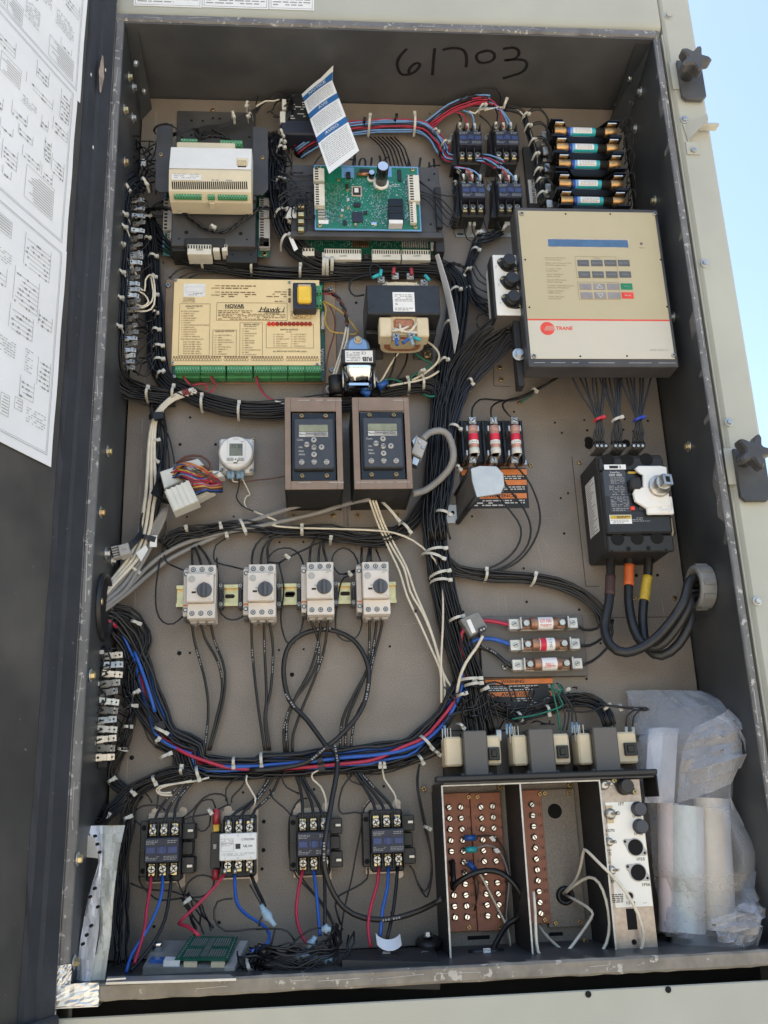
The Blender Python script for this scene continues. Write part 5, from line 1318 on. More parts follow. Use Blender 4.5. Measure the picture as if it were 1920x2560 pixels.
# ------------------------------------------------------------------ round timer
o = at('digital_timer', 'round white digital timer on a square white base showing 12 31', 'timer', 'D',908,1390)
box(o, 'base', 'white_case', 'D',798,1285,1022,1506,.0,.02,.003); c = P('D',906,1372,.042)
b = MB(); b.lathe(X3(c.x,c.z,.02), OUT, [(0,.0305),(.017,.0305),(.021,.0285),(.022,.027)], 40); b.build('round_housing', 'white_case', o, True)
box(o, 'front_insert', 'label_white', 'D',850,1298,968,1448,.042,.0435,.001); box(o, 'display', 'lcd_dark', 'D',864,1318,950,1398,.043,.0442,.0005)
txt(o, '12 31', 'D',882,942,1338,24,.0447,'print_black'); txt(o, 'OMRON', 'D',887,926,1290,8,.0424,'print_gray')
for x in (860,881,928,948): cyl(o, 'button', 'conn_gray', 'D',x,1419,.043,.046,.003,12)
cyl(o, 'reset_hole', 'hole', 'D',905,1420,.043,.0438,.0014,8); cyl(o, 'reset_hole', 'hole', 'D',917,1432,.043,.0438,.0014,8)
lines(o, 'D',868,1302,960,1312,.0438,1,'print_gray',15,.7); box(o, 'foot_slot', 'hole', 'D',890,1440,917,1447,.043,.0438,.0002)
for (x,y) in ((820,1490),(1008,1495)): scr(o, 'D',x,y,.02,.004,'steel',.002)
for i,x in enumerate((860,884,922,947)):
 p0, p1 = P('D',x,1500,.022), P('D',x+1,1548,.022); b = MB(); b.rod(p0,p1,.005,10,.0035); b.build('spade_sleeve', 'clear_blue', o, True)
# ------------------------------------------------------------------ three pole fuse block with upright red fuses
mat('fuse_pink', (.48,.27,.22), .35, .1, .2, 90)
o = at('upright_fuse_block', 'black three pole fuse block left of the main breaker', 'fuse block', 'V',1062,952)
box(o, 'base', 'blk', 'V',990,908,1132,1000,.002,.022,.003)
for k,x in enumerate((1000,1046,1090,1128)): box(o, 'barrier', 'blk_gloss', 'V',x-3,908,x+3,1000,.02,.034,.001)
box(o, 'base_lip', 'zinc', 'V',996,994,1138,1004,.001,.004,.0005)
for k,(x,l) in enumerate(((1021,'red labelled cartridge fuse, left one of the upright three'),(1067,'red labelled cartridge fuse, middle one of the upright three'),(1112,'red labelled cartridge fuse, right one of the upright three'))):
 for y in (908,992):
  box(o, 'lug', 'steel', 'V',x-8,y-8,x+8,y+8,.02,.045,.001); scr(o, 'V',x,y,.045,.0058,'steel',.002,'slot',.8+k)
 for y in (925,978):
  for s in (-1,1): box(o, 'spring_clip', 'steel', 'V',x+s*12-2,y-6,x+s*12+2,y+6,.02,.056,.0006)
 p0, p1 = P('V',x,921,.052), P('V',x,982,.052); f = thing('cartridge_fuse', l, 'fuse', (p0.x,-.052,(p0.z+p1.z)/2), 'upright red cartridge fuses'); L = (p0.z-p1.z)
 b = MB(); b.lathe(Vector((0,0,-L/2)),(0,0,1),[(0,.0085),(L,.0085)],20); b.build('tube', 'fuse_pink', f)
 for s in (-1,1):
  b = MB(); b.lathe(Vector((0,0,s*L/2-(0 if s<0 else .012))),(0,0,1),[(0,.008),(.001,.0091),(.011,.0091),(.012,.008)],20); b.build('end_cap', 'conn_clear' if s<0 else 'fuse_pink', f)
 b = MB(); b.lathe(Vector((0,0,-.006)),(0,0,1),[(0,.0088),(.017,.0088)],20,True,False); b.build('label_band', 'fuse_red', f)
 b = MB(); b.lathe(Vector((0,0,-.0085)),(0,0,1),[(0,.0090),(.007,.0090)],20,True,False); b.build('label_band', 'label_white', f)
 text(f, 'JLLS 35', 0, -.0055, .0095, .0035, 'print_black')
# ------------------------------------------------------------------ warning labels on the plate
def warning(label, x0, y0, x1, y1, bands, rows, torn):
 o = at('warning_label', label, 'label', 'V',(x0+x1)/2,(y0+y1)/2, 0, 'orange and black warning labels on the plate')
 a = rect('V',x0,y0,x1,y1,.001); MB().box(*a,.0003,.001,.0001).build('sheet', 'warn_black', o, True)
 for (ya,yb,s) in bands:
  box(o, 'orange_band', 'warn_orange', 'V',x0+2,ya,x1-2,yb,.001,.0014,.0001)
  if s: txt(o, s, 'V',x0+(x1-x0)*.30,x0+(x1-x0)*.30+len(s)*7.2,(ya+yb)/2,(yb-ya)*.62,.0018,'print_black',.02)
 for i,(ya,yb) in enumerate(rows): lines(o, 'V',x0+8,ya,x1-6,yb,.0014,max(1,int((yb-ya)/4)),'print_white',i+3,.9,.5)
 return o
warning('orange and black warning label behind the folded silver bracket', 995,1012,1140,1098,((1014,1026,''),(1037,1048,'WARNING'),(1066,1077,'ADVERTENCIA')),((1027,1036),(1050,1064),(1079,1094)),0)
o = warning('worn orange warning label peeling off above the three beige transformers', 1034,1466,1196,1545,((1467,1478,'WARNING'),(1494,1505,'AVERTISSEMENT')),((1480,1492),(1507,1530)),1)
b = MB(); r = random.Random(2)
for (cx_,cy_,rx,ry) in ((1165,1498,22,20),(1120,1530,34,14),(1085,1512,26,8),(1060,1478,12,6)):
 pts = []
 for k in range(18):
  t = 2*math.pi*k/18; q = r.uniform(.7,1.15); p = P('V',cx_+rx*q*math.cos(t),cy_+ry*q*math.sin(t),.0021); pts.append(X3(p.x,p.z,.0021))
 o2 = MB(); o2.add(pts[::-1],[tuple(range(18))]); o2.build('scraped_patch', 'warn_black' if cy_>1490 else 'plate', o, True)
# ------------------------------------------------------------------ folded silver bracket
o = at('folded_bracket', 'small folded silver bracket with black edge trim in front of the warning label', 'bracket', 'V',1030,1070)
poly(o, 'front_plate', 'alu', 'V', [(1017,1012),(1036,1006),(1072,1007),(1087,1022),(1090,1048),(1082,1066),(1030,1074),(1020,1040)], .088, .092, .0008)
p0,p1,p2,p3 = P('V',1018,1012,.090),P('V',1032,1074,.090),P('V',990,1128,.004),P('V',986,1068,.004)
b = MB(); b.sheet([[p0,p1],[p3,p2]], False, .002, (-1,0,0)); b.build('side_plate', 'lam_gray', o, True)
b = MB(); b.tube([p1+Vector((-.001,0,0)),p2+Vector((-.001,0,0))],.005,8); b.build('edge_trim', 'blk', o, True)
b = MB(); b.tube([p0+Vector((-.001,0,0)),p3+Vector((-.001,0,0))],.004,8); b.build('edge_trim', 'blk', o, True)
box(o, 'foot_plate', 'alu', 'V',962,1090,992,1130,.001,.004,.0005); cyl(o, 'hole', 'hole', 'V',978,1107,.0038,.0045,.0035,12)
# ------------------------------------------------------------------ main breaker
BD = .118
o = at('main_breaker', 'large black three pole main circuit breaker with white rotary linkage', 'circuit breaker', 'F',760,1600)
a = rect('V',1298,982,1442,1190,BD-.012)
xa = P('V',1281,1090,.045).x
MB().box(a[0],a[1],a[2],a[3],.004,BD-.012,.003).build('case', 'blk_matte', o, True)
yb = lambda y: P('V',1370,y,BD).z
MB().box(a[0]+.001,a[1]-.002,yb(1152),yb(1016),BD-.013,BD,.003).build('front_cover', 'blk', o, True)
MB().box(a[0]+.002,a[1]-.001,yb(1190),yb(1154),BD-.014,BD-.005,.002).build('lower_terminal_cover', 'blk_matte', o, True)
MB().box(a[0]+.002,a[1]-.001,yb(1014),yb(986),BD-.014,BD-.005,.002).build('upper_terminal_cover', 'blk_matte', o, True)
for fr,x,y,rr_ in (('F',625,1425,.0115),('F',748,1425,.0115),('F',872,1420,.0115),('I',685,277,.0115),('I',812,273,.0115),('I',940,268,.0115),('I',754,235,.0075),('I',756,341,.004),('I',885,337,.004),('F',680,1368,.003),('F',802,1362,.003),('I',648,355,.002),('I',998,347,.002)):
 cyl(o, 'terminal_hole', 'hole', fr,x,y,BD-.006,BD-.0042,rr_,20)
bb = BD+.0005
box(o, 'barcode_label', 'label_white', 'F',597,1455,738,1487,BD,bb,.0001); lines(o, 'F',630,1460,705,1482,bb+.0004,1,'print_black',2,.95,.8)
box(o, 'rating_plate', 'drive_face', 'F',597,1492,742,1659,BD,bb-.0002,.0001); box(o, 'rating_plate', 'drive_face', 'I',637,0,765,102,BD,bb-.0003,.0001)
txt(o, 'PowerPact', 'F',635,697,1506,11,bb+.0003,'print_white',.01); lines(o, 'F',628,1514,732,1532,bb+.0003,1,'print_gray',5,1,.9); lines(o, 'F',638,1536,730,1580,bb+.0003,5,'print_gray',6)
for i in range(3): lines(o, 'F',632+i*36,1590,662+i*36,1655,bb+.0003,6,'print_gray',7+i,.8)
for i in range(3): lines(o, 'I',642+i*40,2,676+i*40,70,bb+.0003,7,'print_gray',10+i,.8)
lines(o, 'I',655,75,760,98,bb+.0003,2,'print_gray',13)
box(o, 'switch_recess', 'blk_gloss', 'F',742,1500,848,1659,BD-.002,bb+.0004,.0008); box(o, 'switch_lever', 'blk_matte', 'F',770,1535,840,1610,BD,BD+.016,.003); box(o, 'switch_recess', 'blk_gloss', 'I',765,0,870,98,BD-.002,bb+.0003,.0008)
box(o, 'red_button', 'btn_red', 'I',770,66,797,90,BD,BD+.004,.0008); box(o, 'trip_window', 'drive_face', 'I',825,66,868,92,BD,BD+.002,.0004)
box(o, 'yellow_tab', 'tape_yellow', 'F',752,1500,802,1514,BD,BD+.002,.0004)
box(o, 'warning_label', 'label_white', 'I',634,122,776,180,BD,bb,.0001); box(o, 'warning_band', 'tape_yellow', 'I',637,125,772,148,BD,bb+.0004,.0001); lines(o, 'I',680,128,765,146,bb+.0009,2,'print_black',15); lines(o, 'I',642,152,770,178,bb+.0004,3,'print_gray',16)
for i,y in enumerate((142,152,162)): lines(o, 'I',780,y-5,870+i*25,y+5,bb+.0002,1,'print_gray',17+i,.95)
# linkage arm and shaft
poly(o, 'linkage_plate', 'white_case', 'F', [(800,1478),(820,1462),(965,1462),(1003,1470),(1020,1660),(1035,1720),(870,1735),(800,1690),(786,1640),(800,1600),(850,1610),(850,1520),(815,1500)], BD+.006, BD+.012, .0015)
box(o, 'linkage_tail', 'white_case', 'I',870,0,1046,118,BD+.004,BD+.010,.002)
c = P('I',1000,48,BD+.02); b = MB(); b.lathe(X3(c.x,c.z,BD+.008), OUT, [(0,.0135),(.003,.0135),(.003,.008),(.0,.008)], 24, True, False); b.build('eyelet', 'white_case', o, True)
c = P('F',955,1595,BD+.014)
b = MB(); b.lathe(X3(c.x,c.z,BD+.010), OUT, [(0,.019),(.006,.019),(.008,.0175),(.008,.0135),(.026,.0135),(.027,.0125)], 28); b.build('rotary_boss', 'steel', o, True)
b = MB(); ax = Vector((.25,-1,.12)).normalized(); u = Vector((1,.25,0)).normalized(); w = ax.cross(u)
e = X3(c.x,c.z,BD+.034);
for (du,dv,su,sv) in ((.0065,0,.0022,.0095),(-.0065,0,.0022,.0095),(0,.0075,.0065,.0022),(0,-.0075,.0045,.0022)):
 vs = [e+u*(du+s1*su)+w*(dv+s2*sv)+ax*(s3*.013) for s1 in (-1,1) for s2 in (-1,1) for s3 in (-1,1)]
 b.add(vs,[(0,1,3,2),(4,6,7,5),(0,4,5,1),(2,3,7,6),(0,2,6,4),(1,5,7,3)])
b.build('square_socket', 'steel', o, True)
b = MB(); vs = [e+u*(s1*.005)+w*(s2*.006)+ax*(s3*.005) for s1 in (-1,1) for s2 in (-1,1) for s3 in (-1,1)]; b.add(vs,[(0,1,3,2),(4,6,7,5),(0,4,5,1),(2,3,7,6),(0,2,6,4),(1,5,7,3)]); b.build('socket_core', 'dark_slot', o, True)
b = MB(); pts_ = [P('I',518,-100,.02),P('I',518,240,.02)]
x_s = a[0]-.0004; zs0, zs1 = P('I',560,250,.06).z, P('F',520,1560,.06).z
b.add([Vector((x_s,-.03,zs0)),Vector((x_s,-.085,zs0)),Vector((x_s,-.085,zs1)),Vector((x_s,-.03,zs1))],[(0,1,2,3)]); b.build('side_label', 'label_white', o, True)
b = MB(); r = random.Random(8)
for i in range(26):
 z = zs0+(zs1-zs0)*i/26; l = r.uniform(.02,.045); b.add([Vector((x_s-.0004,-.035,z)),Vector((x_s-.0004,-.035-l,z)),Vector((x_s-.0004,-.035-l,z+.0016)),Vector((x_s-.0004,-.035,z+.0016))],[(0,1,2,3)])
b.build('side_print', 'print_gray', o, True)
b = MB(); q1,q2,q3 = P('I',1025,130,.09),P('I',1045,235,.09),P('I',1010,312,.07); xx = a[1]
b.prism([(xx,q1.z),(xx+.014,q1.z),(xx+.017,q2.z),(xx+.004,q3.z),(xx,q3.z)],.03,.085,.001); b.build('side_ear', 'blk_matte', o, True)
b = MB(); b.tube([P('I',1030,145,.087),P('I',1042,230,.087),P('I',1036,262,.087),P('I',1022,290,.087)],.002,6); b.build('trip_spring', 'coil_paper', o, True)
for k,(xs,wm) in enumerate(((581,'tie_red'),(700,'tie_white'),(819,'tie_blue'))):
 lg = box(o, 'wire_lug', 'steel', 'F',xs-42,1317,xs+44,1347,.08,BD+.004,.001)
 for j in (-28,0,28): cyl(o, 'lug_screw', 'dark_slot', 'F',xs+j+1,1332,BD+.003,BD+.0046,.005,12); cyl(o, 'lug_core', 'steel', 'F',xs+j+1,1332,BD+.003,BD+.005,.0028,10)
# ------------------------------------------------------------------ thick supply cables and conduit bushing
o = at('conduit_bushing', 'round grey plastic conduit bushing on the right wall around the thick cables', 'bushing', 'I',1250,590,.1)
c = PX('I',1258,588,.996); ax = Vector((-1,0,0)); RB = .033
cc = Vector((.999, c.y, c.z))
b = MB(); b.lathe(cc, ax, [(0,RB*1.12),(.022,RB*1.12),(.026,RB*1.06),(.026,RB*.82),(.0,RB*.80)], 40, True, False); b.build('ring', 'pvc_gray', o, True)
for k in range(10):
 t = 2*math.pi*k/10; p = cc+ax*.012+Vector((0,math.cos(t),math.sin(t)))*RB*1.13; u = Vector((0,-math.sin(t),math.cos(t)))
 b = MB(); n_ = Vector((0,math.cos(t),math.sin(t))); vs = [p+ax*(s1*.010)+u*(s2*.004)+n_*(s3*.002) for s1 in (-1,1) for s2 in (-1,1) for s3 in (-1,1)]
 b.add(vs,[(0,1,3,2),(4,6,7,5),(0,4,5,1),(2,3,7,6),(0,2,6,4),(1,5,7,3)]); b.build('rib', 'pvc_gray', o, True)
b = MB(); b.lathe(cc+ax*.0008, ax, [(0,RB*.8),(.0003,RB*.8)], 32); b.build('bore', 'hole', o, True)
o = at('supply_cables', 'three thick black supply cables with coloured tape looping from breaker to bushing', 'cables', 'I',850,900,.05)
ce = cc
RC = .0080
def pc(x,y,d): return P('I',x,y,d)
cab_paths = ((640,[pc(640,300,.05),pc(640,400,.05),pc(638,520,.055),pc(628,690,.07),pc(600,850,.085),pc(640,970,.10),pc(740,1015,.11),pc(880,960,.115),pc(1000,850,.12),pc(1110,690,.125),ce+Vector((-.03,-.012,.012)),ce+Vector((.02,0,0))]),
    (760,[pc(760,300,.05),pc(760,400,.05),pc(757,520,.05),pc(757,700,.06),pc(790,860,.07),pc(850,960,.08),pc(950,975,.10),pc(1060,860,.11),pc(1150,700,.115),ce+Vector((-.03,.008,.004)),ce+Vector((.02,0,.0))]),
    (885,[pc(885,300,.05),pc(885,400,.05),pc(878,520,.05),pc(850,720,.055),pc(850,860,.06),pc(880,990,.075),pc(970,1035,.09),pc(1080,960,.10),pc(1160,800,.105),ce+Vector((-.03,.012,-.018)),ce+Vector((.02,.0,-.01))]))
for k,(x,pt) in enumerate(cab_paths):
 cb = MB().tube(spline(pt,.012), RC, 14).build('cable', 'cable_black', o, True)
 m = ('tape_brown','tape_orange','tape_yellow')[k]; y0_,y1_ = ((525,690),(450,605),(520,712))[k]
 sp = spline(pt,.006); seg = [p for p in sp if P('I',0,y1_,.055).z < p.z < P('I',0,y0_,.055).z][:40]
 seg = [p for p in seg if p.x < pt[1].x+.03]
 MB().tube(seg, [RC*1.09+.0006*(i%5==0) for i in range(len(seg))], 14).build('tape_wrap', m, o, True)
# ------------------------------------------------------------------ flat board with three fuses lying across
mat('tin', (.66,.63,.57), .38, .55, .15, 60)
mat('fuse_copper', (.36,.20,.13), .38, .55, .25, 60)
o = at('fuse_board', 'dark insulating board under three horizontal cartridge fuses at right', 'fuse board', 'I',230,970)
poly(o, 'board', 'lam_gray', 'I', [(-215,780),(455,768),(492,1165),(-192,1175)], .001, .016, .001)
for k,(x0_,x1_,y,l) in enumerate(((0,405,830,'horizontal cartridge fuse, top one of the three on the dark board'),(8,420,965,'horizontal cartridge fuse, middle one with the red label on the dark board'),(22,435,1093,'horizontal cartridge fuse, bottom one of the three on the dark board'))):
 a = rect('I',x0_-8,y-36,x1_,y+36,.03); MB().box(a[0],a[1],a[2],a[3],.0165,.0205,.0006).build('terminal_bar', 'tin', o, True)
 L = a[1]-a[0]; zc = (a[2]+a[3])/2; xc = (a[0]+a[1])/2
 for s in (-1,1):
  MB().box(xc+s*L*.46-.009,xc+s*L*.46+.009,zc-.0092,zc+.0092,.0206,.036,.001).build('terminal_block', 'tin', o, True); screw(o, xc+s*L*.46, zc, .036, .0045, 'steel', .001, 'hex', world=True)
  MB().box(xc+s*L*.37-.002,xc+s*L*.37+.002,zc-.0105,zc+.0105,.0206,.046,.0008).build('spring_clip', 'steel', o, True)
 f = thing('cartridge_fuse', l, 'fuse', (xc,-.036,zc), 'horizontal cartridge fuses on the dark board')
 MB().box(-L*.35,L*.35,-.0085,.0085,-.008,-.002,.001).build('blade', 'fuse_copper', f)
 b = MB(); b.lathe(Vector((-L*.21,0,0)),(1,0,0),[(0,.0098),(.001,.0106),(L*.42-.001,.0106),(L*.42,.0098)],24); b.build('tube', 'fuse_copper', f)
 b = MB(); b.lathe(Vector((-L*.10,0,0)),(1,0,0),[(0,.0109),(L*.23,.0109)],24,True,False); b.build('label_band', 'label_white', f)
 if k == 1:
  b = MB(); b.lathe(Vector((-L*.09,0,0)),(1,0,0),[(0,.0111),(L*.09,.0111)],24,True,False); b.build('label_band', 'fuse_red', f)
  text(f, 'JLLS 1', L*.06, 0, .0115, .0058, 'print_black', rot=math.pi/2)
 else: text(f, ('GT100','','T100')[k], L*.01, (.002,0,-.002)[k], .0115, .009, 'red_print', rot=math.pi*(k==2), sx=.8); lf = MB(); fineprint(lf,-L*.08,L*.1,-.0078,-.0035,2,.0114,k,.9); lf.build('print','red_print',f)
 for s in (-1,1):
  b = MB(); b.lathe(Vector((s*L*.28,.002,0)), OUT, [(0,.0066),(.009,.0066),(.0105,.0054)], 6, False); b.build('hex_nut', 'steel', f)
scr(o, 'H',1612,1107,.016,.006,'steel',.003)
# ------------------------------------------------------------------ current sensor on the red cable
o = at('current_sensor', 'small tilted grey current sensor block clipped round the red cable', 'sensor', 'H',1410,830,.03)
q = [P('H',x,y,.06) for x,y in ((1322,800),(1440,745),(1502,850),(1392,910))]
b = MB(); b.prism([(p.x,p.z) for p in q], .02, .06, .0015); b.build('body', 'pvc_gray', o, True)
q = [P('H',x,y,.0605) for x,y in ((1364,806),(1389,797),(1425,882),(1400,890))]
b = MB(); b.prism([(p.x,p.z) for p in q], .0595, .0608); b.build('label', 'label_white', o, True)
q = [P('H',x,y,.062) for x,y in ((1438,860),(1485,842),(1492,870),(1450,890))]
b = MB(); b.prism([(p.x,p.z) for p in q], .05, .064); b.build('terminal', 'blk', o, True)
for x,y in ((1460,868),(1478,860)): cyl(o, 'terminal_pin', 'conn_gray', 'H',x,y,.063,.0648,.002,8)
# ------------------------------------------------------------------ mounting rail and motor starters
o = at('din_rail', 'yellow zinc plated slotted mounting rail behind the four motor starters', 'rail', 'H',200,640)
za = (P('G',900,575,.012).z, P('G',900,720,.012).z, P('H',890,560,.012).z, P('H',890,690,.012).z)
X0, X1 = P('G',728,650,.012).x, P('H',908,625,.012).x; zt_, zb_ = (za[0]+za[2])/2, (za[1]+za[3])/2; h = zt_-zb_
b = MB(); xprism(b, [(zb_,.012),(zb_,.0135),(zb_+h*.16,.0135),(zb_+h*.16,.0042),(zt_-h*.16,.0042),(zt_-h*.16,.0135),(zt_,.0135),(zt_,.012),(zt_-h*.12,.012),(zt_-h*.12,.001),(zb_+h*.12,.001),(zb_+h*.12,.012)], X0, X1); b.build('rail', 'gold_zinc', o, True)
for fr,x,y in (('G',1075,650),('G',1462,642),('H',222,632),('H',578,632)):
 a = rect(fr,x-32,y-13,x+32,y+13,.0045); p = [((a[0]+a[1])/2,(a[2]+a[3])/2)]
 pts = []; hw, hh = (a[1]-a[0])/2, (a[3]-a[2])/2; xc, zc = p[0]
 for k in range(9): t = -math.pi/2+math.pi*k/8; pts.append((xc+hw-hh+hh*math.cos(t), zc+hh*math.sin(t)))
 for k in range(9): t = math.pi/2+math.pi*k/8; pts.append((xc-hw+hh+hh*math.cos(t), zc+hh*math.sin(t)))
 b = MB(); b.prism(pts,.0042,.0047); b.build('slot', 'dark_gap', o, True)
def starter():
 o = thing('motor_starter', '', 'motor starter', (0,0,0), 'motor starters on the rail'); S = .001
 # origin on the plate behind the middle of the body; half width .0225
 w, hz = .0225, .0455
 MB().box(-w,w,-hz,hz,.008,.055,.0015).build('body', 'starter', o)
 MB().box(-w,w,hz-.017,hz,.0552,.062,.001).build('upper_terminal_cover', 'starter', o); MB().box(-w,w,-hz,-hz+.025,.0552,.066,.001).build('lower_terminal_cover', 'starter', o)
 MB().box(-w-.001,w-.002,-hz+.0255,hz-.0175,.0552,.078,.0015).build('front_face', 'starter', o)
 for i in range(3):
  x = (i-1)*.0145
  for z,dd in ((hz-.0075,.062),(-hz+.0085,.066)):
   A = MB(); A.lathe(X3(x,z,dd+.0002), OUT, [(0,.0042),(.0004,.0042)], 14); B = MB(); B.lathe(X3(x,z,dd), OUT, [(0,.0031),(.0014,.0031)], 12); Cc = MB()
   for k in range(2):
    c, s = math.cos(.6+k*1.57+i), math.sin(.6+k*1.57+i); Cc.add([X3(x+c*.0024*u-s*.0005*v,z+s*.0024*u+c*.0005*v,dd+.0016+k*.0001) for u,v in ((-1,-1),(1,-1),(1,1),(-1,1))],[(0,1,2,3)])
   multi('terminal_screw', [(A,'hole'),(B,'steel'),(Cc,'dark_slot')], o)
 b = MB(); b.lathe(X3(.006,-.001,.078), OUT, [(0,.0125),(.003,.0122),(.0035,.0115)], 28); b.build('dial', 'knob_gray', o)
 MB().box(.006-.0028,.006+.0028,-.0135,.0095,.0815,.089,.001).build('dial_grip', 'knob_gray', o)
 MB().box(.003,.007,.0105,.0128,.078,.0788,.0002).build('dial_mark', 'orange', o)
 b = MB(); b.lathe(X3(-.0145,.018,.078), OUT, [(0,.0055),(.0008,.0055),(.001,.0048)], 20); b.build('current_dial', 'conn_gray', o)
 MB().box(-.0145,-.0075,-.006,-.0028,.0781,.0785,.0002).build('test_window', 'dark_slot', o)
 MB().box(-.0105,-.005,.0005,.0025,.0781,.0786,.0002).build('test_slot', 'conn_gray', o)
 b = MB(); b.add([X3(.010,.0245,.0785),X3(.0195,.0245,.0785),X3(.0175,.0285,.0785),X3(.0125,.0285,.0785)],[(0,1,2,3)]); fineprint(b,.009,.02,.0215,.0240,1,.0785,1); b.build('print', 'conn_gray', o)
 text(o, 'LS', .0155, -.0165, .0784, .004, 'print_gray')
 MB().box(-w-.0095,-w-.0008,-hz+.008,hz-.004,.008,.048,.001).build('aux_contact', 'starter', o)
 MB().box(-w-.0085,-w-.0018,-hz+.003,-hz+.0075,.01,.04,.0005).build('aux_foot', 'knob_gray', o); MB().box(-w-.0085,-w-.0018,hz-.0035,hz+.001,.01,.04,.0005).build('aux_foot', 'conn_gray', o)
 for z in (-hz+.018,hz-.012):
  A = MB(); A.lathe(X3(-w-.005,z,.0482), OUT, [(0,.0038),(.0004,.0038)], 12); B = MB(); B.lathe(X3(-w-.005,z,.048), OUT, [(0,.0026),(.0012,.0026)], 10); multi('terminal_screw', [(A,'hole'),(B,'steel')], o)
 MB().box(-w-.0092,-w-.001,-hz+.0245,-hz+.027,.0481,.0488,.0002).build('orange_mark', 'orange', o)
 for i in range(3): MB().box((i-1)*.0145-.005,(i-1)*.0145+.005,-hz-.004,-hz-.0003,.012,.045,.0006).build('wire_funnel', 'conn_gray', o)
 return o
ST = starter(); first = True
for fr,x,y,l in (('G',893,622,'white motor starter with grey dial, leftmost on the rail'),('G',1284,615,'white motor starter with grey dial, second from the left on the rail'),('H',417,600,'white motor starter with grey dial, third from the left on the rail'),('H',778,598,'white motor starter with grey dial, rightmost on the rail')):
 c = ST if first else copy_tree(ST); first = False; p = P(fr,x,y,.06); c.location = (p.x,0,p.z); c['label'] = l
for k,(fr,x,l) in enumerate((('G',1016,'dark rail end clamp right of the leftmost motor starter'),('G',1143,'dark rail end clamp left of the second motor starter'),('G',1393,'dark rail end clamp right of the second motor starter'),('G',1523,'dark rail end clamp left of the third motor starter'),('H',517,'dark rail end clamp right of the third motor starter'),('H',632,'dark rail end clamp left of the rightmost motor starter'))):
 y = 640 if fr == 'G' else 628
 o = at('rail_clamp', l, 'clamp', fr,x,y,0,'dark end clamps on the mounting rail')
 box(o, 'body', 'knob_gray', fr,x-15,y-78,x+15,y+82,.002,.028,.001)
 box(o, 'waist', 'blk', fr,x-10,y-38,x+10,y+38,.002,.032,.001)
 for dy in (-60,60): scr(o, fr,x,y+dy,.028,.0034,'steel',.0015)
# ------------------------------------------------------------------ terminal box at the lower right
mat('edge_white', (.55,.54,.50), .5, .3, .25, 60)
bx = at('terminal_box', 'open black sheet metal box with dividers holding the brown terminal boards', 'box', 'L',0,800)
WD = .125
def avx(*pts): return sum(P(f,x,y,WD).x for f,x,y in pts)/len(pts)
xL = avx(('K',1205,200),('K',1268,1300)); xM = avx(('L',62,250),('L',136,1300)); xR = avx(('L',568,200),('L',680,1250)); xE = avx(('L',850,300),('L',960,1300))
zT = (P('K',1210,205,WD).z+P('L',560,190,WD).z)/2; zB = P('K',1265,1390,WD).z
for x,nm in ((xL,'left_wall'),(xM,'divider'),(xR,'right_wall')):
 MB().box(x-.0022,x,zB,zT,.003,WD,.0004).build(nm, 'blk_matte', bx, True)
 MB().box(x-.0024,x+.0002,zB,zT,WD-.0004,WD+.0006,.0002).build('worn_edge', 'edge_white', bx, True)
MB().box(xL+.0003,xR,zT-.0022,zT+.0002,WD-.0004,WD+.0007,.0002).build('worn_edge', 'edge_white', bx, True)
MB().box(xL+.0002,xE+.02,zT+.0005,zT+.004,.003,WD+.006,.0008).build('top_ledge', 'bracket', bx, True)
MB().box(xL-.012,xE+.024,zT+.0042,zT+.013,WD-.004,WD+.012,.002).build('ledge_front', 'blk', bx, True)
MB().box(xE+.0205,xE+.0228,zT-.028,zT+.004,WD-.05,WD+.011,.0008).build('ledge_ear', 'blk', bx, True)
MB().box(xL+.001,xR-.003,zB,zT-.001,.003,.010,.0005).build('back_sheet', 'plate', bx, True)
for fr,x,y in (('K',1087,240),('K',1152,243),('K',1190,250),('K',1578,228),('L',492,312),('L',475,1225),('L',373,215)): scr(bx, fr,x,y,.012 if y != 1225 else .03,.005,'brass',.003)
for fr,x0_,y0_,x1_,y1_ in (('K',1370,1190,1515,1215),('L',240,1168,330,1192)): box(bx, 'slot', 'hole', fr,x0_,y0_,x1_,y1_,.0095,.0104,.0001)
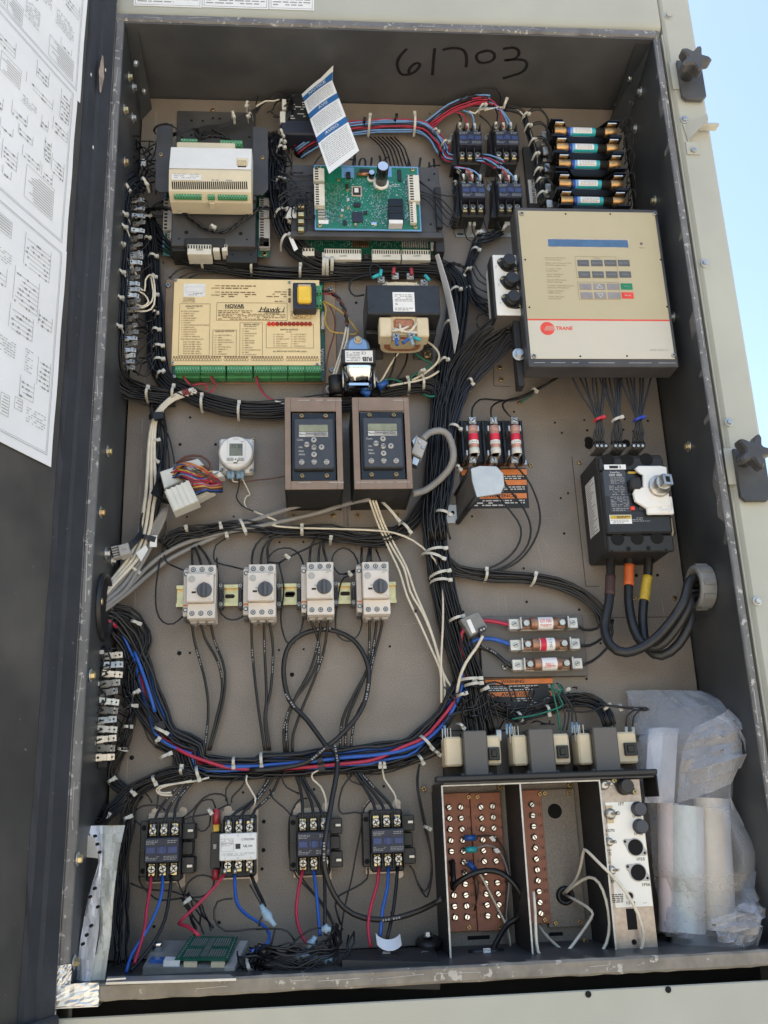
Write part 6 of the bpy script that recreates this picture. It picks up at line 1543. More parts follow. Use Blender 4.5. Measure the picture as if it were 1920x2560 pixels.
# brown terminal boards
scm = None
def board(label, fr, quad, cols, nums, dd=.02):
 global scm
 o = at('terminal_board', label, 'terminal board', fr,(quad[0]+quad[2])/2,(quad[1]+quad[3])/2,.01,'brown terminal boards in the open box')
 a = rect(fr,*quad,dd); MB().box(*a,.0102,dd,.0008).build('board', 'termboard', o, True)
 for ci,(xa,ya,xb,yb) in enumerate(cols):
  for i in range(11):
   t = i/10; p = P(fr,xa+(xb-xa)*t,ya+(yb-ya)*t,dd+.004)
   if scm is None:
    A = MB(); A.box(-.0048,.0048,-.0042,.0042,0,.0022,.0005); B = MB(); B.lathe(X3(0,0,.0022), OUT, [(0,.0046),(.0022,.0046),(.003,.0036)], 14); Cc = MB(); Cc.add([X3(-.0042,-.0007,.0055),X3(.0042,-.0007,.0055),X3(.0042,.0007,.0055),X3(-.0042,.0007,.0055)],[(0,1,2,3)])
    q = multi('terminal_screw', [(A,'dark_gap'),(B,'mirror_steel'),(Cc,'dark_slot')], o); scm = q.data
   else: q = bpy.data.objects.new('terminal_screw', scm); COL.objects.link(q); q.parent = o
   q.location = Vector((p.x,-dd,p.z))-parent_origin(o); q.rotation_euler = (0, rnd.uniform(-1.4,1.4), 0)
   if nums[ci] is not None:
    n0, off = nums[ci]; pq = P(fr,xa+(xb-xa)*t+off,ya+(yb-ya)*t-4,dd); text(o, str(n0+i), pq.x, pq.z, dd+.0004, .0075, 'dark_gap', world=True)
 for x,y in ((quad[0]+145 if fr=='K' and quad[0]<1300 else quad[0]+(22 if fr=='K' else 92), quad[1]+28),(quad[2]-28 if fr=='K' else quad[2]-10, quad[3]-28)): scr(o, fr,x,y,dd,.004,'brass',.002)
 return o
board('brown terminal board with two columns of screws at the left of the open box','K',(1232,265,1408,1165),((1252,360,1292,1072),(1327,358,1370,1070)),(None,(12,42)))
board('brown terminal board with two columns of screws left of the black divider','K',(1412,262,1612,1160),((1458,358,1503,1062),(1533,352,1580,1060)),((1,-40),(12,40)))
board('narrow brown terminal board with one column of screws right of the divider','L',(88,245,222,1115),((130,342,187,1045),),((12,42),))
o = at('blanking_plate', 'plain tan blanking plate with a round hole and black grommet in the box', 'plate', 'L',320,690,.01)
box(o, 'plate', 'plate', 'L',206,240,440,1135,.0102,.0185,.0005); cyl(o, 'round_hole', 'hole', 'L',278,383,.018,.0189,.0118,28)
for x,y in ((212,268),(367,262),(283,1110),(442,1102)): scr(o, 'L',x,y,.0185,.004,'brass',.002)
c = P('L',345,930,.02); b = MB(); b.lathe(X3(c.x,c.z,.0186), OUT, [(0,.0145),(.004,.0142),(.006,.0125),(.006,.009),(.001,.0082)], 28, True, False); b.build('grommet', 'blk', o, True); b = MB(); b.lathe(X3(c.x,c.z,.0187), OUT, [(0,.0083),(.0004,.0083)], 24); b.build('grommet_bore', 'hole', o, True)
mat('tab_steel', (.52,.49,.44), .36, .75, .3, 80)
# ------------------------------------------------------------------ switch and fuse plate
SD = .118
o = at('switch_plate', 'silver switch plate with white labelled front, toggles and round fuse holes', 'switch plate', 'L',770,720,.1)
a = (xR+.0005, xE, P('L',810,1325,SD).z, zT-.001)
MB().box(*a,SD-.003,SD,.0004).build('plate', 'steel_dull', o, True); MB().box(a[1]-.002,a[1],a[2],a[3],.02,SD-.0032,.0004).build('side_flange', 'steel_dull', o, True)
d1 = SD+.0006; zl0, zl1 = P('L',760,1005,SD).z, P('L',760,322,SD).z
MB().box(a[0]+.006,a[1]-.001,zl0,zl1,SD,d1,.0001).build('label_sheet', 'panel_white', o, True)
L_ = lambda s,x0_,x1_,y,h_: txt(o, s, 'L',x0_,x1_,y,h_,d1+.0004,'print_black',.012)
for s,x0_,x1_,y,h_ in (('1F7',688,723,338,20),('1F44',780,832,416,18),('1F45',792,845,531,18),('1S70',608,662,510,18),('OFF',654,681,587,13),('1F55',807,859,695,18),('OFF',672,699,766,13),('1F56',841,893,860,18),('1S74',740,796,978,18),('72',626,645,661,18),('73',640,663,840,18),('IN',626,638,717,12),('ASS',618,645,637,11),('IN',608,618,537,11)): L_(s,x0_,x1_,y,h_)
lines(o, 'L',650,918,722,978,d1+.0004,5,'print_black',3,.95,.5); lines(o, 'L',850,972,910,982,d1+.0004,1,'print_gray',4)
def flange(x, y, m, rr_, ang=.55, ln=.0075, d=None):
 p = P('L',x,y,SD); pts = []
 for k in range(36):
  t = 2*math.pi*k/36; q = rr_+ln*max(0,math.cos(2*(t+ang)))**4; pts.append((p.x+q*math.cos(t),p.z+q*math.sin(t)))
 b = MB(); b.prism(pts, SD+.0004, SD+.0022, .0005); b.build('fuse_flange', m, o, True); return p
p = flange(725,222,'blk',.0135); b = MB(); b.lathe(X3(p.x,p.z,SD+.002), OUT, [(0,.0118),(.010,.0112),(.015,.0106),(.017,.0095)], 24); b.build('fuse_cap', 'blk', o, True)
for x,y in ((662,185),(795,257)): scr(o, 'L',x,y,SD+.0022,.004,'gold_zinc',.002)
for x,y in ((822,367),(833,480)):
 p = P('L',x-8,y+2,SD); b = MB(); b.lathe(X3(p.x,p.z,SD), OUT, [(0,.0112),(.003,.0112),(.004,.0104),(.014,.010),(.015,.009)], 24); b.build('fuse_cap', 'drive_face', o, True)
for x,y in ((797,617),(815,780)):
 p = flange(x,y,'conn_gray',.0132); b = MB(); b.lathe(X3(p.x,p.z,SD+.0023), OUT, [(0,.0117),(.0003,.0117)], 28); b.build('fuse_hole', 'hole', o, True)
 for s in (-1,1): cyl(o, 'rivet_hole', 'hole', 'L',x+s*64,y+s*37,SD+.002,SD+.0027,.002,10)
box(o, 'switch_strap', 'coil_paper', 'L',612,348,656,462,SD,SD+.002,.0005)
for x,y,s in ((634,402,.8),(626,582,.6),(643,765,.6),(592,215,.75)):
 p = P('L',x,y,SD); b = MB(); b.lathe(X3(p.x,p.z,SD), OUT, [(0,.0105*s),(.004,.0105*s),(.004,.007*s),(.010,.0065*s)], 16); tgl = b.build('toggle_bushing', 'tab_steel', o, True)
 b = MB(); b.lathe(X3(p.x,p.z,SD+.009), Vector((.5,-1,.1)), [(0,.0024*s),(.016*s,.0036*s),(.019*s,.0036*s),(.021*s,.002*s)], 12); b.build('toggle_lever', 'steel', o, True)
cyl(o, 'shaft_hole', 'hole', 'L',765,933,d1,d1+.0005,.005,14); cyl(o, 'shaft_ring', 'steel', 'L',765,933,d1-.0004,d1+.0003,.0068,14)
box(o, 'rect_cutout', 'hole', 'L',745,1015,808,1152,SD-.001,SD+.0004,.0001); cyl(o, 'round_cutout', 'hole', 'L',792,1232,SD-.001,SD+.0004,.0042,14)
# ------------------------------------------------------------------ three beige transformers on the ledge
def beige_tx(label, x0, x1, c0, c1, yt, yb, bx0, by0, bx1, by1):
 o = at('beige_transformer', label, 'transformer', 'V',(x0+x1)/2,1640,.03,'beige transformers on the ledge')
 TD_ = .072
 a = rect('V',c0,yt,c1,yb,TD_+.012); zl = max(a[2], zT+.0135)
 MB().box(a[0],a[1],zl,a[3],.02,TD_+.012,.0015).build('core', 'lam_gray', o, True)
 q = rect('V',x0,yt+12,x1,yb-30,TD_); MB().box(q[0],a[0]-.0003,q[2],q[3],.03,TD_,.003).build('coil_form', 'tan_coil', o, True); MB().box(a[1]+.0003,q[1],q[2],q[3],.03,TD_,.003).build('coil_form', 'tan_coil', o, True)
 MB().box(q[0]+.004,a[0]-.0003,q[3]+.0003,a[3]-.003,.025,TD_-.01,.001).build('coil_top', 'blk', o, True)
 MB().box(a[0]-.006,a[1]+.006,zT+.0132,zT+.018,.01,TD_+.008,.001).build('foot', 'bracket', o, True)
 MB().box(q[0]+.002,q[1]-.004,zl+.001,q[2]-.0003,.02,.05,.001).build('lower_yoke', 'dark_gap', o, True)
 box(o, 'socket', 'blk', 'V',bx0,by0,bx1,by1,TD_-.02,TD_+.006,.001); box(o, 'socket_key', 'blk_gloss', 'V',bx0+6,by0+5,bx1-6,by1-7,TD_,TD_+.0085,.001)
 for i in range(4):
  xx = q[0]-.002+i*.0042; MB().box(xx,xx+.0014,q[3]-.012,q[3]+.014,TD_-.01+.006*(i%2),TD_-.0085+.006*(i%2),.0002).build('pin', 'steel', o, True)
 return o
beige_tx('beige and grey transformer on the black ledge, leftmost of three',961,1082,1003,1054,1578,1684,1056,1614,1080,1642)
beige_tx('beige and grey transformer on the black ledge, middle one of three',1108,1231,1145,1199,1574,1682,1204,1610,1229,1638)
beige_tx('beige and grey transformer on the black ledge, rightmost of three',1250,1377,1285,1338,1570,1680,1350,1604,1377,1632)
# ------------------------------------------------------------------ plastic bag with paper rolls
mat('roll_mint', (.66,.72,.69), .7, 0, .08, 20); mat('roll_pink', (.66,.56,.54), .7, 0, .08, 20)
def roll(label, x0, y0, x1, y1, r, d, m):
 a, e = P('S',x0,y0,d), P('S',x1,y1,d); a.z = max(a.z,.012); o = thing('paper_roll', label, 'paper roll', tuple(a), 'rolled papers in the clear bag')
 ax = e-a; l = ax.length
 b = MB(); b.lathe(a, ax, [(0,r*.98),(l*.3,r*1.02),(l*.7,r*.99),(l,r)], 28, True, False); b.lathe(a, ax, [(0,r*.9),(l,r*.9)], 20, True, False)
 b.lathe(a, ax, [(l,r*.9),(l,r)], 28, False, False); b.build('rolled_sheet', m, o, True)
 b = MB(); u = ax.normalized(); s = u.cross(OUT).normalized(); g = []
 for i in range(2): g.append([a+u*(l*i)+s*(r*math.cos(t))*1.03+OUT*(r*math.sin(t)*1.03) for t in (.5,.9,1.3)])
 b.sheet(g, True); b.build('loose_edge', 'roll_white', o, True); return o
S_ = lambda x,y: (1280+x*ZF, 1880+y*ZF)
def rl(label, xa, ya, xb, yb, r, d, m):
 p, q = S_(xa,ya), S_(xb,yb); return roll(label, p[0],p[1],q[0],q[1], r, d, m)
rl('thin pinkish paper roll standing at the left inside the clear bag', 1040,1290, 1010,330, .017, .06, 'roll_pink')
rl('wide white paper roll standing in the middle of the clear bag', 1150,1270, 1130,350, .026, .07, 'roll_mint')
rl('cream paper roll standing at the right inside the clear bag', 1345,1240, 1290,300, .027, .06, 'roll_paper')
o = at('folded_sheet', 'folded white paper sheet standing at the back of the clear bag', 'paper sheet', 'I',980,1600,.03)
b = MB(); b.sheet([[P('I',885,1505,.045),P('I',980,1500,.055),P('I',1076,1508,.04)],[P('L',860,330,.06),P('L',950,330,.075),P('L',1050,330,.06)]],False,.001,(0,1,0)); b.build('sheet', 'roll_white', o, True)
mb = bpy.data.materials.new('clear_plastic'); mb.use_nodes = True; MATS['clear_plastic'] = mb; nt = mb.node_tree; nt.nodes.clear()
ou = nt.nodes.new('ShaderNodeOutputMaterial'); mx = nt.nodes.new('ShaderNodeMixShader'); tr = nt.nodes.new('ShaderNodeBsdfTransparent'); pb = nt.nodes.new('ShaderNodeBsdfPrincipled'); mx2 = nt.nodes.new('ShaderNodeMath'); lw2 = nt.nodes.new('ShaderNodeLayerWeight'); nz = nt.nodes.new('ShaderNodeTexNoise'); gp = nt.nodes.new('ShaderNodeNewGeometry'); bpn = nt.nodes.new('ShaderNodeBump')
pb.inputs['Base Color'].default_value = (.82,.82,.84,1); pb.inputs['Roughness'].default_value = .16; tr.inputs[0].default_value = (.97,.97,.98,1); lw2.inputs[0].default_value = .35; nz.inputs['Scale'].default_value = 17; nz.inputs['Detail'].default_value = 3; bpn.inputs['Strength'].default_value = .9; bpn.inputs['Distance'].default_value = .012
nt.links.new(gp.outputs['Position'], nz.inputs['Vector']); nt.links.new(nz.outputs[0], bpn.inputs['Height']); nt.links.new(bpn.outputs[0], pb.inputs['Normal']); nt.links.new(bpn.outputs[0], lw2.inputs['Normal'])
mx2.operation = 'MULTIPLY_ADD'; mx2.inputs[1].default_value = .60; mx2.inputs[2].default_value = .10; nt.links.new(lw2.outputs['Facing'], mx2.inputs[0]); nt.links.new(mx2.outputs[0], mx.inputs[0]); nt.links.new(tr.outputs[0], mx.inputs[1]); nt.links.new(pb.outputs[0], mx.inputs[2]); nt.links.new(mx.outputs[0], ou.inputs[0])
bag = at('plastic_bag', 'crumpled clear plastic bag of rolled papers leaning in the lower right corner', 'bag', 'L',1200,1200,.05)
mk = mb.copy(); mk.name = 'milky_plastic'; MATS['milky_plastic'] = mk
for nd_ in mk.node_tree.nodes:
 if nd_.type == 'MATH': nd_.inputs[1].default_value = .50; nd_.inputs[2].default_value = .20
def crumpled(name, rows, seed, amp=.012, nu=22, m='clear_plastic'):
 """rows: [(left point, right point, bulge)] from top to bottom, points as (frame, x, y, d)"""
 r = random.Random(seed); L0 = spline([PP(q[0]) for q in rows], .02); R0 = spline([PP(q[1]) for q in rows], .02); bu = [q[2] for q in rows]
 n = 40; g = []
 kn = [(r.uniform(0,1), r.uniform(0,1), r.uniform(.04,.16), r.uniform(-1,1), r.uniform(-math.pi,math.pi)) for _ in range(34)]
 for i in range(n+1):
  t = i/n; l = L0[min(len(L0)-1,int(t*(len(L0)-1)))]; q = R0[min(len(R0)-1,int(t*(len(R0)-1)))]; bf = t*(len(bu)-1); k = min(int(bf),len(bu)-2); bb_ = bu[k]+(bu[k+1]-bu[k])*(bf-k); row = []
  for j in range(nu+1):
   u = j/nu; p = l.lerp(q,u); h = bb_*math.sin(math.pi*u)**.7
   for (cu,cv,s,w,an) in kn:
    du, dv = u-cu, t-cv; a_ = du*math.cos(an)+dv*math.sin(an); c_ = -du*math.sin(an)+dv*math.cos(an)
    h += amp*w*math.exp(-(c_/(s*2.2))**2)*max(0,1-abs(a_)/(s*.55))
   e = r.uniform(-.0004,.0004)
   row.append(p + OUT*(h+e) + Vector((e,0,e)))
  g.append(row)
 b = MB(); b.sheet(g, True); return b.build(name, m, bag, True)
crumpled('front_film', [(('I',745,1260,.02),('I',1270,1275,.04),.01),(('I',790,1400,.03),('I',1520,1420,.09),.04),(('L',800,60,.05),('L',1490,-20,.09),.075),(('L',880,330,.06),('L',1440,300,.09),.08),(('L',900,620,.06),('L',1585,640,.10),.075),(('L',950,900,.06),('L',1560,860,.10),.075),(('L',985,1100,.07),('L',1640,1010,.12),.06),(('L',1010,1290,.08),('L',1560,1250,.12),.05)], 3, .022)
crumpled('upper_flap', [(('I',1180,1500,.12),('I',1400,1380,.13),.02),(('I',1130,1600,.12),('I',1520,1500,.14),.03),(('L',1090,60,.12),('L',1510,10,.14),.03),(('L',1075,330,.12),('L',1420,200,.13),.02)], 5, .016, 16, 'milky_plastic')
crumpled('lower_corner', [(('L',1290,1080,.14),('L',1500,975,.14),.02),(('L',1300,1150,.14),('L',1645,1015,.15),.02),(('L',1330,1230,.14),('L',1620,1130,.15),.02),(('L',1350,1270,.13),('L',1560,1240,.14),.02)], 6, .02, 12, 'milky_plastic')
crumpled('rear_film', [(('I',745,1258,.015),('I',1265,1272,.02),.0),(('L',790,60,.02),('L',1480,0,.03),.0),(('L',880,600,.02),('L',1560,640,.03),.0),(('L',1000,1280,.02),('L',1540,1240,.04),.0)], 7, .008)
b = MB(); b.tube(spline([P('I',1330,1430,.13),P('I',1430,1475,.15),P('I',1500,1570,.15),P('I',1520,1660,.145)],.01),.0022,6); b.build('zip_seam', 'clear_plastic', bag, True)
# ------------------------------------------------------------------ insulation strip at the lower left
o = at('foil_insulation_strip', 'crumpled pale foil insulation strip leaning in the lower left corner', 'insulation', 'J',480,1490,.12)
def strip(nm, rows, m, seed, amp):
 r = random.Random(seed); g = []
 L0 = spline([PP(q[0]) for q in rows], .012); R0 = spline([PP(q[1]) for q in rows], .012); n = 40
 ph = [r.uniform(0,6) for _ in range(4)]
 for i in range(n+1):
  t = i/n; l = L0[int(t*(len(L0)-1))]; q = R0[int(t*(len(R0)-1))]
  g.append([l.lerp(q,j/6)+OUT*(amp*(math.sin(ph[0]+t*9+j*.9)+.6*math.sin(ph[1]+t*17-j*1.3))+.002*r.random()) for j in range(7)])
 b = MB(); b.sheet(g, False, .0015, (0,1,0)); b.build(nm, m, o, True); return g
g1 = strip('right_strip', [(('J',512,476,.10),('J',652,474,.10)),(('J',505,700,.12),('J',620,650,.12)),(('J',490,1000,.14),('J',585,900,.14)),(('J',480,1250,.15),('J',560,1200,.15)),(('J',400,1495,.16),('J',525,1490,.16))], 'insulation', 2, .002)
g2 = strip('left_strip', [(('J',408,478,.11),('J',512,476,.105)),(('J',455,600,.12),('J',508,640,.13)),(('J',480,720,.13),('J',500,740,.14)),(('J',418,930,.13),('J',490,950,.15)),(('J',372,1200,.14),('J',480,1200,.16)),(('J',330,1490,.15),('J',430,1495,.165))], 'roll_white', 4, .002)
b = poly(o, 'torn_tab', 'alu', 'J', [(408,535),(455,555),(490,690),(395,680)], .125, .1265)
for x,y in ((425,940),(403,1188),(378,1246),(432,1128),(455,885),(475,1005),(457,545),(472,598),(487,650)):
 p = P('J',x,y,.168); b = MB(); b.lathe(X3(p.x,p.z,.160), OUT, [(0,.0022),(.0085,.0022)], 10); b.build('punched_hole', 'hole', o, True)
# ------------------------------------------------------------------ loose relay module and brackets on the floor
o = at('relay_module', 'grey relay module with a tilted green circuit board lying on the cabinet floor', 'module', 'J',1100,1400,.1)
def slab(nm, m, corners, th, par=None):
 v = [c if isinstance(c, Vector) else PP(c) for c in corners]; n = (v[1]-v[0]).cross(v[3]-v[0]).normalized()
 if n.z < 0: n = -n
 b = MB(); vs = v+[p-n*th for p in v]; fs = [(0,1,2,3),(4,7,6,5),(0,4,5,1),(1,5,6,2),(2,6,7,3),(3,7,4,0)]; b.add(vs,fs)
 c = sum(v,Vector())/4-n*th/2
 b.f = [f if (vs[f[1]]-vs[f[0]]).cross(vs[f[2]]-vs[f[0]]).dot(sum((vs[i] for i in f),Vector())/4-c) > 0 else f[::-1] for f in fs]
 return b.build(nm, m, par or o, True)
slab('tray', 'pvc_gray', [('J',770,1395,.14),('J',1365,1400,.14),('J',1440,1225,.06),('J',860,1220,.06)], .022)
slab('tray_rim', 'conn_gray', [('J',1300,1400,.141),('J',1365,1398,.141),('J',1450,1222,.06),('J',1400,1222,.06)], .008)
slab('circuit_board', 'pcb_dark', [('J',975,1345,.135),('J',1330,1345,.135),('J',1388,1197,.07),('J',1080,1192,.07)], .002)
PB = [PP(c) for c in (('J',975,1345,.135),('J',1330,1345,.135),('J',1388,1197,.07),('J',1080,1192,.07))]
nb = (PB[1]-PB[0]).cross(PB[3]-PB[0]).normalized(); nb = nb if nb.z > 0 else -nb
def pbp(u,v,h=0): return PB[0].lerp(PB[1],u).lerp(PB[3].lerp(PB[2],u),v)+nb*h
b = MB()
for u in (.05,.95):
 for k in range(12):
  v = .06+k*.08; b.add([pbp(u-.012,v,.0006),pbp(u+.012,v,.0006),pbp(u+.012,v+.04,.0006),pbp(u-.012,v+.04,.0006)],[(0,1,2,3)])
b.build('solder_dots', 'silver_dot', o, True)['kind'] = 'stuff'
b = MB()
for (u0,v0,u1,v1) in ((.12,.1,.4,.42),(.12,.55,.42,.9),(.58,.1,.9,.42),(.58,.55,.9,.9),(.44,.1,.56,.9)):
 for k in range(7):
  u = u0+(u1-u0)*(k+.2)/7; b.add([pbp(u,v0,.0008),pbp(u+(u1-u0)/7*.5,v0,.0008),pbp(u+(u1-u0)/7*.5,v1,.0008),pbp(u,v1,.0008)],[(0,1,2,3)])
b.build('component_rows', 'pvc_gray', o, True)['kind'] = 'stuff'
for nm,m,c,th in (('blue_relay','term_blue',[('J',862,1262,.075),('J',1000,1268,.075),('J',1000,1235,.06),('J',870,1230,.06)],.02),('blue_relay','term_blue',[('J',815,1345,.13),('J',905,1345,.13),('J',920,1328,.115),('J',830,1325,.115)],.018),('white_relay','label_white',[('J',905,1350,.138),('J',1010,1355,.138),('J',1015,1330,.12),('J',920,1325,.12)],.014),('tan_relay','tan_coil',[('J',1035,1365,.14),('J',1120,1365,.14),('J',1125,1352,.13),('J',1040,1350,.13)],.012),('tan_relay','tan_coil',[('J',1212,1368,.14),('J',1300,1368,.14),('J',1305,1352,.13),('J',1215,1352,.13)],.012)):
 slab(nm, m, c, th)
p = P('J',868,1300,.09); b = MB(); b.lathe(p, (0,-.2,1), [(0,.0075),(.014,.0075),(.015,.007)], 16); b.build('capacitor', 'mirror_steel', o, True)
o = at('loose_bracket_plate', 'long thin grey metal plate lying on the floor under the relay module', 'plate', 'J',900,1480,.15)
slab('plate', 'alu', [PZ('J',530,1492,.005),PZ('J',1375,1466,.005),PZ('J',1330,1440,.005),PZ('J',545,1455,.005)], .003)
slab('end_tab', 'alu', [PZ('J',535,1470,.012),PZ('J',660,1462,.012),PZ('J',650,1450,.012),PZ('J',540,1456,.012)], .002)
o = at('black_enclosure', 'flat black plastic enclosure with a latch and white label on the floor', 'enclosure', 'K',880,1330,.1)
slab('body', 'blk_matte', [('K',560,1348,.165),('K',1195,1362,.165),('K',1150,1262,.06),('K',605,1282,.06)], .035)
slab('latch', 'blk', [('K',778,1328,.145),('K',918,1330,.145),('K',895,1268,.10),('K',790,1268,.10)], .012)
slab('latch_bar', 'conn_gray', [('K',820,1302,.13),('K',870,1302,.13),('K',868,1290,.124),('K',822,1290,.124)], .001)
slab('label', 'conn_gray', [('K',1022,1360,.157),('K',1118,1368,.157),('K',1160,1290,.085),('K',1075,1286,.085)], .0004)
v = [P('K',1022,1360,.157),P('K',1118,1368,.157),P('K',1160,1290,.085),P('K',1075,1286,.085)]; b = MB()
for k in range(7):
 t = .1+k*.12; b.add([v[0].lerp(v[3],t).lerp(v[1].lerp(v[2],t),.1)+Vector((0,0,.0012)),v[0].lerp(v[3],t).lerp(v[1].lerp(v[2],t),.85)+Vector((0,0,.0012)),v[0].lerp(v[3],t+.06).lerp(v[1].lerp(v[2],t+.06),.85)+Vector((0,0,.0012)),v[0].lerp(v[3],t+.06).lerp(v[1].lerp(v[2],t+.06),.1)+Vector((0,0,.0012))],[(0,1,2,3)])
b.build('print', 'print_gray', o, True)
o = at('round_gasket', 'black round rubber fitting on the floor beside the terminal box', 'fitting', 'K',1120,1255,.05)
b = MB(); c = P('K',1120,1262,.05); b.lathe(c, (0,-.25,1), [(0,.02),(.008,.021),(.012,.018),(.012,.012)], 20); b.build('ring', 'blk', o, True); hexbolt(o, c+Vector((0,0,.014)), (0,0,1), .006, 'zinc', 1.3)
o = at('paper_tape_curl', 'short curled strip of white paper standing on the black enclosure', 'paper strip', 'K',800,1230,.12)
b = MB(); g = []
for i in range(13):
 t = i/12; a_ = -2.6+t*1.9; c0 = P('K',820,1245,.12); q = c0+Vector((.022*math.cos(a_)+.01,0,.020*math.sin(a_)+.012)); g.append([q+Vector((0,-.012,0)), q+Vector((0,.01,.012))])
b.sheet(g, True, .0005, (0,0,1)); b.build('strip', 'roll_white', o, True)
# ------------------------------------------------------------------ terminal strips on the left wall
mat('tab_steel', (.52,.49,.44), .36, .75, .3, 80)
def tabstrip(name, label, pts, d, w, h, xb, lab):
 o = at(name, label, 'terminal strip', *pts[0], d)
 ps = [P(f,x,y,d) for f,x,y in pts]; zt, zb = ps[0].z+.015, ps[-1].z-.015
 MB().box(.0005,xb*.6,zb,zt,d-.02,d-.006,.001).build('base_strip', 'blk_matte', o, True)
 for i,p in enumerate(ps):
  j = rnd.uniform(-.0015,.0015); tw = rnd.uniform(-.12,.12)
  A = MB(); A.box(-w*.5,w*.5,-h*.5,h*.5,-.0006,.0006,.0002); A.box(-w*.55,-w*.1,-h*.62,h*.62,-.006,-.0008,.0006); A.box(w*.12,w*.34,-h*.55,h*.55,.0007,.0026,.0004)
  B = MB(); B.cyl(w*.36,0,.0027,.0029,h*.16,8); B.cyl(-w*.3,0,.0007,.0016,h*.22,8)
  q = multi('spade_tab', [(A,'tab_steel'),(B,'dark_slot')], o); q.location = Vector((p.x+j,p.y-.002,p.z))-parent_origin(o); q.rotation_euler = (rnd.uniform(-.15,.15), tw, rnd.uniform(-.3,.3))
 return o
up = []
N_ = 27
poly_ = [('A',895,1300),('A',900,1420),('A',890,1530),('A',880,1650),('D',262,120),('D',245,240),('D',240,330),('D',245,420),('D',232,560),('D',225,650),('D',218,740),('D',205,830)]
src = [(FR[f][0]+x*FR[f][2], FR[f][1]+y*FR[f][2]) for f,x,y in poly_]
for i in range(N_):
 t = i/(N_-1)*(len(src)-1); k = min(int(t),len(src)-2); up.append(('S', src[k][0]+(src[k+1][0]-src[k][0])*(t-k), src[k][1]+(src[k+1][1]-src[k][1])*(t-k)))
tabstrip('upper_terminal_strip'.replace('upper_',''), 'long strip of small silver spade tabs on the left wall beside the gold board', up, .075, .024, .0075, .018, 'u')
lowp = [('G',318,1035),('G',316,1095),('G',310,1155),('G',298,1215),('G',292,1272),('G',290,1333),('G',282,1390),('G',280,1452),('G',275,1512),('G',270,1575),('G',265,1635),('J',518,35)]
tabstrip('terminal_strip', 'short strip of twelve silver spade tabs low on the left wall', lowp, .095, .031, .0095, .022, 'l')
# ------------------------------------------------------------------ wiring
mat('tie_red', (.5,.02,.03), .45); mat('tie_blue', (.02,.05,.4), .45)
def F_(fr, *pts): return [(fr,)+tuple(p) for p in pts]
def D_at(fr, d, *pts): return [(fr,p[0],p[1],p[2] if len(p) > 2 else d) for p in pts]
def harness(label, fr, x, y, d=.01, name='wire_harness', cat='wire harness', group='bundled wire harnesses'):
 return at(name, label, cat, fr, x, y, d, group)
def leads(label, fr, x, y, d=.03, group='loose wire leads', name='wire_leads'):
 return at(name, label, 'wires', fr, x, y, d, group)
def ties(o, fr, lst, h=.018, **k):
 for x0,y0,x1,y1 in lst: tie(o, (fr,x0,y0), (fr,x1,y1), h*1.2+.003, **k)
def twist(o, pts, r, m='wire_black', pitch=.022, m2=None):
 path = spline([PP(q) for q in pts], .004); fr = lift(path)
 for s in (0, math.pi):
  q = []; l = 0
  for i,p in enumerate(path):
   if i: l += (p-path[i-1]).length
   a = 2*math.pi*l/pitch+s; q.append(p+fr[i][1]*(r*1.05*math.cos(a))+fr[i][2]*(r*1.05*math.sin(a)+r))
  MB().tube(q, r, 6).build('wire', m2 if (s and m2) else m, o, True)
WB = .0021
# left wall trunk beside the spade tabs
o = harness('thick vertical black and white wire harness along the upper left wall', 'D',140,430,.08)
bundle(o, F_('A',(905,1195,.07),(850,1225,.08),(795,1310,.085),(785,1450,.085),(775,1600,.085))+F_('D',(158,80,.085),(148,260,.085),(140,430,.085),(132,600,.085),(126,740,.08),(140,880,.06),(200,970,.04),(300,1010,.015),(400,1030,.008),(520,1040,.006)), 20, .034, .022, WB, 'wire_black', 1, .3, extra=('wire_navy','wire_black','wire_white','wire_black','wire_navy'))
ties(o, 'D', ((128,72,192,86),(113,258,207,268),(104,424,196,430),(104,604,186,614)), .03, d=.083); ties(o, 'A', ((765,1318,812,1330),(765,1444,845,1452),(758,1520,842,1535),(748,1630,826,1642)), .03, d=.083)
ties(o, 'D', ((188,985,226,945),(338,1058,352,984)), .024, d=.02); ties(o, 'A', ((925,1200,968,1248),(822,1238,858,1290)), .024, d=.075)
for pts in (((265,130),(230,170),(200,230),(175,280)),((260,420),(300,440),(360,400),(370,330),(355,240)),((262,330),(310,350),(340,400),(300,430),(255,410)),((250,460),(330,460),(375,420),(380,300),(365,220)),((262,230),(240,180),(205,130),(190,80)),((270,300),(315,330),(320,260),(350,225),(372,240))):
 wire(o, D_at('D',.07,*pts), .0024, 'wire_white')
for pts in (((270,590),(330,610),(355,680),(350,800),(310,880),(240,840)),((265,640),(310,630),(350,600),(380,620)),((250,760),(300,700),(360,650),(390,640)),((230,830),(290,790),(340,740),(380,730)),((240,850),(320,885),(355,850),(365,770),(385,700)),((260,500),(320,530),(360,520),(390,500)),((262,190),(300,150),(340,160),(365,180)),((262,70),(300,60),(330,30),(345,0)),((262,280),(300,200),(345,170),(365,140))):
 wire(o, D_at('D',.045,*pts), .0017, 'wire_black')
for pts in (((890,1290),(840,1310),(815,1350),(790,1380)),((880,1340),(840,1370),(830,1330),(870,1270),(930,1250)),((890,1400),(850,1420),(820,1480)),((800,1200),(795,1160),(830,1145),(860,1180),(850,1225)),((905,1190),(870,1180),(850,1160),(830,1190))):
 wire(o, D_at('A',.085,*pts), .0018, 'wire_black')
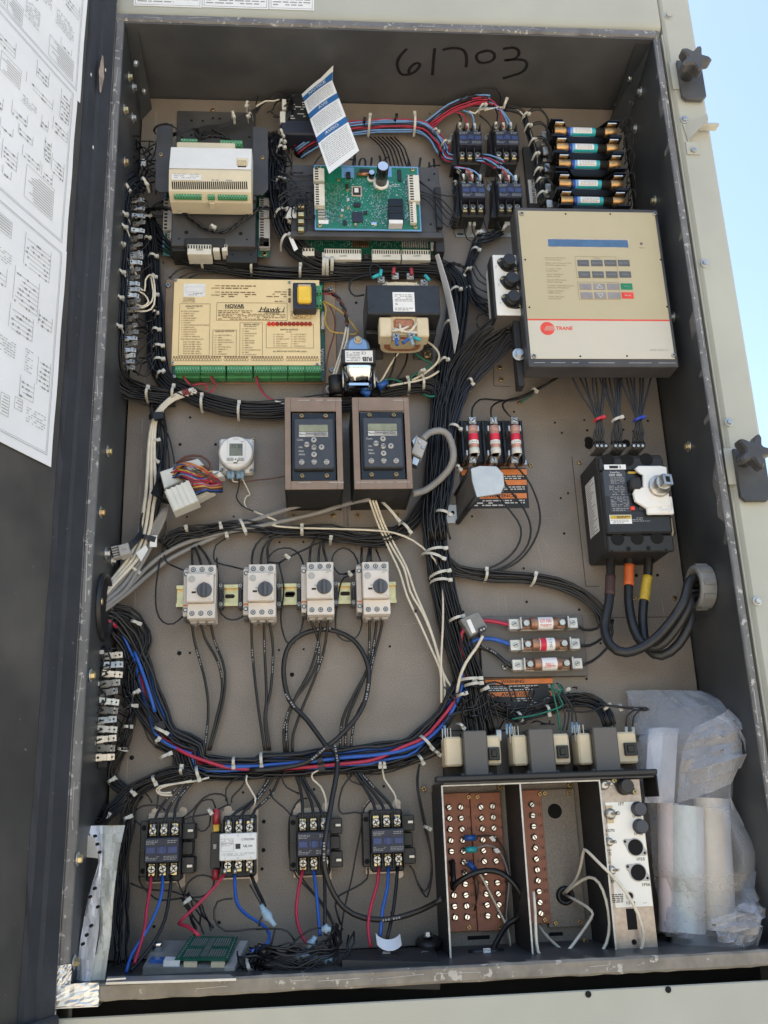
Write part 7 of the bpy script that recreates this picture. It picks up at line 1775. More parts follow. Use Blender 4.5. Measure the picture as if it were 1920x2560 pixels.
# second trunk
o = harness('vertical black wire harness between the left wall strip and the gold board, bending right', 'D',395,600,.01)
bundle(o, F_('A',(955,1430,.012),(965,1540,.012))+F_('D',(352,60,.012),(366,180,.012),(374,320,.012),(384,460,.012),(392,620,.012),(398,760,.012),(420,870,.012),(480,950,.012),(600,1015,.012),(750,1075,.012),(900,1110,.012),(1060,1125,.012),(1235,1112,.012))+F_('E',(400,1085,.012),(600,1065,.012),(720,1020,.012),(850,985,.012),(980,962,.012),(1080,958,.012),(1150,980,.012),(1185,1060,.012)), 24, .031, .022, WB, 'wire_black', 2, .3, extra=('wire_navy',)*4)
ties(o, 'D', ((343,148,412,150),(368,278,402,284),(376,392,412,398),(372,512,412,514),(366,622,428,622),(368,732,452,724),(372,818,455,808),(398,922,452,884),(503,1062,516,974),(690,1122,695,1032),(926,1176,934,1080)), .024); ties(o, 'A', ((915,1468,992,1440),(940,1590,985,1580)), .02)
ties(o, 'E', ((986,1006,974,924),(1080,994,1068,905),(800,1012,768,938)), .024)
# horizontal loom above the gold board
o = harness('horizontal black wire harness running above the gold board', 'D',900,200,.01)
bundle(o, F_('A',(960,1440,.01),(1010,1540,.01))+F_('D',(420,30,.01),(490,85,.01),(600,140,.01),(720,172,.01),(900,200,.01),(1100,225,.01),(1300,238,.01),(1480,240,.01))+F_('E',(560,232,.01),(720,225,.01),(900,220,.01),(1080,215,.01),(1200,225,.01),(1270,290,.01)), 15, .026, .018, WB, 'wire_black', 3, .3)
ties(o, 'D', ((693,198,702,132),(1008,234,1016,166),(1322,262,1326,196)), .022)
for pts in (((480,250),(520,200),(600,185),(720,195)),((540,248),(600,215),(700,200),(800,195)),((600,248),(660,222),(760,205)),((470,245),(500,225),(560,180),(640,175)),((665,90),(670,120),(700,150)),((685,90),(690,130),(730,165)),((720,90),(740,130),(760,160))): wire(o, D_at('D',.02,*pts), .0017, 'wire_black')
for x in range(500,660,20): wire(o, F_('E',(x,126,.04),(x+6,150,.03),(x+30,185,.02)), .0016, 'wire_black')
for x in list(range(775,920,18))+list(range(1020,1125,22)): wire(o, F_('E',(x,128,.04),(x+14,155,.03),(x+40,190,.02)), .0016, 'wire_black')
# trunk left of the main board
o = harness('thick black wire harness curving down the left side of the green main board', 'B',140,1200,.03)
bundle(o, F_('B',(120,900,.03),(135,980,.03),(140,1080,.03),(132,1200,.03),(145,1330,.03),(175,1480,.03),(225,1585,.025))+F_('E',(290,95,.02),(390,160,.016),(500,190,.014),(640,195,.014),(800,192,.014),(960,190,.014),(1120,195,.014),(1210,220,.014),(1280,310,.014)), 24, .034, .024, WB, 'wire_black', 4, .3, extra=('wire_navy',)*3)
ties(o, 'E', ((436,250,440,148),(460,252,456,152),(490,242,492,150)), .03, wd=.006); ties(o, 'B', ((120,1445,205,1412),(160,1630,222,1572),(126,1235,192,1222),(132,1036,192,1018),(150,905,180,948),(150,1000,190,982),(170,1475,225,1495)), .03, d=.03)
box(o, 'wire_tag', 'label_white', 'B',198,1340,262,1412,.07,.0706,.0002); poly(o, 'wire_tag', 'label_white', 'B', [(212,1540),(232,1528),(272,1612),(248,1628)], .062, .0626)
for pts in (((225,1130),(280,1150),(340,1150),(372,1150)),((130,1150),(230,1170),(320,1170),(375,1165)),((150,1300),(200,1260),(290,1235),(390,1245),(412,1270),(400,1295),(380,1300)),((140,1280),(220,1220),(300,1200),(380,1215)),((160,1340),(210,1290),(280,1280),(350,1290),(380,1310)),((180,1420),(240,1300),(300,1250),(330,1290),(300,1330)),((110,1150),(180,1160),(250,1230),(300,1300),(280,1360)),((250,1380),(260,1300),(240,1250),(180,1240)),((130,1100),(200,1130),(280,1220),(320,1240),(380,1245)),((320,1350),(360,1330),(390,1320)),((200,1180),(250,1140),(310,1140),(370,1135)),((240,1330),(230,1400),(260,1440)),((165,1210),(210,1250),(270,1290),(280,1330))): wire(o, D_at('B',.085,*pts), .0019, 'wire_black')
for pts in (((105,1000),(90,1100),(95,1250),(130,1400)),((170,1060),(180,1200),(165,1350),(200,1500)),((95,930),(110,1000),(170,1100),(150,1250),(160,1400))): wire(o, D_at('B',.06,*pts), .002, 'wire_black')
# right side of the main board
o = leads('black leads leaving the right edge of the green main board', 'B',1150,1250,.07)
for pts in (((1058,1170),(1120,1220),(1190,1260),(1280,1270),(1300,1230)),((1060,1180),(1140,1240),(1210,1340),(1270,1400),(1310,1380)),((1062,1265),(1110,1270),(1180,1330),(1230,1410),(1290,1430)),((1064,1275),(1120,1310),(1180,1400),(1240,1470),(1290,1440)),((1060,1240),(1130,1260),(1200,1290),(1290,1390))): wire(o, D_at('B',.075,*pts), .0018, 'wire_black')
# wires around the beige controller
o = leads('black leads looping over the top of the beige controller', 'A',1350,830,.05)
for i in range(5):
 k = i*11; wire(o, F_('A',(1265+k*.4,840+k*.6,.02),(1330,815+k*.7,.02),(1430,808+k*.6,.02),(1520,775+k*.5,.025),(1600,730+k*.5,.03))+F_('B',(10,700+k*.6,.03),(60,665-k*.5,.035),(130,612+k,.04),(200,612+k,.045),(238-k*.5,660,.05),(225-k*.6,740,.05),(165-k*.3,830,.04),(130,920,.03)), .0018, 'wire_black')
for i in range(3): wire(o, F_('A',(1120,865+i*9,.05),(1200,840+i*6,.05),(1280,835,.04)), .002, 'wire_black')
for pts in (((1185,895,.085),(1160,850,.09),(1100,808,.09),(1030,815,.09),(1000,845,.085),(1010,868,.07)),((1180,895,.085),(1150,840,.095),(1080,800,.095),(1010,820,.09),(995,850,.08)),((1265,845,.03),(1265,880,.06),(1300,905,.08)),((1000,920,.03),(900,915,.03),(885,950,.04),(920,1000,.04),(990,960,.04)),((1010,930,.03),(960,960,.03),(930,1000,.04)),((1010,1040,.03),(940,1050,.03),(900,1100,.04),(895,1180,.05)),((1005,1060,.03),(950,1080,.03),(915,1130,.04),(910,1200,.05)),((1000,1090,.03),(950,1110,.03),(930,1180,.04))): wire(o, F_('A',*pts), .002, 'wire_black')
for pts in (((1300,905),(1350,890),(1420,890),(1480,905)),((1380,845),(1430,870),(1490,905)),): twist(o, D_at('A',.05,*pts), .002)
for pts in (((0,690),(60,655),(110,655),(150,645)),): wire(o, D_at('B',.05,*pts), .0022, 'wire_white')
ties(o, 'A', ((1508,765,1522,805),(1618,705,1600,735),(1640,785,1610,800)), .02, d=.03)
for pts in (((950,1380),(1000,1340),(1060,1312)),((950,1390),(1010,1350),(1060,1330)),((955,1400),(1000,1395),(1060,1400)),((955,1410),(1000,1405),(1060,1412)),((960,1420),(1000,1440),(1058,1470)),((960,1430),(1010,1460),(1058,1480)),((960,1370),(1010,1320),(1060,1300))): wire(o, D_at('A',.03,*pts), .0017, 'wire_black')
box(o, 'wire_flag', 'label_white', 'A',905,1030,945,1075,.05,.0505,.0002)
o = leads('twisted black pair drooping across the bracket below the beige controller', 'A',1380,1500,.06)
twist(o, F_('A',(950,1368,.03),(1020,1360,.05),(1090,1358,.065),(1170,1372,.066),(1250,1430,.066),(1320,1480,.066),(1400,1505,.066),(1480,1500,.066),(1560,1440,.066),(1640,1380,.066))+F_('B',(40,1352,.06),(90,1360,.05)), .0023, 'wire_black', .03)
ties(o, 'A', ((1165,1360,1172,1385),(1362,1488,1395,1500)), .012, d=.066)
# phase monitor harness and coloured loom to the contactors
o = harness('short black harness behind the hanging notice tag with two white ties', 'B',300,890,.01)
bundle(o, F_('B',(150,930,.02),(200,900,.015),(270,890,.012),(350,880,.012),(440,885,.012),(560,880,.012)), 8, .02, .012, WB, 'wire_black', 6, .3)
ties(o, 'B', ((262,935,252,868),(338,908,326,842)), .02)
for i in range(7): wire(o, F_('B',(740+i*26,888,.012),(800+i*26,940+i*2,.02),(835+i*24,1010,.04),(850+i*26,1090,.055)), .0021, 'wire_black')
for pts in (((440,990),(400,1030),(370,1080)),((560,960),(520,1050),(480,1090)),((640,990),(645,1040),(640,1085))): wire(o, D_at('B',.03,*pts), .0019, 'wire_black')
o = harness('loom of red, light blue and black wires feeding the upper right contactors', 'B',850,840,.01)
mixc = ('wire_red','wire_lblue','wire_lblue','wire_black','wire_red','wire_lblue','wire_red','wire_lblue','wire_lblue','wire_red','wire_navy','wire_lblue')
bundle(o, F_('B',(285,1000,.004),(330,965,.012),(430,905,.016),(560,858,.016),(700,840,.016),(860,830,.016),(1010,832,.016),(1090,848,.016),(1150,900,.016),(1190,950,.016),(1212,1000,.016)), 12, .026, .016, .0023, 'wire_black', 7, .35, extra=mixc)
bundle(o, F_('B',(1212,1000,.016),(1235,1035,.018),(1300,1045,.02),(1400,1040,.03),(1500,1048,.05),(1570,1085,.06)), 8, .022, .012, .0023, 'wire_black', 8, .3, fan=(1,1.5), extra=('wire_red','wire_lblue','wire_black','wire_lblue','wire_red','wire_black','wire_lblue','wire_black'))
bundle(o, F_('B',(1090,845,.016),(1140,805,.016),(1220,745,.02),(1320,695,.03),(1430,665,.04),(1510,668,.05)), 8, .02, .012, .0023, 'wire_black', 9, .3, extra=('wire_red','wire_lblue','wire_black','wire_red','wire_lblue','wire_black','wire_red'))
for pts,m in ((((1300,730),(1345,745),(1365,800),(1370,835)),'wire_red'),(((1340,715),(1400,740),(1412,800),(1415,835)),'wire_lblue'),(((1310,740),(1330,770),(1322,825)),'wire_black'),(((1380,720),(1420,735),(1440,715),(1500,700)),'wire_white'),(((1500,670),(1570,690),(1590,760),(1603,825)),'wire_red'),(((1510,660),(1580,700),(1640,780),(1650,825)),'wire_lblue'),(((1440,700),(1520,700),(1590,720),(1640,820)),'wire_lblue'),(((1540,680),(1565,740),(1555,820)),'wire_black'),(((1320,650),(1380,610),(1480,570),(1560,580),(1585,640),(1570,720)),'wire_black'),(((1330,660),(1400,620),(1460,630),(1530,660)),'wire_black'),(((1400,640),(1480,630),(1540,660),(1590,720)),'wire_red'),(((1450,750),(1500,790),(1525,830)),'wire_black'),
 (((1290,1080),(1350,1090),(1385,1120),(1400,1170)),'wire_red'),(((1280,1085),(1380,1095),(1440,1130),(1450,1170)),'wire_lblue'),(((1270,1080),(1320,1110),(1342,1165)),'wire_black'),(((1560,1070),(1600,1100),(1630,1150),(1635,1175)),'wire_red'),(((1540,1080),(1620,1100),(1670,1150),(1680,1175)),'wire_lblue'),(((1520,1090),(1560,1110),(1580,1170)),'wire_black'),(((1430,1040),(1510,1050),(1600,1085),(1660,1140)),'wire_lblue')): wire(o, D_at('B',.055,*pts), .0023, m)
for x,y in ((1322,840),(1370,845),(1416,845),(1555,835),(1603,840),(1650,838),(1343,1172),(1400,1176),(1452,1176),(1580,1176),(1636,1180),(1682,1180)): b = MB(); b.rod(P('B',x,y-45,.056), P('B',x,y,.05), .003, 8); b.build('spade_sleeve', 'conn_clear', o, True)
ties(o, 'B', ((727,888,736,792),(1022,885,1020,778),(1190,985,1242,968),(1130,900,1175,905)), .024); ties(o, 'B', ((893,835,905,795),(695,850,700,820)), .022, m='tie_black'); ties(o, 'B', ((1440,735,1480,715),(1600,720,1615,680)), .016, d=.05)
# wires at the blue fuses
o = harness('black and white harness hanging left of the five blue fuses, many ties', 'C',130,950,.03)
bundle(o, F_('C',(-60,712,.05),(20,725,.05),(70,760,.045),(95,850,.04),(125,940,.04),(145,1040,.04),(155,1130,.04),(170,1230,.04),(195,1345,.04)), 6, .012, .012, .0022, 'wire_black', 10, .3, extra=('wire_white',))
wire(o, F_('C',(-180,715,.055),(-90,695,.055),(0,700,.055),(50,720,.055),(85,760,.055)), .0024, 'wire_white')
ties(o, 'C', ((62,785,100,775),(78,858,112,848),(108,950,148,940),(128,1045,160,1028),(138,1140,178,1125),(148,1205,186,1190),(155,1290,208,1280)), .016, d=.045)
for i,(y0,y1) in enumerate(((720,870),(810,985),(905,1100),(1080,1230),(1165,1320))):
 for k in range(2): wire(o, F_('C',(85+i*16,y0+40+k*14,.05),(115+i*14,y0-5+k*12,.06),(175+i*10,y0-22+k*14,.07),(225+i*10-k*8,y0+30,.07),(238+i*10-k*8,(y0+y1)/2,.06),(212+i*12,y1,.05)), .0018, 'wire_black')
for i,(y0,y1) in enumerate(((760,860),(870,970),(965,1070),(1120,1200),(1230,1320))):
 wire(o, F_('C',(715+i*10,y0+70,.07),(725+i*8,y0+10,.075),(768+i*6,y0,.08),(785+i*4,y0+50,.075),(770+i*4,y1+20,.06),(740+i*8,y1+80,.05)), .0017, 'wire_black'); wire(o, F_('C',(708+i*10,y0+100,.06),(735+i*8,y0+60,.07),(750+i*6,y0+90,.07),(725+i*8,y1+40,.05)), .0017, 'wire_black')
for i,y in enumerate((885,985,1095,1225,1330)): b = MB(); b.box(-.006,.006,-.009,.009,0,.006,.001); q = b.build('terminal_clip', 'steel', o); p = P('C',208+i*8,y,.055); q.location = p-parent_origin(o)
# leads below the upper contactors down to the fuse cap box
o = harness('black harness between the upper contactors and the white fuse cap box', 'E',1400,200,.01)
bundle(o, F_('B',(1300,1140,.01),(1292,1240,.01),(1305,1340,.01),(1290,1420,.012),(1270,1470,.012)), 5, .012, .012, .002, 'wire_black', 11, .3)
bundle(o, F_('B',(1590,1505,.012),(1520,1540,.012),(1440,1560,.012))+F_('E',(1420,60,.012),(1385,150,.012),(1360,220,.012),(1372,320,.012),(1420,400,.012),(1500,470,.03)), 7, .016, .012, .002, 'wire_black', 12, .3)
for pts in (((1355,1385),(1350,1480),(1370,1550),(1440,1575),(1530,1555),(1600,1510)),((1405,1385),(1400,1470),(1420,1530),(1490,1550),(1580,1500)),((1460,1385),(1480,1440),(1500,1500),(1540,1500)),((1590,1400),(1570,1450),(1590,1490)),((1640,1400),(1660,1460),(1650,1500))): wire(o, D_at('B',.03,*pts), .0019, 'wire_black')
for pts in (((1400,180),(1440,260),(1510,300)),((1390,210),(1420,300),(1510,345)),((1385,260),(1430,350),(1515,400)),((1380,300),(1420,390),(1515,420)),((1430,520),(1440,490),(1500,470),(1530,470)),((1430,540),(1450,580),(1500,560)),((1370,330),(1430,440),(1520,500)),((1400,130),(1460,230),(1520,280))): wire(o, D_at('E',.04,*pts), .002, 'wire_black')
twist(o, F_('E',(1185,180,.03),(1260,155,.03),(1320,168,.03),(1360,185,.03)), .002)
ties(o, 'E', ((1388,82,1442,96),(1346,228,1384,214),(1334,350,1372,338),(1318,288,1340,262)), .016); ties(o, 'B', ((1265,1110,1310,1145),(1268,1205,1296,1225),(1590,1520,1605,1495),(1415,1545,1450,1530)), .014)
# main trunk in the middle
o = harness('main black wire trunk running down the middle of the plate', 'V',940,1050,.01)
bundle(o, F_('E',(1210,225,.012),(1280,300,.012),(1302,420,.012),(1285,580,.012),(1250,740,.012),(1225,860,.012),(1205,1000,.012),(1190,1180,.012),(1170,1400,.012),(1160,1600,.012))+F_('H',(1140,120,.012),(1150,280,.012),(1175,450,.012),(1205,620,.012),(1250,800,.012),(1310,1000,.012),(1370,1180,.012),(1400,1320,.012),(1430,1460,.012),(1450,1560,.012)), 32, .040, .030, WB, 'wire_black', 13, .3, fan=(.9,1.3))
bundle(o, F_('F',(10,545,.09),(-60,560,.08))+F_('E',(1480,640,.06),(1380,740,.04),(1290,880,.03),(1240,1040,.028),(1215,1200,.028),(1200,1400,.028),(1185,1600,.028))+F_('H',(1165,150,.028),(1180,300,.026)), 14, .034, .02, .0026, 'wire_black', 14, .35, fan=(1.6,1), extra=('wire_navy',)*5)
bundle(o, F_('F',(20,610,.085),(-40,640,.075))+F_('E',(1530,760,.05),(1430,870,.035),(1350,980,.03),(1290,1110,.03),(1255,1260,.03),(1240,1420,.03),(1225,1600,.03))+F_('H',(1185,100,.03),(1150,250,.03)), 9, .024, .014, .0028, 'wire_navy', 15, .3, fan=(1.8,1))
ties(o, 'E', ((1345,945,1390,985),(1170,835,1232,825),(1222,1240,1315,1272),(1262,1500,1310,1530),(1200,600,1255,590),(1235,385,1315,375)), .034); ties(o, 'H', ((1140,128,1250,158),(1080,385,1225,368),(1060,395,1215,440),(1115,545,1245,510),(1120,575,1252,572),(1235,830,1330,800)), .034)
# sweep left above the starters and its drops
o = harness('black wire sweep from the main trunk left above the four motor starters', 'H',500,270,.01)
bundle(o, F_('E',(1165,1600,.012))+F_('H',(1085,60,.012),(1010,170,.012),(900,245,.012),(780,285,.012),(640,270,.012),(480,240,.012),(300,235,.012),(120,235,.012))+F_('G',(1340,225,.012),(1180,205,.012),(1000,220,.012),(880,240,.012),(760,255,.012),(690,290,.012),(650,330,.012)), 12, .022, .016, .0024, 'wire_black', 16, .45)
for pts in (((850,330),(700,320),(560,300),(420,300),(330,340),(215,395),(150,435)),((640,480),(590,500),(560,510)),((480,215),(620,215),(760,240),(870,300)),((390,270),(470,225),(600,235),(760,300),(880,300))): wire(o, D_at('H',.02,*pts), .0024, 'wire_black')
ties(o, 'H', ((296,272,298,212),(925,185,998,262),(480,320,484,290),(180,400,212,420),(585,505,610,530)), .022); ties(o, 'G', ((1544,272,1542,212),(805,248,800,222),(1055,250,1062,280),(1015,180,1025,225)), .02)
SF = (('leftmost','G',(((832,440),(830,390),(832,335)),((888,440),(872,385),(845,330)),((950,440),(915,375),(870,320)),((800,490),(700,450),(660,420),(640,330),(655,250)),((658,165),(655,260),(620,430),(595,600),(600,740),(640,815),(710,828),(782,768))),(((825,800),(850,960),(915,1200),(935,1400),(912,1650)),((885,800),(912,920),(1000,1080),(1025,1250),(990,1430),(935,1650)),((945,800),(975,940),(1030,1080),(1045,1200),(1020,1380),(945,1650)))),
  ('second','G',(((1218,440),(1225,360),(1280,275),(1400,235)),((1275,440),(1290,340),(1350,270),(1450,245)),((1325,435),(1318,340),(1345,275)),((1182,480),(1080,455),(1000,435),(970,400),(985,320),(1060,268)),((990,400),(1000,560),(1000,720),(1050,792),(1120,800),(1182,765))),(((1215,800),(1220,1000),(1250,1300),(1300,1650)),((1295,800),(1300,1000),(1312,1300),(1300,1450),(1322,1650)),((1330,800),(1355,1000),(1340,1250),(1308,1420),(1335,1650)))),
  ('third','H',(((348,428),(355,330),(395,262)),((405,428),(410,340),(435,282)),((458,420),(436,340),(448,280)),((312,468),(285,385),(220,338),(140,345),(90,385),(82,425),(150,435)),((150,440),(180,600),(160,800),(195,940),(245,955),(295,860),(312,745))),(((345,790),(400,920),(405,1050),(340,1200),(230,1350),(180,1520),(186,1660)),((425,790),(402,950),(350,1130),(250,1320),(200,1480),(206,1660)),((470,790),(440,1000),(380,1180),(290,1400),(240,1550),(236,1660)))),
  ('rightmost','H',(((683,432),(685,335)),((720,425),(735,340)),((745,420),(742,340)),((808,420),(778,345)),((670,465),(635,375),(565,335),(505,375),(495,440),(540,505),(620,500),(645,485)),((595,520),(550,560),(515,800),(530,905),(600,942),(660,905),(686,830),(686,740))),(((735,780),(735,950),(720,1120),(640,1280),(560,1450),(545,1660)),((785,780),(772,900),(740,1080),(650,1300),(590,1450),(580,1660)),((825,780),(802,900),(750,1100),(720,1280),(640,1450),(610,1660)))))
for nm,fr,tops,bots in SF:
 o = leads('black leads into the top and out of the bottom of the %s motor starter' % nm, fr, *bots[1][1], .02, 'motor starter leads')
 for i,pts in enumerate(tops): wire(o, [(fr,x,y,.034 if k == 0 else .022) for k,(x,y) in enumerate(pts)], .0032 if i < 3 else .0021, 'wire_dark' if i < 3 else 'wire_black')
 for pts in bots: wire(o, [(fr,x,y,.036 if k == 0 else .018) for k,(x,y) in enumerate(pts)], .0034, 'wire_dark')
# leads of the upright fuse block
o = leads('three black leads arching over the upright fuse block', 'E',1500,1040,.03)
for pts in (F_('E',(1400,1160,.045),(1402,1090,.04),(1450,1035,.03),(1540,1035,.02))+F_('F',(0,1040,.015),(80,1015,.015),(160,975,.015),(300,890,.03)),F_('E',(1525,1150,.045),(1525,1085,.04),(1575,1048,.03))+F_('F',(-20,1035,.016),(80,1005,.016),(170,960,.016),(290,895,.03)),F_('F',(-10,1145,.045),(-50,1100,.04),(-60,1060,.03),(-10,1030,.02),(60,1015,.018),(150,980,.018),(270,900,.03))): wire(o, pts, .0025, 'wire_black')
ties(o, 'F', ((112,982,150,1005),), .014); wire(o, F_('F',(50,1055,.01),(90,1030,.012),(130,1005,.014)), .002, 'wire_green')
o = leads('three black leads curving down from the upright fuse block to the trunk', 'V',1130,1130,.02)
for pts in (((1022,1003),(1050,1040),(1095,1095),(1125,1140),(1115,1185),(1070,1222),(1000,1236),(955,1212)),((1068,1003),(1095,1050),(1132,1100),(1147,1145),(1132,1190),(1085,1226),(1010,1242),(950,1222)),((1112,1003),(1145,1045),(1166,1105),(1158,1160),(1120,1212),(1060,1238),(1000,1246),(950,1232))): wire(o, [('V',x,y,.04 if k == 0 else .02) for k,(x,y) in enumerate(pts)], .0027, 'wire_dark')
ties(o, 'H', ((1478,560,1482,486),), .02)
o = harness('black cable run from the trunk to the horizontal fuse board behind the thick cables', 'I',300,560,.01)
bundle(o, F_('V',(945,1195,.012),(985,1235,.012),(1050,1248,.012),(1130,1252,.012),(1200,1262,.012),(1255,1285,.012),(1292,1320,.012),(1305,1350,.016)), 7, .018, .014, .0034, 'wire_dark', 17, .3)
ties(o, 'I', ((118,590,140,515),), .02)
for pts in (((412,832,.03),(470,868,.025),(550,858,.02),(610,800,.02)),((424,968,.03),(500,970,.025),(580,925,.02),(640,860,.02),(655,800,.02)),((440,1100,.03),(520,1070,.025),(610,990,.02),(650,890,.02),(640,800,.02))): wire(o, F_('I',*pts), .0036, 'wire_black')
# keypad box to breaker
o = leads('three tied groups of black wires dropping from the keypad box to the breaker', 'F',700,1100,.08)
for k,(xs,m,xa) in enumerate(((565,'tie_red',(380,430,470,520,540,590,610)),(683,'tie_white',(560,600,625,660,680,700,715)),(822,'tie_blue',(690,735,760,790,828,850,905)))):
 for j,x in enumerate(xa):
  e = xs-30+(j%7)*10; wire(o, F_('F',(x,870,.10),(x+(xs-x)*.35+rnd.uniform(-8,8),990,.10),(xs-16+j*5,1165,.095),(e+rnd.uniform(-3,3),1250,.09),(xs-22+(j%4)*26-18,1325,.085)), .0024, 'wire_black' if j%3 else 'wire_navy')
 tie(o, ('F',xs-38,1180), ('F',xs+22,1160), .012, m, d=.095)
# low sweep with red and blue
o = harness('large lower loom of black, red and blue cables sweeping from left wall to trunk', 'J',1400,80,.01)
LOOM = F_('G',(245,775,.06),(330,815,.04),(420,910,.025),(480,1050,.02),(530,1200,.018),(580,1360,.016),(640,1510,.016),(720,1590,.016),(860,1640,.016))+F_('J',(1130,70,.016),(1300,95,.016),(1500,95,.016))+F_('K',(60,80,.016),(300,65,.016),(560,45,.016),(800,20,.016),(960,-10,.016))+F_('H',(1060,1590,.016),(1170,1480,.016),(1260,1360,.018),(1330,1230,.02))
bundle(o, LOOM, 7, .034, .014, .0040, 'wire_black', 18, .25, extra=('wire_black','wire_blue','wire_black','wire_red','wire_navy','wire_dark','wire_black'))
bundle(o, F_('G',(280,770,.05),(400,780,.03),(480,850,.02),(510,950,.018),(480,1060,.018),(440,1150,.018),(445,1260,.018),(510,1370,.018),(590,1490,.016),(640,1580,.012),(760,1655,.01))+F_('J',(1050,120,.01),(1250,135,.01),(1450,130,.01))+F_('K',(0,115,.01),(250,105,.01),(520,90,.01),(780,80,.01),(950,40,.01),(1100,-20,.01),(1200,-80,.01)), 13, .028, .016, WB, 'wire_black', 19, .4)
wire(o, F_('H',(1345,1180,.03),(1290,1320,.035),(1180,1470,.035),(1080,1570,.035),(940,1630,.035))+F_('K',(760,50,.035),(520,80,.035),(300,100,.035),(60,112,.035))+F_('J',(1480,112,.035),(1320,100,.034),(1180,60,.032),(1060,15,.03),(960,-40,.025)), .0045, 'wire_red')
wire(o, F_('H',(1335,1100,.03),(1330,1250,.035),(1250,1430,.036),(1120,1570,.036),(980,1640,.036))+F_('K',(820,15,.036),(560,38,.036),(320,65,.036),(80,85,.036))+F_('J',(1500,92,.036),(1350,95,.036),(1250,92,.03)), .0045, 'wire_blue')
wire(o, F_('G',(250,790,.07),(300,815,.06),(340,850,.05)), .0045, 'wire_red'); wire(o, F_('G',(455,1010,.045),(500,1120,.042),(545,1250,.040),(590,1400,.034)), .0045, 'wire_blue')
ties(o, 'G', ((442,830,515,850),(460,1310,505,1275),(590,1500,690,1550),(610,1615,635,1580)), .03); ties(o, 'J', ((1368,30,1366,108),(885,55,970,12),(1125,90,1150,190),(1030,150,1036,95),(1540,0,1545,110)), .028); ties(o, 'H', ((1050,1555,1135,1650),), .03); ties(o, 'K', ((1040,20,1075,80),(1140,-5,1180,25),(795,60,798,100),(820,60,825,100)), .024); tie(o, ('K',400,0), ('K',425,110), .03, 'tie_black', wd=.008); tie(o, ('G',590,1520), ('G',640,1500), .03, 'tie_black', wd=.01)
# lower left
o = harness('black harness around the lower left terminal strip down to the floor', 'J',650,800,.02)
bundle(o, F_('G',(230,980,.09),(215,1040,.09),(210,1150,.09),(190,1280,.09),(185,1420,.09),(180,1560,.09))+F_('J',(420,30,.09),(392,130,.09),(382,260,.09),(392,370,.085),(430,445,.07),(500,450,.05),(560,395,.03),(640,325,.015),(720,255,.012),(830,195,.01),(960,150,.01),(1120,130,.01)), 9, .02, .016, .002, 'wire_black', 20, .4)
bundle(o, F_('G',(430,1260,.012),(440,1400,.012),(415,1500,.012),(395,1600,.012))+F_('J',(590,60,.012),(565,150,.012),(600,225,.012),(690,262,.012),(800,215,.012),(930,165,.012),(1100,140,.012)), 8, .018, .014, .002, 'wire_black', 21, .4)
bundle(o, F_('J',(720,270,.012),(690,350,.012),(672,450,.014),(650,620,.018),(640,800,.02),(635,1000,.03),(628,1200,.05),(618,1385,.08)), 8, .026, .012, .002, 'wire_black', 22, .4)
wire(o, F_('J',(640,620,.02),(580,740,.05),(555,880,.07),(560,1050,.08),(590,1200,.09),(605,1300,.1)), .0019, 'wire_black')
for i,(x,y) in enumerate(((318,1035),(316,1095),(310,1155),(298,1215),(292,1272),(290,1333),(282,1390),(280,1452),(275,1512),(270,1575))):
 wire(o, F_('G',(x+18,y,.1),(x+60,y+10*(-1)**i,.07),(x+100,y+30,.03),(430-i,y+50,.015)), .0017, 'wire_black'); wire(o, F_('G',(x-25,y,.1),(x-60,y+14,.11),(x-85,y+45,.1)), .0017, 'wire_black')
for pts in (((225,1000),(260,970),(300,1050),(290,1130),(240,1140)),((210,1260),(260,1270),(270,1330),(210,1400)),((400,1260),(440,1290),(440,1340),(390,1380),(350,1388))): wire(o, D_at('G',.1,*pts), .0018, 'wire_black')
ties(o, 'G', ((195,1030,265,1025),(180,1225,235,1228),(150,1430,210,1428),(140,1605,212,1605)), .02, d=.09); ties(o, 'G', ((425,1368,486,1368),(388,1500,452,1502),(350,1640,418,1650)), .02); ties(o, 'J', ((370,408,452,382),(545,445,572,402),(655,440,712,415),(558,210,608,172),(705,240,735,275),(845,150,870,212)), .024, d=.02)
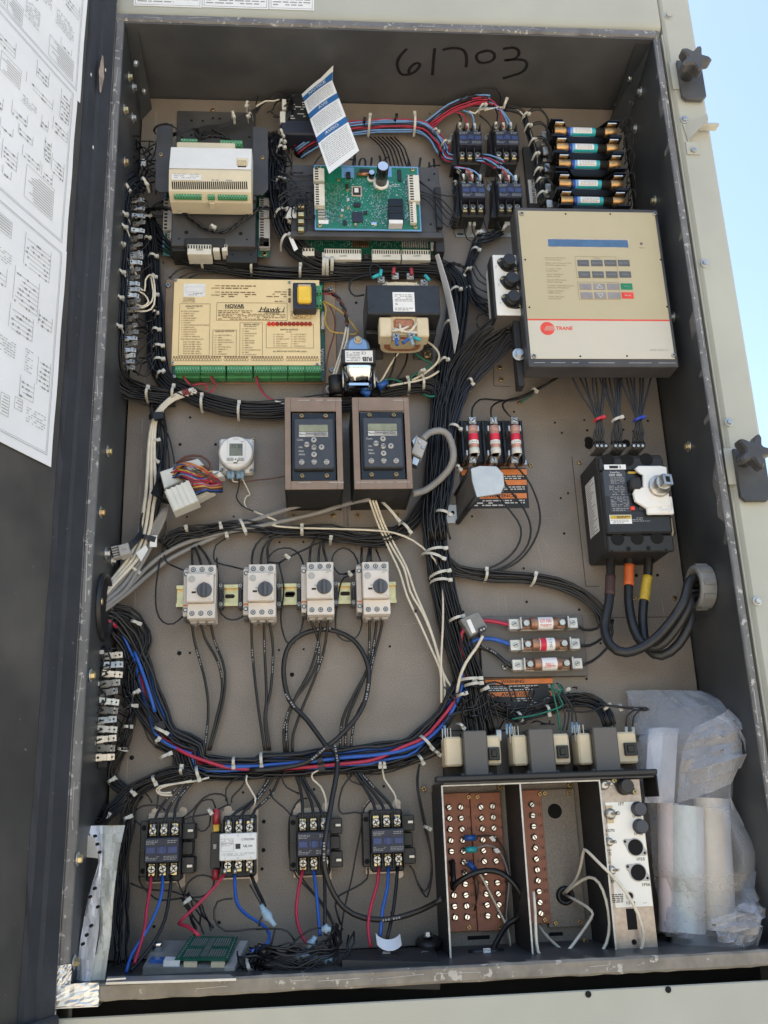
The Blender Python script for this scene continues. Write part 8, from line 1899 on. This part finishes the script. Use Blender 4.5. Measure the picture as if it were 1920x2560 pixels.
# contactor leads
CF = (('leftmost','J',(((842,470),(865,395),(930,300),(1020,200),(1110,105)),((910,465),(935,370),(1000,270),(1070,190),(1125,112)),((975,470),(980,370),(1020,280),(1090,195),(1140,120))),(((825,790),(815,900),(795,1020),(782,1150),(740,1290),(715,1370)),((895,790),(897,880),(870,1000),(800,1150),(700,1310),(662,1430)),((958,790),(942,930),(915,1080),(850,1220),(760,1340),(690,1420))),(((960,280),(890,278),(858,250),(880,222),(960,208),(1100,190),(1200,165)),((955,262),(890,265),(875,240),(940,215),(1090,185)))),
  ('white-faced','J',(((1325,440),(1375,390),(1480,320),(1560,220),(1605,110)),((1402,435),(1430,380),(1520,300),(1585,210),(1635,130)),((1478,430),(1500,370),(1590,290),(1640,200),(1665,120))),(((1300,790),(1230,880),(1130,985),(1040,1070),(1005,1112),(1060,1130),(1135,1188)),((1365,790),(1368,900),(1385,990),(1450,1060),(1540,1115),(1592,1180),(1565,1255),(1470,1292)),((1470,790),(1500,870),(1540,950),(1560,1000))),(((1490,280),(1460,230),(1440,190),(1445,150)),((1490,350),(1500,300),(1480,270)))),
  ('cable-crossed','K',(((302,440),(300,320),(280,210),(240,110)),((375,440),(360,330),(310,215),(260,110)),((438,430),(400,330),(330,215),(280,110))),(((305,755),(278,880),(260,1040),(285,1160),(330,1245)),((370,755),(390,900),(405,1080),(415,1190)),((440,755),(446,900),(446,1150))),(((446,400),(452,310),(420,225),(370,180),(365,140),(420,112)),)),
  ('rightmost','K',(((785,430),(760,330),(700,225),(620,100)),((845,420),(810,330),(730,225),(640,100)),((908,415),(860,330),(760,225),(650,100))),(((797,740),(785,860),(745,1000),(725,1130),(745,1265)),((858,740),(852,880),(820,1020),(805,1195)),((918,740),(905,900),(880,1080),(845,1225))),(((908,380),(905,290),(870,230),(830,170),(820,105)),)))
for nm,fr,up_,dn,wh in CF:
 o = leads('black feed leads with red, blue and black output leads of the %s bottom contactor' % nm, fr, *dn[1][1], .04, 'bottom contactor leads')
 for pts in up_: wire(o, [(fr,x,y,.05 if k == 0 else max(.02,.05-.012*k)) for k,(x,y) in enumerate(pts)], .0036, 'wire_dark')
 for pts,m in zip(dn,('wire_red','wire_blue','wire_black')): wire(o, [(fr,x,y,.05+.014*k) for k,(x,y) in enumerate(pts)], .0038, m)
 for pts in wh: wire(o, [(fr,x,y,.03) for x,y in pts], .0023, 'wire_white')
 for pts in up_+dn:
  x,y = pts[0]; s = -1 if pts in up_ else 1; b = MB(); b.rod(P(fr,x,y,.051), P(fr,x,y-s*34,.051), .0043, 8); b.build('ring_lug', 'steel', o, True)
 if nm == 'white-faced':
  for q,m in ((((1245,370),(1245,470)),'term_red'),(((1240,760),(1242,830)),'term_red')): b = MB(); b.rod(P('J',*q[0],.04),P('J',*q[1],.04),.0055,8); b.build('spade_sleeve', m, o, True)
# control leads among the bottom contactors
o = leads('thin black control leads looping between the bottom contactors', 'J',1100,450,.03)
for fr,pts in (('J',((1240,365),(1220,310),(1150,320),(1100,400),(1105,470),(1150,515),(1200,480),(1210,400))),('J',((1320,350),(1310,290),(1240,270),(1160,300),(1090,380),(1010,440))),('J',((1340,340),(1300,350),(1200,400),(1080,420),(1010,450))),('J',((1345,330),(1350,290),(1400,240),(1430,190),(1420,150))),('J',((1310,320),(1310,240),(1360,180),(1410,155))),('J',((1090,530),(1080,640),(1020,750),(1000,850),(1050,930),(1140,940),(1210,900),(1235,830))),('J',((1060,540),(1010,700),(990,820),(1040,930))),('J',((690,850),(760,880),(850,895),(950,900),(1040,930))),('J',((745,800),(760,860),(850,950),(920,960),(1030,945))),('J',((1040,920),(1060,850),(1130,800),(1200,805),(1235,830))),
 ('J',((775,485),(730,450),(705,390),(720,330),(780,260),(830,330))),('J',((720,380),(770,350),(830,345),(880,350),(915,380))),('J',((870,280),(865,330),(860,370))),
 ('K',((245,430),(180,360),(110,300),(90,240))),('K',((330,300),(280,310),(240,370),(215,450),(212,560),(218,680),(260,800),(380,930),(470,1060),(520,1190),(500,1300))),('K',((255,760),(330,860),(440,990),(500,1110),(520,1250))),('K',((280,270),(200,230),(170,170),(190,130),(250,125))),('K',((760,300),(700,370),(680,500),(650,650),(620,820),(580,980),(555,1130),(545,1240),(500,1310))),('K',((725,750),(720,820),(640,880),(540,930),(515,1000),(550,1120))),('K',((720,405),(640,390),(560,400),(535,350),(560,230),(620,150))),('K',((690,215),(620,190),(590,150),(620,120))),
 ('K',((1060,80),(1040,180),(1060,330),(1090,480),(1130,650),(1142,790),(1120,910),(1100,938),(1050,860),(1020,770),(995,735))),('K',((1055,110),(1050,230),(1080,380),(1110,520),(1135,680),(1130,830),(1090,905),(1040,830)))): wire(o, [(fr,x,y,.03) for x,y in pts], .002, 'wire_black')
bundle(o, F_('J',(1040,930,.03),(1090,1000,.03),(1140,1080,.04),(1170,1180,.06)), 5, .024, .008, .002, 'wire_black', 23, .4, fan=(.4,1.6))
ties(o, 'J', ((1030,985,1082,945),(1198,360,1220,395)), .016, d=.03); ties(o, 'K', ((1085,480,1120,498),), .012, d=.03)
# dark cable looping across the middle
o = leads('thick dark grey cable making one large loop below the motor starters', 'H',200,1100,.02, name='looped_cable')
wire(o, F_('K',(1208,950,.12),(1120,1000,.10),(1000,1050,.09),(850,1085,.085),(700,1075,.08),(570,1010,.08),(480,870,.085),(440,700,.09),(455,520,.09),(490,320,.075),(525,120,.06),(520,10,.05),(470,-40,.045))+F_('H',(470,1640,.045),(330,1450,.03),(215,1320,.022),(178,1120,.02),(220,960,.02),(340,880,.02),(480,868,.02),(620,925,.022),(705,1040,.024),(732,1180,.026),(690,1370,.032),(570,1530,.04),(440,1640,.045))+F_('K',(320,70,.045),(120,110,.045),(-40,120,.04)), .0058, 'wire_dark', n=10)
# left hole: grey and white jacketed cables
c = PX('G',258,660,.0006); o = at('grey_cables', 'fan of grey and cream jacketed cables rising from the left wall opening', 'cables', 'G',400,500,.05)
b = MB(); b.lathe(Vector((.0006,c.y,c.z-.015)), (1,0,0), [(0,.05),(.0004,.05)], 28); b.build('wall_opening', 'hole', o, True)
b = MB(); b.lathe(Vector((.001,c.y,c.z-.015)), (1,0,0), [(0,.054),(.006,.053),(.006,.049),(0,.048)], 28, True, False); b.build('edge_grommet', 'blk', o, True)
for i in range(4): wire(o, F_('G',(240+i*4,640+i*28,.09),(330+i*22,545+i*22,.06),(440+i*16,420+i*14,.04),(530+i*14,290+i*6,.035),(600+i*14,160,.035),(650+i*8,85-i*5,.04)), .0056, 'wire_gray', n=8)
for i in range(3): wire(o, F_('D',(640+i*8,962+i*12,.03),(520-i*5,1000+i*16,.03),(425+i*4,1075+i*10,.03),(372+i*9,1160,.03),(345+i*16,1300,.03),(335+i*22,1450,.03),(325+i*32,1620,.03))+F_('G',(520+i*30,60,.035),(490+i*30,240,.04),(420+i*30,400,.05),(310+i*20,545,.07),(245,640+i*10,.09)), .0046, 'wire_white', n=8)
wire(o, F_('G',(246,735,.09),(380,625,.06),(520,480,.03),(640,380,.02),(800,300,.018),(980,252,.02),(1130,220,.022),(1300,190,.022),(1500,145,.022),(1660,105,.025))+F_('H',(520,72,.03),(640,38,.05),(735,22,.07)), .0058, 'wire_gray', n=8)
wire(o, F_('G',(250,748,.09),(420,620,.05),(560,500,.02),(700,400,.016),(860,320,.016),(980,265,.016),(1100,205,.018),(1280,140,.02),(1450,85,.02),(1600,35,.03))+F_('H',(380,-20,.05)), .0058, 'wire_gray', n=8)
ties(o, 'G', ((1140,160,1182,255),(415,460,505,518)), .022, d=.02); tie(o, ('G',485,275),('G',590,300), .022, 'tie_black', d=.03, wd=.008); tie(o, ('D',345,1165),('D',420,1160), .016, 'tie_black', d=.03, wd=.01); ties(o, 'D', ((405,1155,432,1130),), .012)
poly(o, 'wire_tag', 'label_white', 'G', [(465,368),(530,318),(545,345),(500,425)], .058, .0585); box(o, 'sleeve', 'label_white', 'G',556,255,602,330,.05,.0507,.0002)
wire(o, F_('D',(575,990,.04),(600,975,.045),(630,962,.04)), .0035, 'conn_clear');
for k in range(5): wire(o, F_('D',(555+k*9,970-k*2,.045),(562+k*9,990-k*2,.05),(575+k*9,1005-k*2,.045)), .0016, 'wire_red' if k%2 else 'wire_brown')
# white conductors from the right drive
o = leads('cream conductors hanging from the right drive keypad down to the lower trunk', 'H',1000,700,.02)
for i,pts in enumerate((((735,25,.07),(790,180,.03),(860,340,.02),(930,490,.02),(980,650,.02),(1060,820,.02),(1140,1000,.02),(1190,1120,.02),(1205,1250,.02),(1205,1380,.02)),((755,28,.07),(815,190,.03),(880,330,.02),(960,470,.02),(1000,620,.02),(1080,760,.02),(1140,900,.02),(1175,1020,.02),(1215,1150,.02),(1290,1280,.02)),((775,30,.07),(830,180,.03),(900,320,.02),(975,460,.02),(1030,620,.02),(1100,780,.02),(1150,920,.02),(1190,1060,.02),(1220,1200,.02),(1225,1350,.02)))): wire(o, F_('H',*pts), .0030, 'wire_white')
wire(o, F_('G',(1230,100,.02),(1390,168,.022))+F_('H',(100,190,.025),(250,205,.028),(500,212,.03),(750,222,.03),(900,240,.03),(1020,290,.03),(1120,370,.034),(1180,450,.036),(1208,560,.036),(1212,800,.036),(1200,1050,.034),(1200,1200,.03),(1200,1340,.03)), .0027, 'wire_white')
tie(o, ('H',770,28), ('H',930,195), .03, d=.02); box(o, 'black_marker', 'blk', 'H',1028,732,1044,752,.02,.028,.001)
wire(o, F_('H',(1470,905,.062),(1430,980,.055),(1360,1080,.05),(1320,1180,.045),(1300,1290,.04)), .0038, 'wire_white')
# cables of the current sensor and the fuse board
o = leads('thick red, blue and black leads from the fuse board through the current sensor', 'H',1450,930,.03)
wire(o, F_('H',(1655,838,.03),(1570,818,.03),(1480,808,.035),(1400,820,.035),(1350,860,.04),(1328,930,.035),(1340,1050,.03),(1350,1130,.03),(1345,1185,.03)), .0052, 'wire_red', n=8)
wire(o, F_('H',(1662,968,.03),(1600,945,.03),(1520,925,.03),(1430,930,.03),(1370,970,.03),(1340,1050,.028),(1335,1110,.03)), .0050, 'wire_blue', n=8)
wire(o, F_('H',(1668,1108,.03),(1620,1080,.03),(1550,1020,.025),(1480,985,.02),(1420,985,.018),(1390,1040,.018),(1385,1120,.02)), .0050, 'wire_dark', n=8)
# wires over the beige transformers
o = harness('black and green wire harness draped above the three beige transformers', 'I',200,1370,.01)
bundle(o, F_('H',(1400,1280,.02),(1480,1340,.02),(1580,1390,.02))+F_('I',(0,1420,.02),(120,1400,.02),(260,1350,.02),(400,1318,.02),(500,1330,.02),(580,1390,.03),(620,1500,.04)), 9, .022, .014, .0026, 'wire_black', 24, .35, extra=('wire_green',))
for pts in (((1290,1300),(1310,1230),(1380,1195),(1460,1230),(1510,1310),(1450,1370),(1370,1390)),((1420,1210),(1500,1260),(1540,1340),(1570,1450),(1570,1540)),((1480,1220),(1550,1205),(1630,1240),(1659,1330)),((1350,1300),(1300,1260),(1330,1200),(1400,1200)),((1430,1210),(1420,1350),(1350,1400),(1270,1420),(1230,1500)),((1560,1300),(1620,1330),(1630,1420),(1625,1500)),((1210,1520),(1240,1430),(1350,1390),(1450,1390)),((1450,1400),(1480,1480),(1480,1570)),((1400,1450),(1430,1500),(1440,1580))): wire(o, D_at('H',.04,*pts), .0021, 'wire_black')
for pts in (((0,1235),(25,1300),(20,1370),(-20,1420)),((270,1220),(250,1250),(290,1290),(330,1270),(320,1230),(285,1212)),((285,1280),(310,1340),(345,1420),(330,1520),(322,1580)),((300,1270),(350,1330),(370,1420),(352,1520)),((310,1260),(380,1350),(390,1440),(392,1500)),((320,1260),(390,1360),(415,1430),(417,1500)),((350,1390),(450,1400),(530,1390),(600,1360),(700,1370),(800,1385),(890,1390),(870,1372),(760,1370),(650,1358),(560,1345)),((740,1500),(745,1430),(790,1390),(850,1380)),((780,1500),(790,1430),(830,1390),(890,1385))): wire(o, D_at('I',.05,*pts), .002, 'wire_black')
for pts in (((272,1215),(255,1245),(270,1290),(300,1420),(312,1520)),((258,1230),(280,1260),(320,1255),(300,1220)),((330,1250),(300,1290),(330,1350),(280,1380),(150,1420),(0,1445))): wire(o, D_at('I',.052,*pts), .0024, 'wire_green')
for fr,x,y,m in (('I',322,1560,'steel'),('I',352,1555,'steel'),('I',390,1500,'clear_blue'),('I',418,1500,'clear_blue'),('I',740,1530,'conn_clear'),('I',785,1530,'conn_clear'),('H',1565,1550,'conn_clear'),('H',1580,1550,'conn_clear'),('H',1625,1510,'clear_blue'),('H',1650,1510,'clear_blue'),('H',1222,1520,'clear_blue')): b = MB(); b.rod(P(fr,x,y-30,.052), P(fr,x+2,y+35,.06), .0028, 8, .002); b.build('spade_sleeve', m, o, True)
ties(o, 'I', ((205,1355,225,1430),(20,1400,45,1460),(560,1400,610,1360),(665,1352,680,1392),(262,1290,290,1272),(320,1275,345,1262)), .02, d=.02); ties(o, 'H', ((1300,1205,1450,1195),(1285,1310,1345,1290),(1335,1240,1450,1225),(1290,1480,1330,1515),(1365,1190,1400,1215),(1440,1275,1480,1255)), .03, d=.02)
# blue crimp connectors at the floor
o = leads('translucent blue crimp connectors with a black wire heap on the cabinet floor', 'K',350,1300,.12)
bundle(o, F_('J',(1480,1350,.12),(1560,1370,.13))+F_('K',(60,1360,.14),(200,1375,.15),(340,1370,.15),(450,1340,.14),(520,1280,.12),(548,1180,.10)), 9, .04, .02, .002, 'wire_black', 25, .6)
for pts in (((0,1150),(120,1145),(200,1160),(250,1220)),((-40,860),(0,930),(40,1000)),((60,1310),(100,1240),(125,1140)),((200,1280),(280,1200),(360,1150),(430,1140)),((220,1390),(300,1320),(380,1250),(400,1220)),((250,1400),(340,1350),(430,1330)),((440,1180),(480,1200),(495,1260),(460,1310)),((420,1290),(460,1220),(500,1160)),((-150,950),(-250,970),(-270,1080),(-200,1160),(-50,1150),(20,1145)),((20,1130),(30,1080),(60,1040)),((0,1290),(120,1270),(250,1290),(400,1280),(500,1290),(590,1290))): wire(o, D_at('K',.13,*pts), .002, 'wire_black')
for pts in (((30,990),(60,1040),(95,1090),(125,1125)),((345,1290),(360,1240),(385,1195)),((425,1150),(455,1145),(485,1150)),((250,1330),(310,1320),(370,1335)),((330,1350),(380,1345),(440,1340)),((400,1345),(450,1340),(495,1340))):
 q = [P('K',x,y,.138) for x,y in pts]; sp = spline(q,.006); n = len(sp); b = MB(); b.tube(sp, [.0036+.0042*math.exp(-((i/(n-1)-.45)/.16)**2) for i in range(n)], 10); b.build('crimp_connector', 'clear_blue', o, True)
ties(o, 'J', ((1450,1320,1480,1410),(1400,1395,1420,1440)), .03, d=.11)
# terminal box wiring
o = leads('black, grey and white leads ending on the brown terminal boards', 'K',1450,750,.03)
wire(o, F_('K',(1272,705,.028),(1276,760,.035),(1282,850,.05)), .006, 'blk', n=8)
wire(o, F_('K',(1275,890,.05),(1300,850,.055),(1390,795,.06),(1490,768,.06),(1590,785,.065))+F_('L',(10,850,.07),(55,920,.07),(70,1000,.06),(40,1070,.05),(-20,1110,.045),(-60,1160,.05),(-110,1250,.06),(-130,1310,.07)), .0062, 'cable_black', n=10)
for pts,m,r_ in ((((1345,565),(1400,555),(1480,540),(1560,565),(1615,660),(1632,780),(1625,900),(1615,1080)),'wire_black',.0024),(((1345,638),(1410,630),(1490,605),(1570,630),(1622,740),(1640,860),(1620,1060),(1640,1250)),'wire_gray',.0026),(((1350,710),(1400,740),(1450,790),(1490,860),(1560,1000),(1630,1140),(1650,1260)),'wire_white',.0026),(((1410,760),(1440,850),(1435,940),(1415,1030)),'wire_black',.0016),(((1400,800),(1425,870),(1428,960)),'wire_black',.0016)): wire(o, D_at('K',.034,*pts), r_, m)
for x,y,a_,m in ((1388,556,0,'term_blue'),(1394,632,0,'fuse_teal'),(1400,745,.9,'term_blue')): q = P('K',x,y,.04); b = MB(); b.rod(q-Vector((math.cos(a_)*.009,0,-math.sin(a_)*.009)), q+Vector((math.cos(a_)*.009,0,-math.sin(a_)*.009)), .0048, 10); b.build('ring_sleeve', m, o, True)
for x,y in ((1540,562),(1570,640)): poly(o, 'wire_tag', 'label_white', 'K', [(x-30,y-10),(x-5,y-18),(x+15,y+8),(x-8,y+18)], .04, .041)
box(o, 'wire_tag', 'label_white', 'K',1474,1272,1520,1318,.09,.0906,.0002); txt(o, 'P16', 'K',1480,1514,1285,12,.0912); wire(o, F_('K',(1380,1300,.08),(1480,1295,.085),(1600,1290,.08)), .006, 'blk', n=8)
o = leads('stiff white cables bending out of the black grommet over the switch plate', 'L',500,800,.08)
for pts in (((330,915,.02),(400,850,.04),(440,760,.06),(462,650,.09),(482,638,.10),(560,715,.12),(690,845,.13),(780,975,.135),(838,1110,.135),(850,1220,.13),(825,1318,.125)),((335,922,.02),(410,860,.05),(500,812,.08),(565,850,.1),(610,960,.11),(632,1110,.11),(612,1240,.11),(555,1330,.11)),((350,930,.02),(440,975,.05),(515,1030,.07),(512,1080,.07),(430,1200,.08),(325,1340,.1)),((138,905,.11),(150,1040,.115),(155,1180,.12),(168,1290,.12),(205,1350,.12)),((170,1125,.03),(235,1205,.05),(335,1290,.08),(440,1340,.1))): wire(o, F_('L',*pts), .0034, 'wire_white', n=8)
# drive data cable and plug
o = at('data_cable', 'grey data cable with a metal plug beside the right drive keypad', 'cable', 'E',1150,1400,.08)
q = [P('E',x,y,.10) for x,y in ((1042,1268),(1112,1308),(1075,1412),(1006,1378))]; b = MB(); b.prism([(p.x,p.z) for p in q], .075, .10, .002); b.build('plug_hood', 'conn_gray', o, True)
for (xs) in (((1020,1400),(1062,1420),(1045,1465),(1010,1450)),((1010,1300),(1045,1262),(1050,1285),(1020,1330))): q = [P('E',x,y,.095) for x,y in xs]; b = MB(); b.prism([(p.x,p.z) for p in q], .08, .095, .001); b.build('plug_shell', 'zinc', o, True)
for x,y in ((1062,1305),(1083,1342)): cyl(o, 'plug_screw', 'steel', 'E',x,y,.1,.102,.0035,10)
wire(o, F_('E',(1078,1295,.09),(1120,1252,.08),(1190,1235,.075),(1245,1265,.07),(1275,1350,.07),(1275,1430,.07),(1240,1500,.06),(1170,1570,.05),(1090,1625,.05),(1010,1645,.06)), .0088, 'wire_gray', n=10)
# timer wires
o = leads('brown, black and white thin wires leaving the round timer', 'D',1000,1560,.02)
wire(o, F_('D',(862,1545,.022),(870,1565,.02),(920,1572,.015),(1050,1555,.012),(1150,1545,.012),(1235,1528,.02)), .0019, 'wire_brown'); wire(o, F_('D',(925,1545,.022),(928,1590,.015),(915,1640,.012))+F_('G',(1118,10,.012),(1150,60,.012),(1230,102,.02)), .0018, 'wire_black'); wire(o, F_('D',(948,1545,.022),(970,1590,.015),(998,1650,.012))+F_('G',(1185,0,.012),(1168,40,.012),(1190,85,.014),(1240,105,.02)), .0018, 'wire_white'); wire(o, F_('D',(884,1545,.022),(890,1565,.02),(930,1568,.015)), .0018, 'wire_white')
# gold board wires
o = leads('thin red, brown and yellow wires at the gold board terminals', 'D',1100,950,.03)
for pts,m in ((((560,860),(570,900),(600,935),(625,950)),'wire_brown'),(((568,862),(580,905),(610,935)),'wire_red'),(((742,860),(748,905),(778,940),(755,980),(700,995),(655,988)),'wire_red'),(((748,862),(765,910),(778,950),(740,985)),'wire_brown'),(((620,945),(660,935),(700,932),(722,955),(705,975)),'wire_red'),(((1035,865),(1045,930),(1080,990),(1130,1030),(1185,1050)),'wire_red'),(((1042,865),(1060,940),(1100,1005),(1160,1042)),'wire_brown'),(((1465,395),(1510,420),(1545,500),(1545,600),(1505,740),(1485,880),(1465,1015)),'wire_brown')): wire(o, D_at('D',.03,*pts), .0020, m)
for pts,m in ((((430,400),(455,450),(445,520),(480,590),(560,605),(630,612),(655,600)),'wire_yellow'),(((432,395),(500,430),(570,480),(620,540),(665,602)),'wire_yellow'),(((428,350),(480,352),(520,372)),'wire_red')): wire(o, D_at('E',.035,*pts), .0022, m)
twist(o, D_at('E',.035,(428,332),(500,352),(545,400),(580,480),(590,560)), .0022, 'wire_black', .025, 'wire_brown')
wire(o, D_at('D',.03,(1160,1045),(1190,1052),(1220,1060)), .0032, 'conn_clear')
# relay transformer and control transformer leads
o = leads('black, white and green leads with blue wire nuts under the control transformer', 'E',900,850,.03)
for pts,m,r_ in ((((912,655),(910,720),(895,800),(870,880),(820,955)),'wire_black',.003),(((925,680),(960,690),(982,720),(970,800),(920,890),(850,960)),'wire_black',.0028),(((985,640),(930,720),(870,810),(825,890),(790,940)),'wire_white',.0028),(((1008,650),(1020,710),(1060,760),(1130,795),(1135,812),(1060,855),(1008,885),(1002,912)),'wire_green',.0028),(((960,932),(900,905),(840,905),(800,930)),'wire_green',.003),(((1035,640),(1110,660),(1170,710),(1188,760),(1160,810),(1090,865),(1010,910)),'wire_white',.0032),(((1185,850),(1120,890),(1020,918),(920,935),(850,948)),'wire_white',.003),(((585,565),(570,640),(550,720),(515,830),(490,905)),'wire_white',.003),(((598,570),(590,650),(560,740),(525,850),(512,890)),'wire_white',.003),(((555,1000),(480,995),(455,960),(490,940),(570,945),(650,968)),'wire_gray',.0035),(((505,950),(490,975),(530,1000),(600,975),(690,985)),'wire_orange',.003),(((560,940),(620,960),(680,975)),'wire_red',.003),(((640,960),(720,965),(800,950)),'wire_black',.0032),(((700,355),(640,362),(605,320),(620,260),(690,235),(740,225)),'wire_black',.0026),(((745,240),(735,190),(760,158),(800,175),(812,215)),'wire_black',.0026),(((1085,1000),(1130,1015),(1160,1010)),'wire_green',.003)): wire(o, D_at('E',.04,*pts), r_, m)
for (xa,ya,xb,yb) in ((680,975,735,1005),(850,918,790,955),(680,955,745,942)): b = MB(); b.rod(P('E',xa,ya,.05), P('E',xb,yb,.05), .0045, 10, .0075); b.build('wire_nut', 'term_blue', o, True)
for x,y,m,a_ in ((775,235,'fuse_teal',-.5),(808,215,'fuse_teal',-1.4),(893,200,'term_red',-1.4),(1008,205,'term_red',-1.6),(1110,245,'fuse_teal',-2.2),(912,660,'term_blue',1.5),(970,655,'term_blue',2.5),(1045,640,'fuse_teal',.4),(1012,660,'clear_blue',1.4)): q = P('E',x,y,.105 if y < 400 else .127); e = Vector((math.cos(a_),0,-math.sin(a_)))*.0068; b = MB(); b.rod(q-e, q+e, .0032, 10); b.build('ring_sleeve', m, o, True)
b = MB(); b.rod(P('E',515,890,.04), P('E',520,1005,.04), .0135, 18); b.build('cable_gland', 'blk', o, True)
ties(o, 'E', ((604,1000,618,935),(1050,885,1082,870)), .016, d=.04); tie(o, ('E',760,935), ('E',812,1008), .02, 'tie_black', d=.03)
# connector cluster with coloured wires
o = at('connector_cluster', 'cluster of translucent white plug connectors with many coloured wires left of the timer', 'connectors', 'D',600,1560,.05)
poly(o, 'plug_housing', 'conn_clear', 'D', [(440,1625),(600,1555),(665,1690),(500,1760)], .05, .085, .002)
for k in range(5): t = k/5+.1; poly(o, 'plug_rib', 'conn_clear', 'D', [(440+160*t-4,1625-70*t-2),(440+160*t+6,1625-70*t-6),(500+165*t+6,1760-70*t-6),(500+165*t-4,1760-70*t-2)], .084, .0865, .0004)
poly(o, 'plug_housing', 'conn_clear', 'D', [(412,1500),(500,1470),(560,1560),(440,1610)], .03, .06, .002); poly(o, 'plug_housing', 'conn_clear', 'D', [(560,1440),(660,1415),(700,1455),(600,1500)], .03, .055, .002); poly(o, 'plug_housing', 'conn_clear', 'D', [(735,1490),(800,1495),(832,1530),(770,1540)], .03, .055, .002); poly(o, 'plug_housing', 'conn_clear', 'D', [(640,1640),(740,1600),(768,1625),(660,1680)], .03, .055, .002)
cols = ('wire_red','wire_brown','wire_black','wire_yellow','wire_orange','wire_gray','wire_blue','wire_red','wire_brown','wire_orange','wire_red','wire_black'); r = random.Random(6)
for i in range(22):
 a_ = r.uniform(-1,1); x0_, y0_ = 470+r.uniform(-20,60), 1530+r.uniform(-30,40); x1_, y1_ = 740+r.uniform(-10,80), 1530+r.uniform(-40,90)
 wire(o, F_('D',(x0_,y0_,.05),(560+r.uniform(-20,20),1500+a_*60,.075),(640+r.uniform(-20,20),1500+a_*70+30,.08),(700+r.uniform(-20,20),1540+a_*50,.07),(x1_,y1_,.05)), .0021, cols[i%12])
for i in range(8): wire(o, F_('D',(600+i*7,1570+i*12,.075),(680+i*5,1570+i*8,.085),(740,1590+i*6,.07),(820,1570+i*9,.05)), .0021, cols[(i*5)%12])
for i in range(6): wire(o, F_('D',(480+i*14,1690+i*4,.07),(400+i*6,1660+i*8,.06),(360+i*8,1640-i*4,.05),(395,1580-i*10,.04),(430,1500-i*15,.035)), .002, 'wire_black')
for pts in (((520,1450),(580,1405),(680,1400),(740,1450),(730,1500)),((540,1440),(600,1420),(660,1430),(720,1480))): wire(o, D_at('D',.05,*pts), .003, 'wire_brown')
o2 = at('loose_plug', 'small grey four way plug labelled J117 hanging at the left wall', 'plug', 'G',365,345,.07)
poly(o2, 'housing', 'conn_gray', 'G', [(345,318),(412,300),(430,370),(362,392)], .06, .085, .002)
for k in range(5): poly(o2, 'prong', 'conn_gray', 'G', [(302+k*4,330+k*16),(350+k*4,318+k*16),(352+k*4,328+k*16),(305+k*4,340+k*16)], .065, .08, .0005)
txt(o2, 'J117', 'G',375,402,345,11,.0856,'print_black',rot=math.pi)
for i in range(6): wire(o2, F_('G',(418+i*2,310+i*8,.072),(455+i*4,280+i*4,.065),(490+i*3,230+i*6,.055),(498,150+i*5,.05),(510,110,.045)), .002, 'wire_black')
# trailing wires down the left side of the plate between the trunk and the plug cluster
o = harness('black wires dropping from the left trunk behind the cream cables to the wall opening', 'D',420,1300,.01)
bundle(o, F_('D',(400,1060,.012),(405,1160,.014),(410,1280,.016),(410,1420,.016),(395,1560,.018),(385,1680,.02))+F_('G',(560,180,.02),(540,300,.02)), 9, .022, .014, .002, 'wire_black', 30, .4)
for pts in (((420,1180),(450,1260),(470,1380),(475,1480)),((425,1190),(470,1270),(500,1390),(508,1450)),((410,1200),(430,1300),(435,1420))): wire(o, D_at('D',.02,*pts), .0019, 'wire_black')
ties(o, 'D', ((378,1330,418,1318),(385,1445,412,1460)), .016)
# loose thin wires tangled among the parts
def tangle(label, regs, seed, r_=.0019):
 fr, x0, y0, x1, y1 = regs[0][:5]; o = leads(label, fr, (x0+x1)/2, (y0+y1)/2, .04, 'tangles of thin wires'); r = random.Random(seed)
 for fr, x0, y0, x1, y1, d0, d1, n in regs:
  for k in range(n):
   x, y = r.uniform(x0,x1), r.uniform(y0,y1); a_ = r.uniform(0,6.28); pts = []
   for j in range(r.randrange(4,7)):
    pts.append((fr, min(max(x,x0),x1), min(max(y,y0),y1), r.uniform(d0,d1))); a_ += r.uniform(-1.3,1.3); l = r.uniform(.12,.3)*max(x1-x0,y1-y0)*.6; x += l*math.cos(a_); y += l*math.sin(a_)
   wire(o, pts, r_, 'wire_black' if k%4 else 'wire_navy')
tangle('thin black wires tangled left of the beige controller bracket', (('A',870,880,1010,1260,.03,.07,14),('A',800,1140,960,1340,.07,.1,9)), 1)
tangle('thin black wires tangled between the beige controller and the green main board', (('B',80,880,230,1250,.04,.075,12),('B',150,1120,380,1420,.07,.09,11),('B',0,620,240,760,.03,.06,6)), 2)
tangle('thin black wires tangled around the upper left spade tab strip', (('D',150,20,340,420,.05,.075,6),('D',250,420,390,880,.03,.07,8)), 3)
tangle('thin black wires tangled around the lower left spade tab strip', (('G',190,990,420,1300,.05,.09,6),('G',170,1300,430,1640,.05,.09,6)), 4)
tangle('thin black wires heaped on the cabinet floor beside the relay module', (('K',-120,1270,520,1400,.11,.16,14),), 6)
tangle('thin black wires tangled above the beige transformers', (('H',1220,1230,1640,1520,.03,.06,12),('I',0,1240,420,1480,.03,.06,10)), 7)
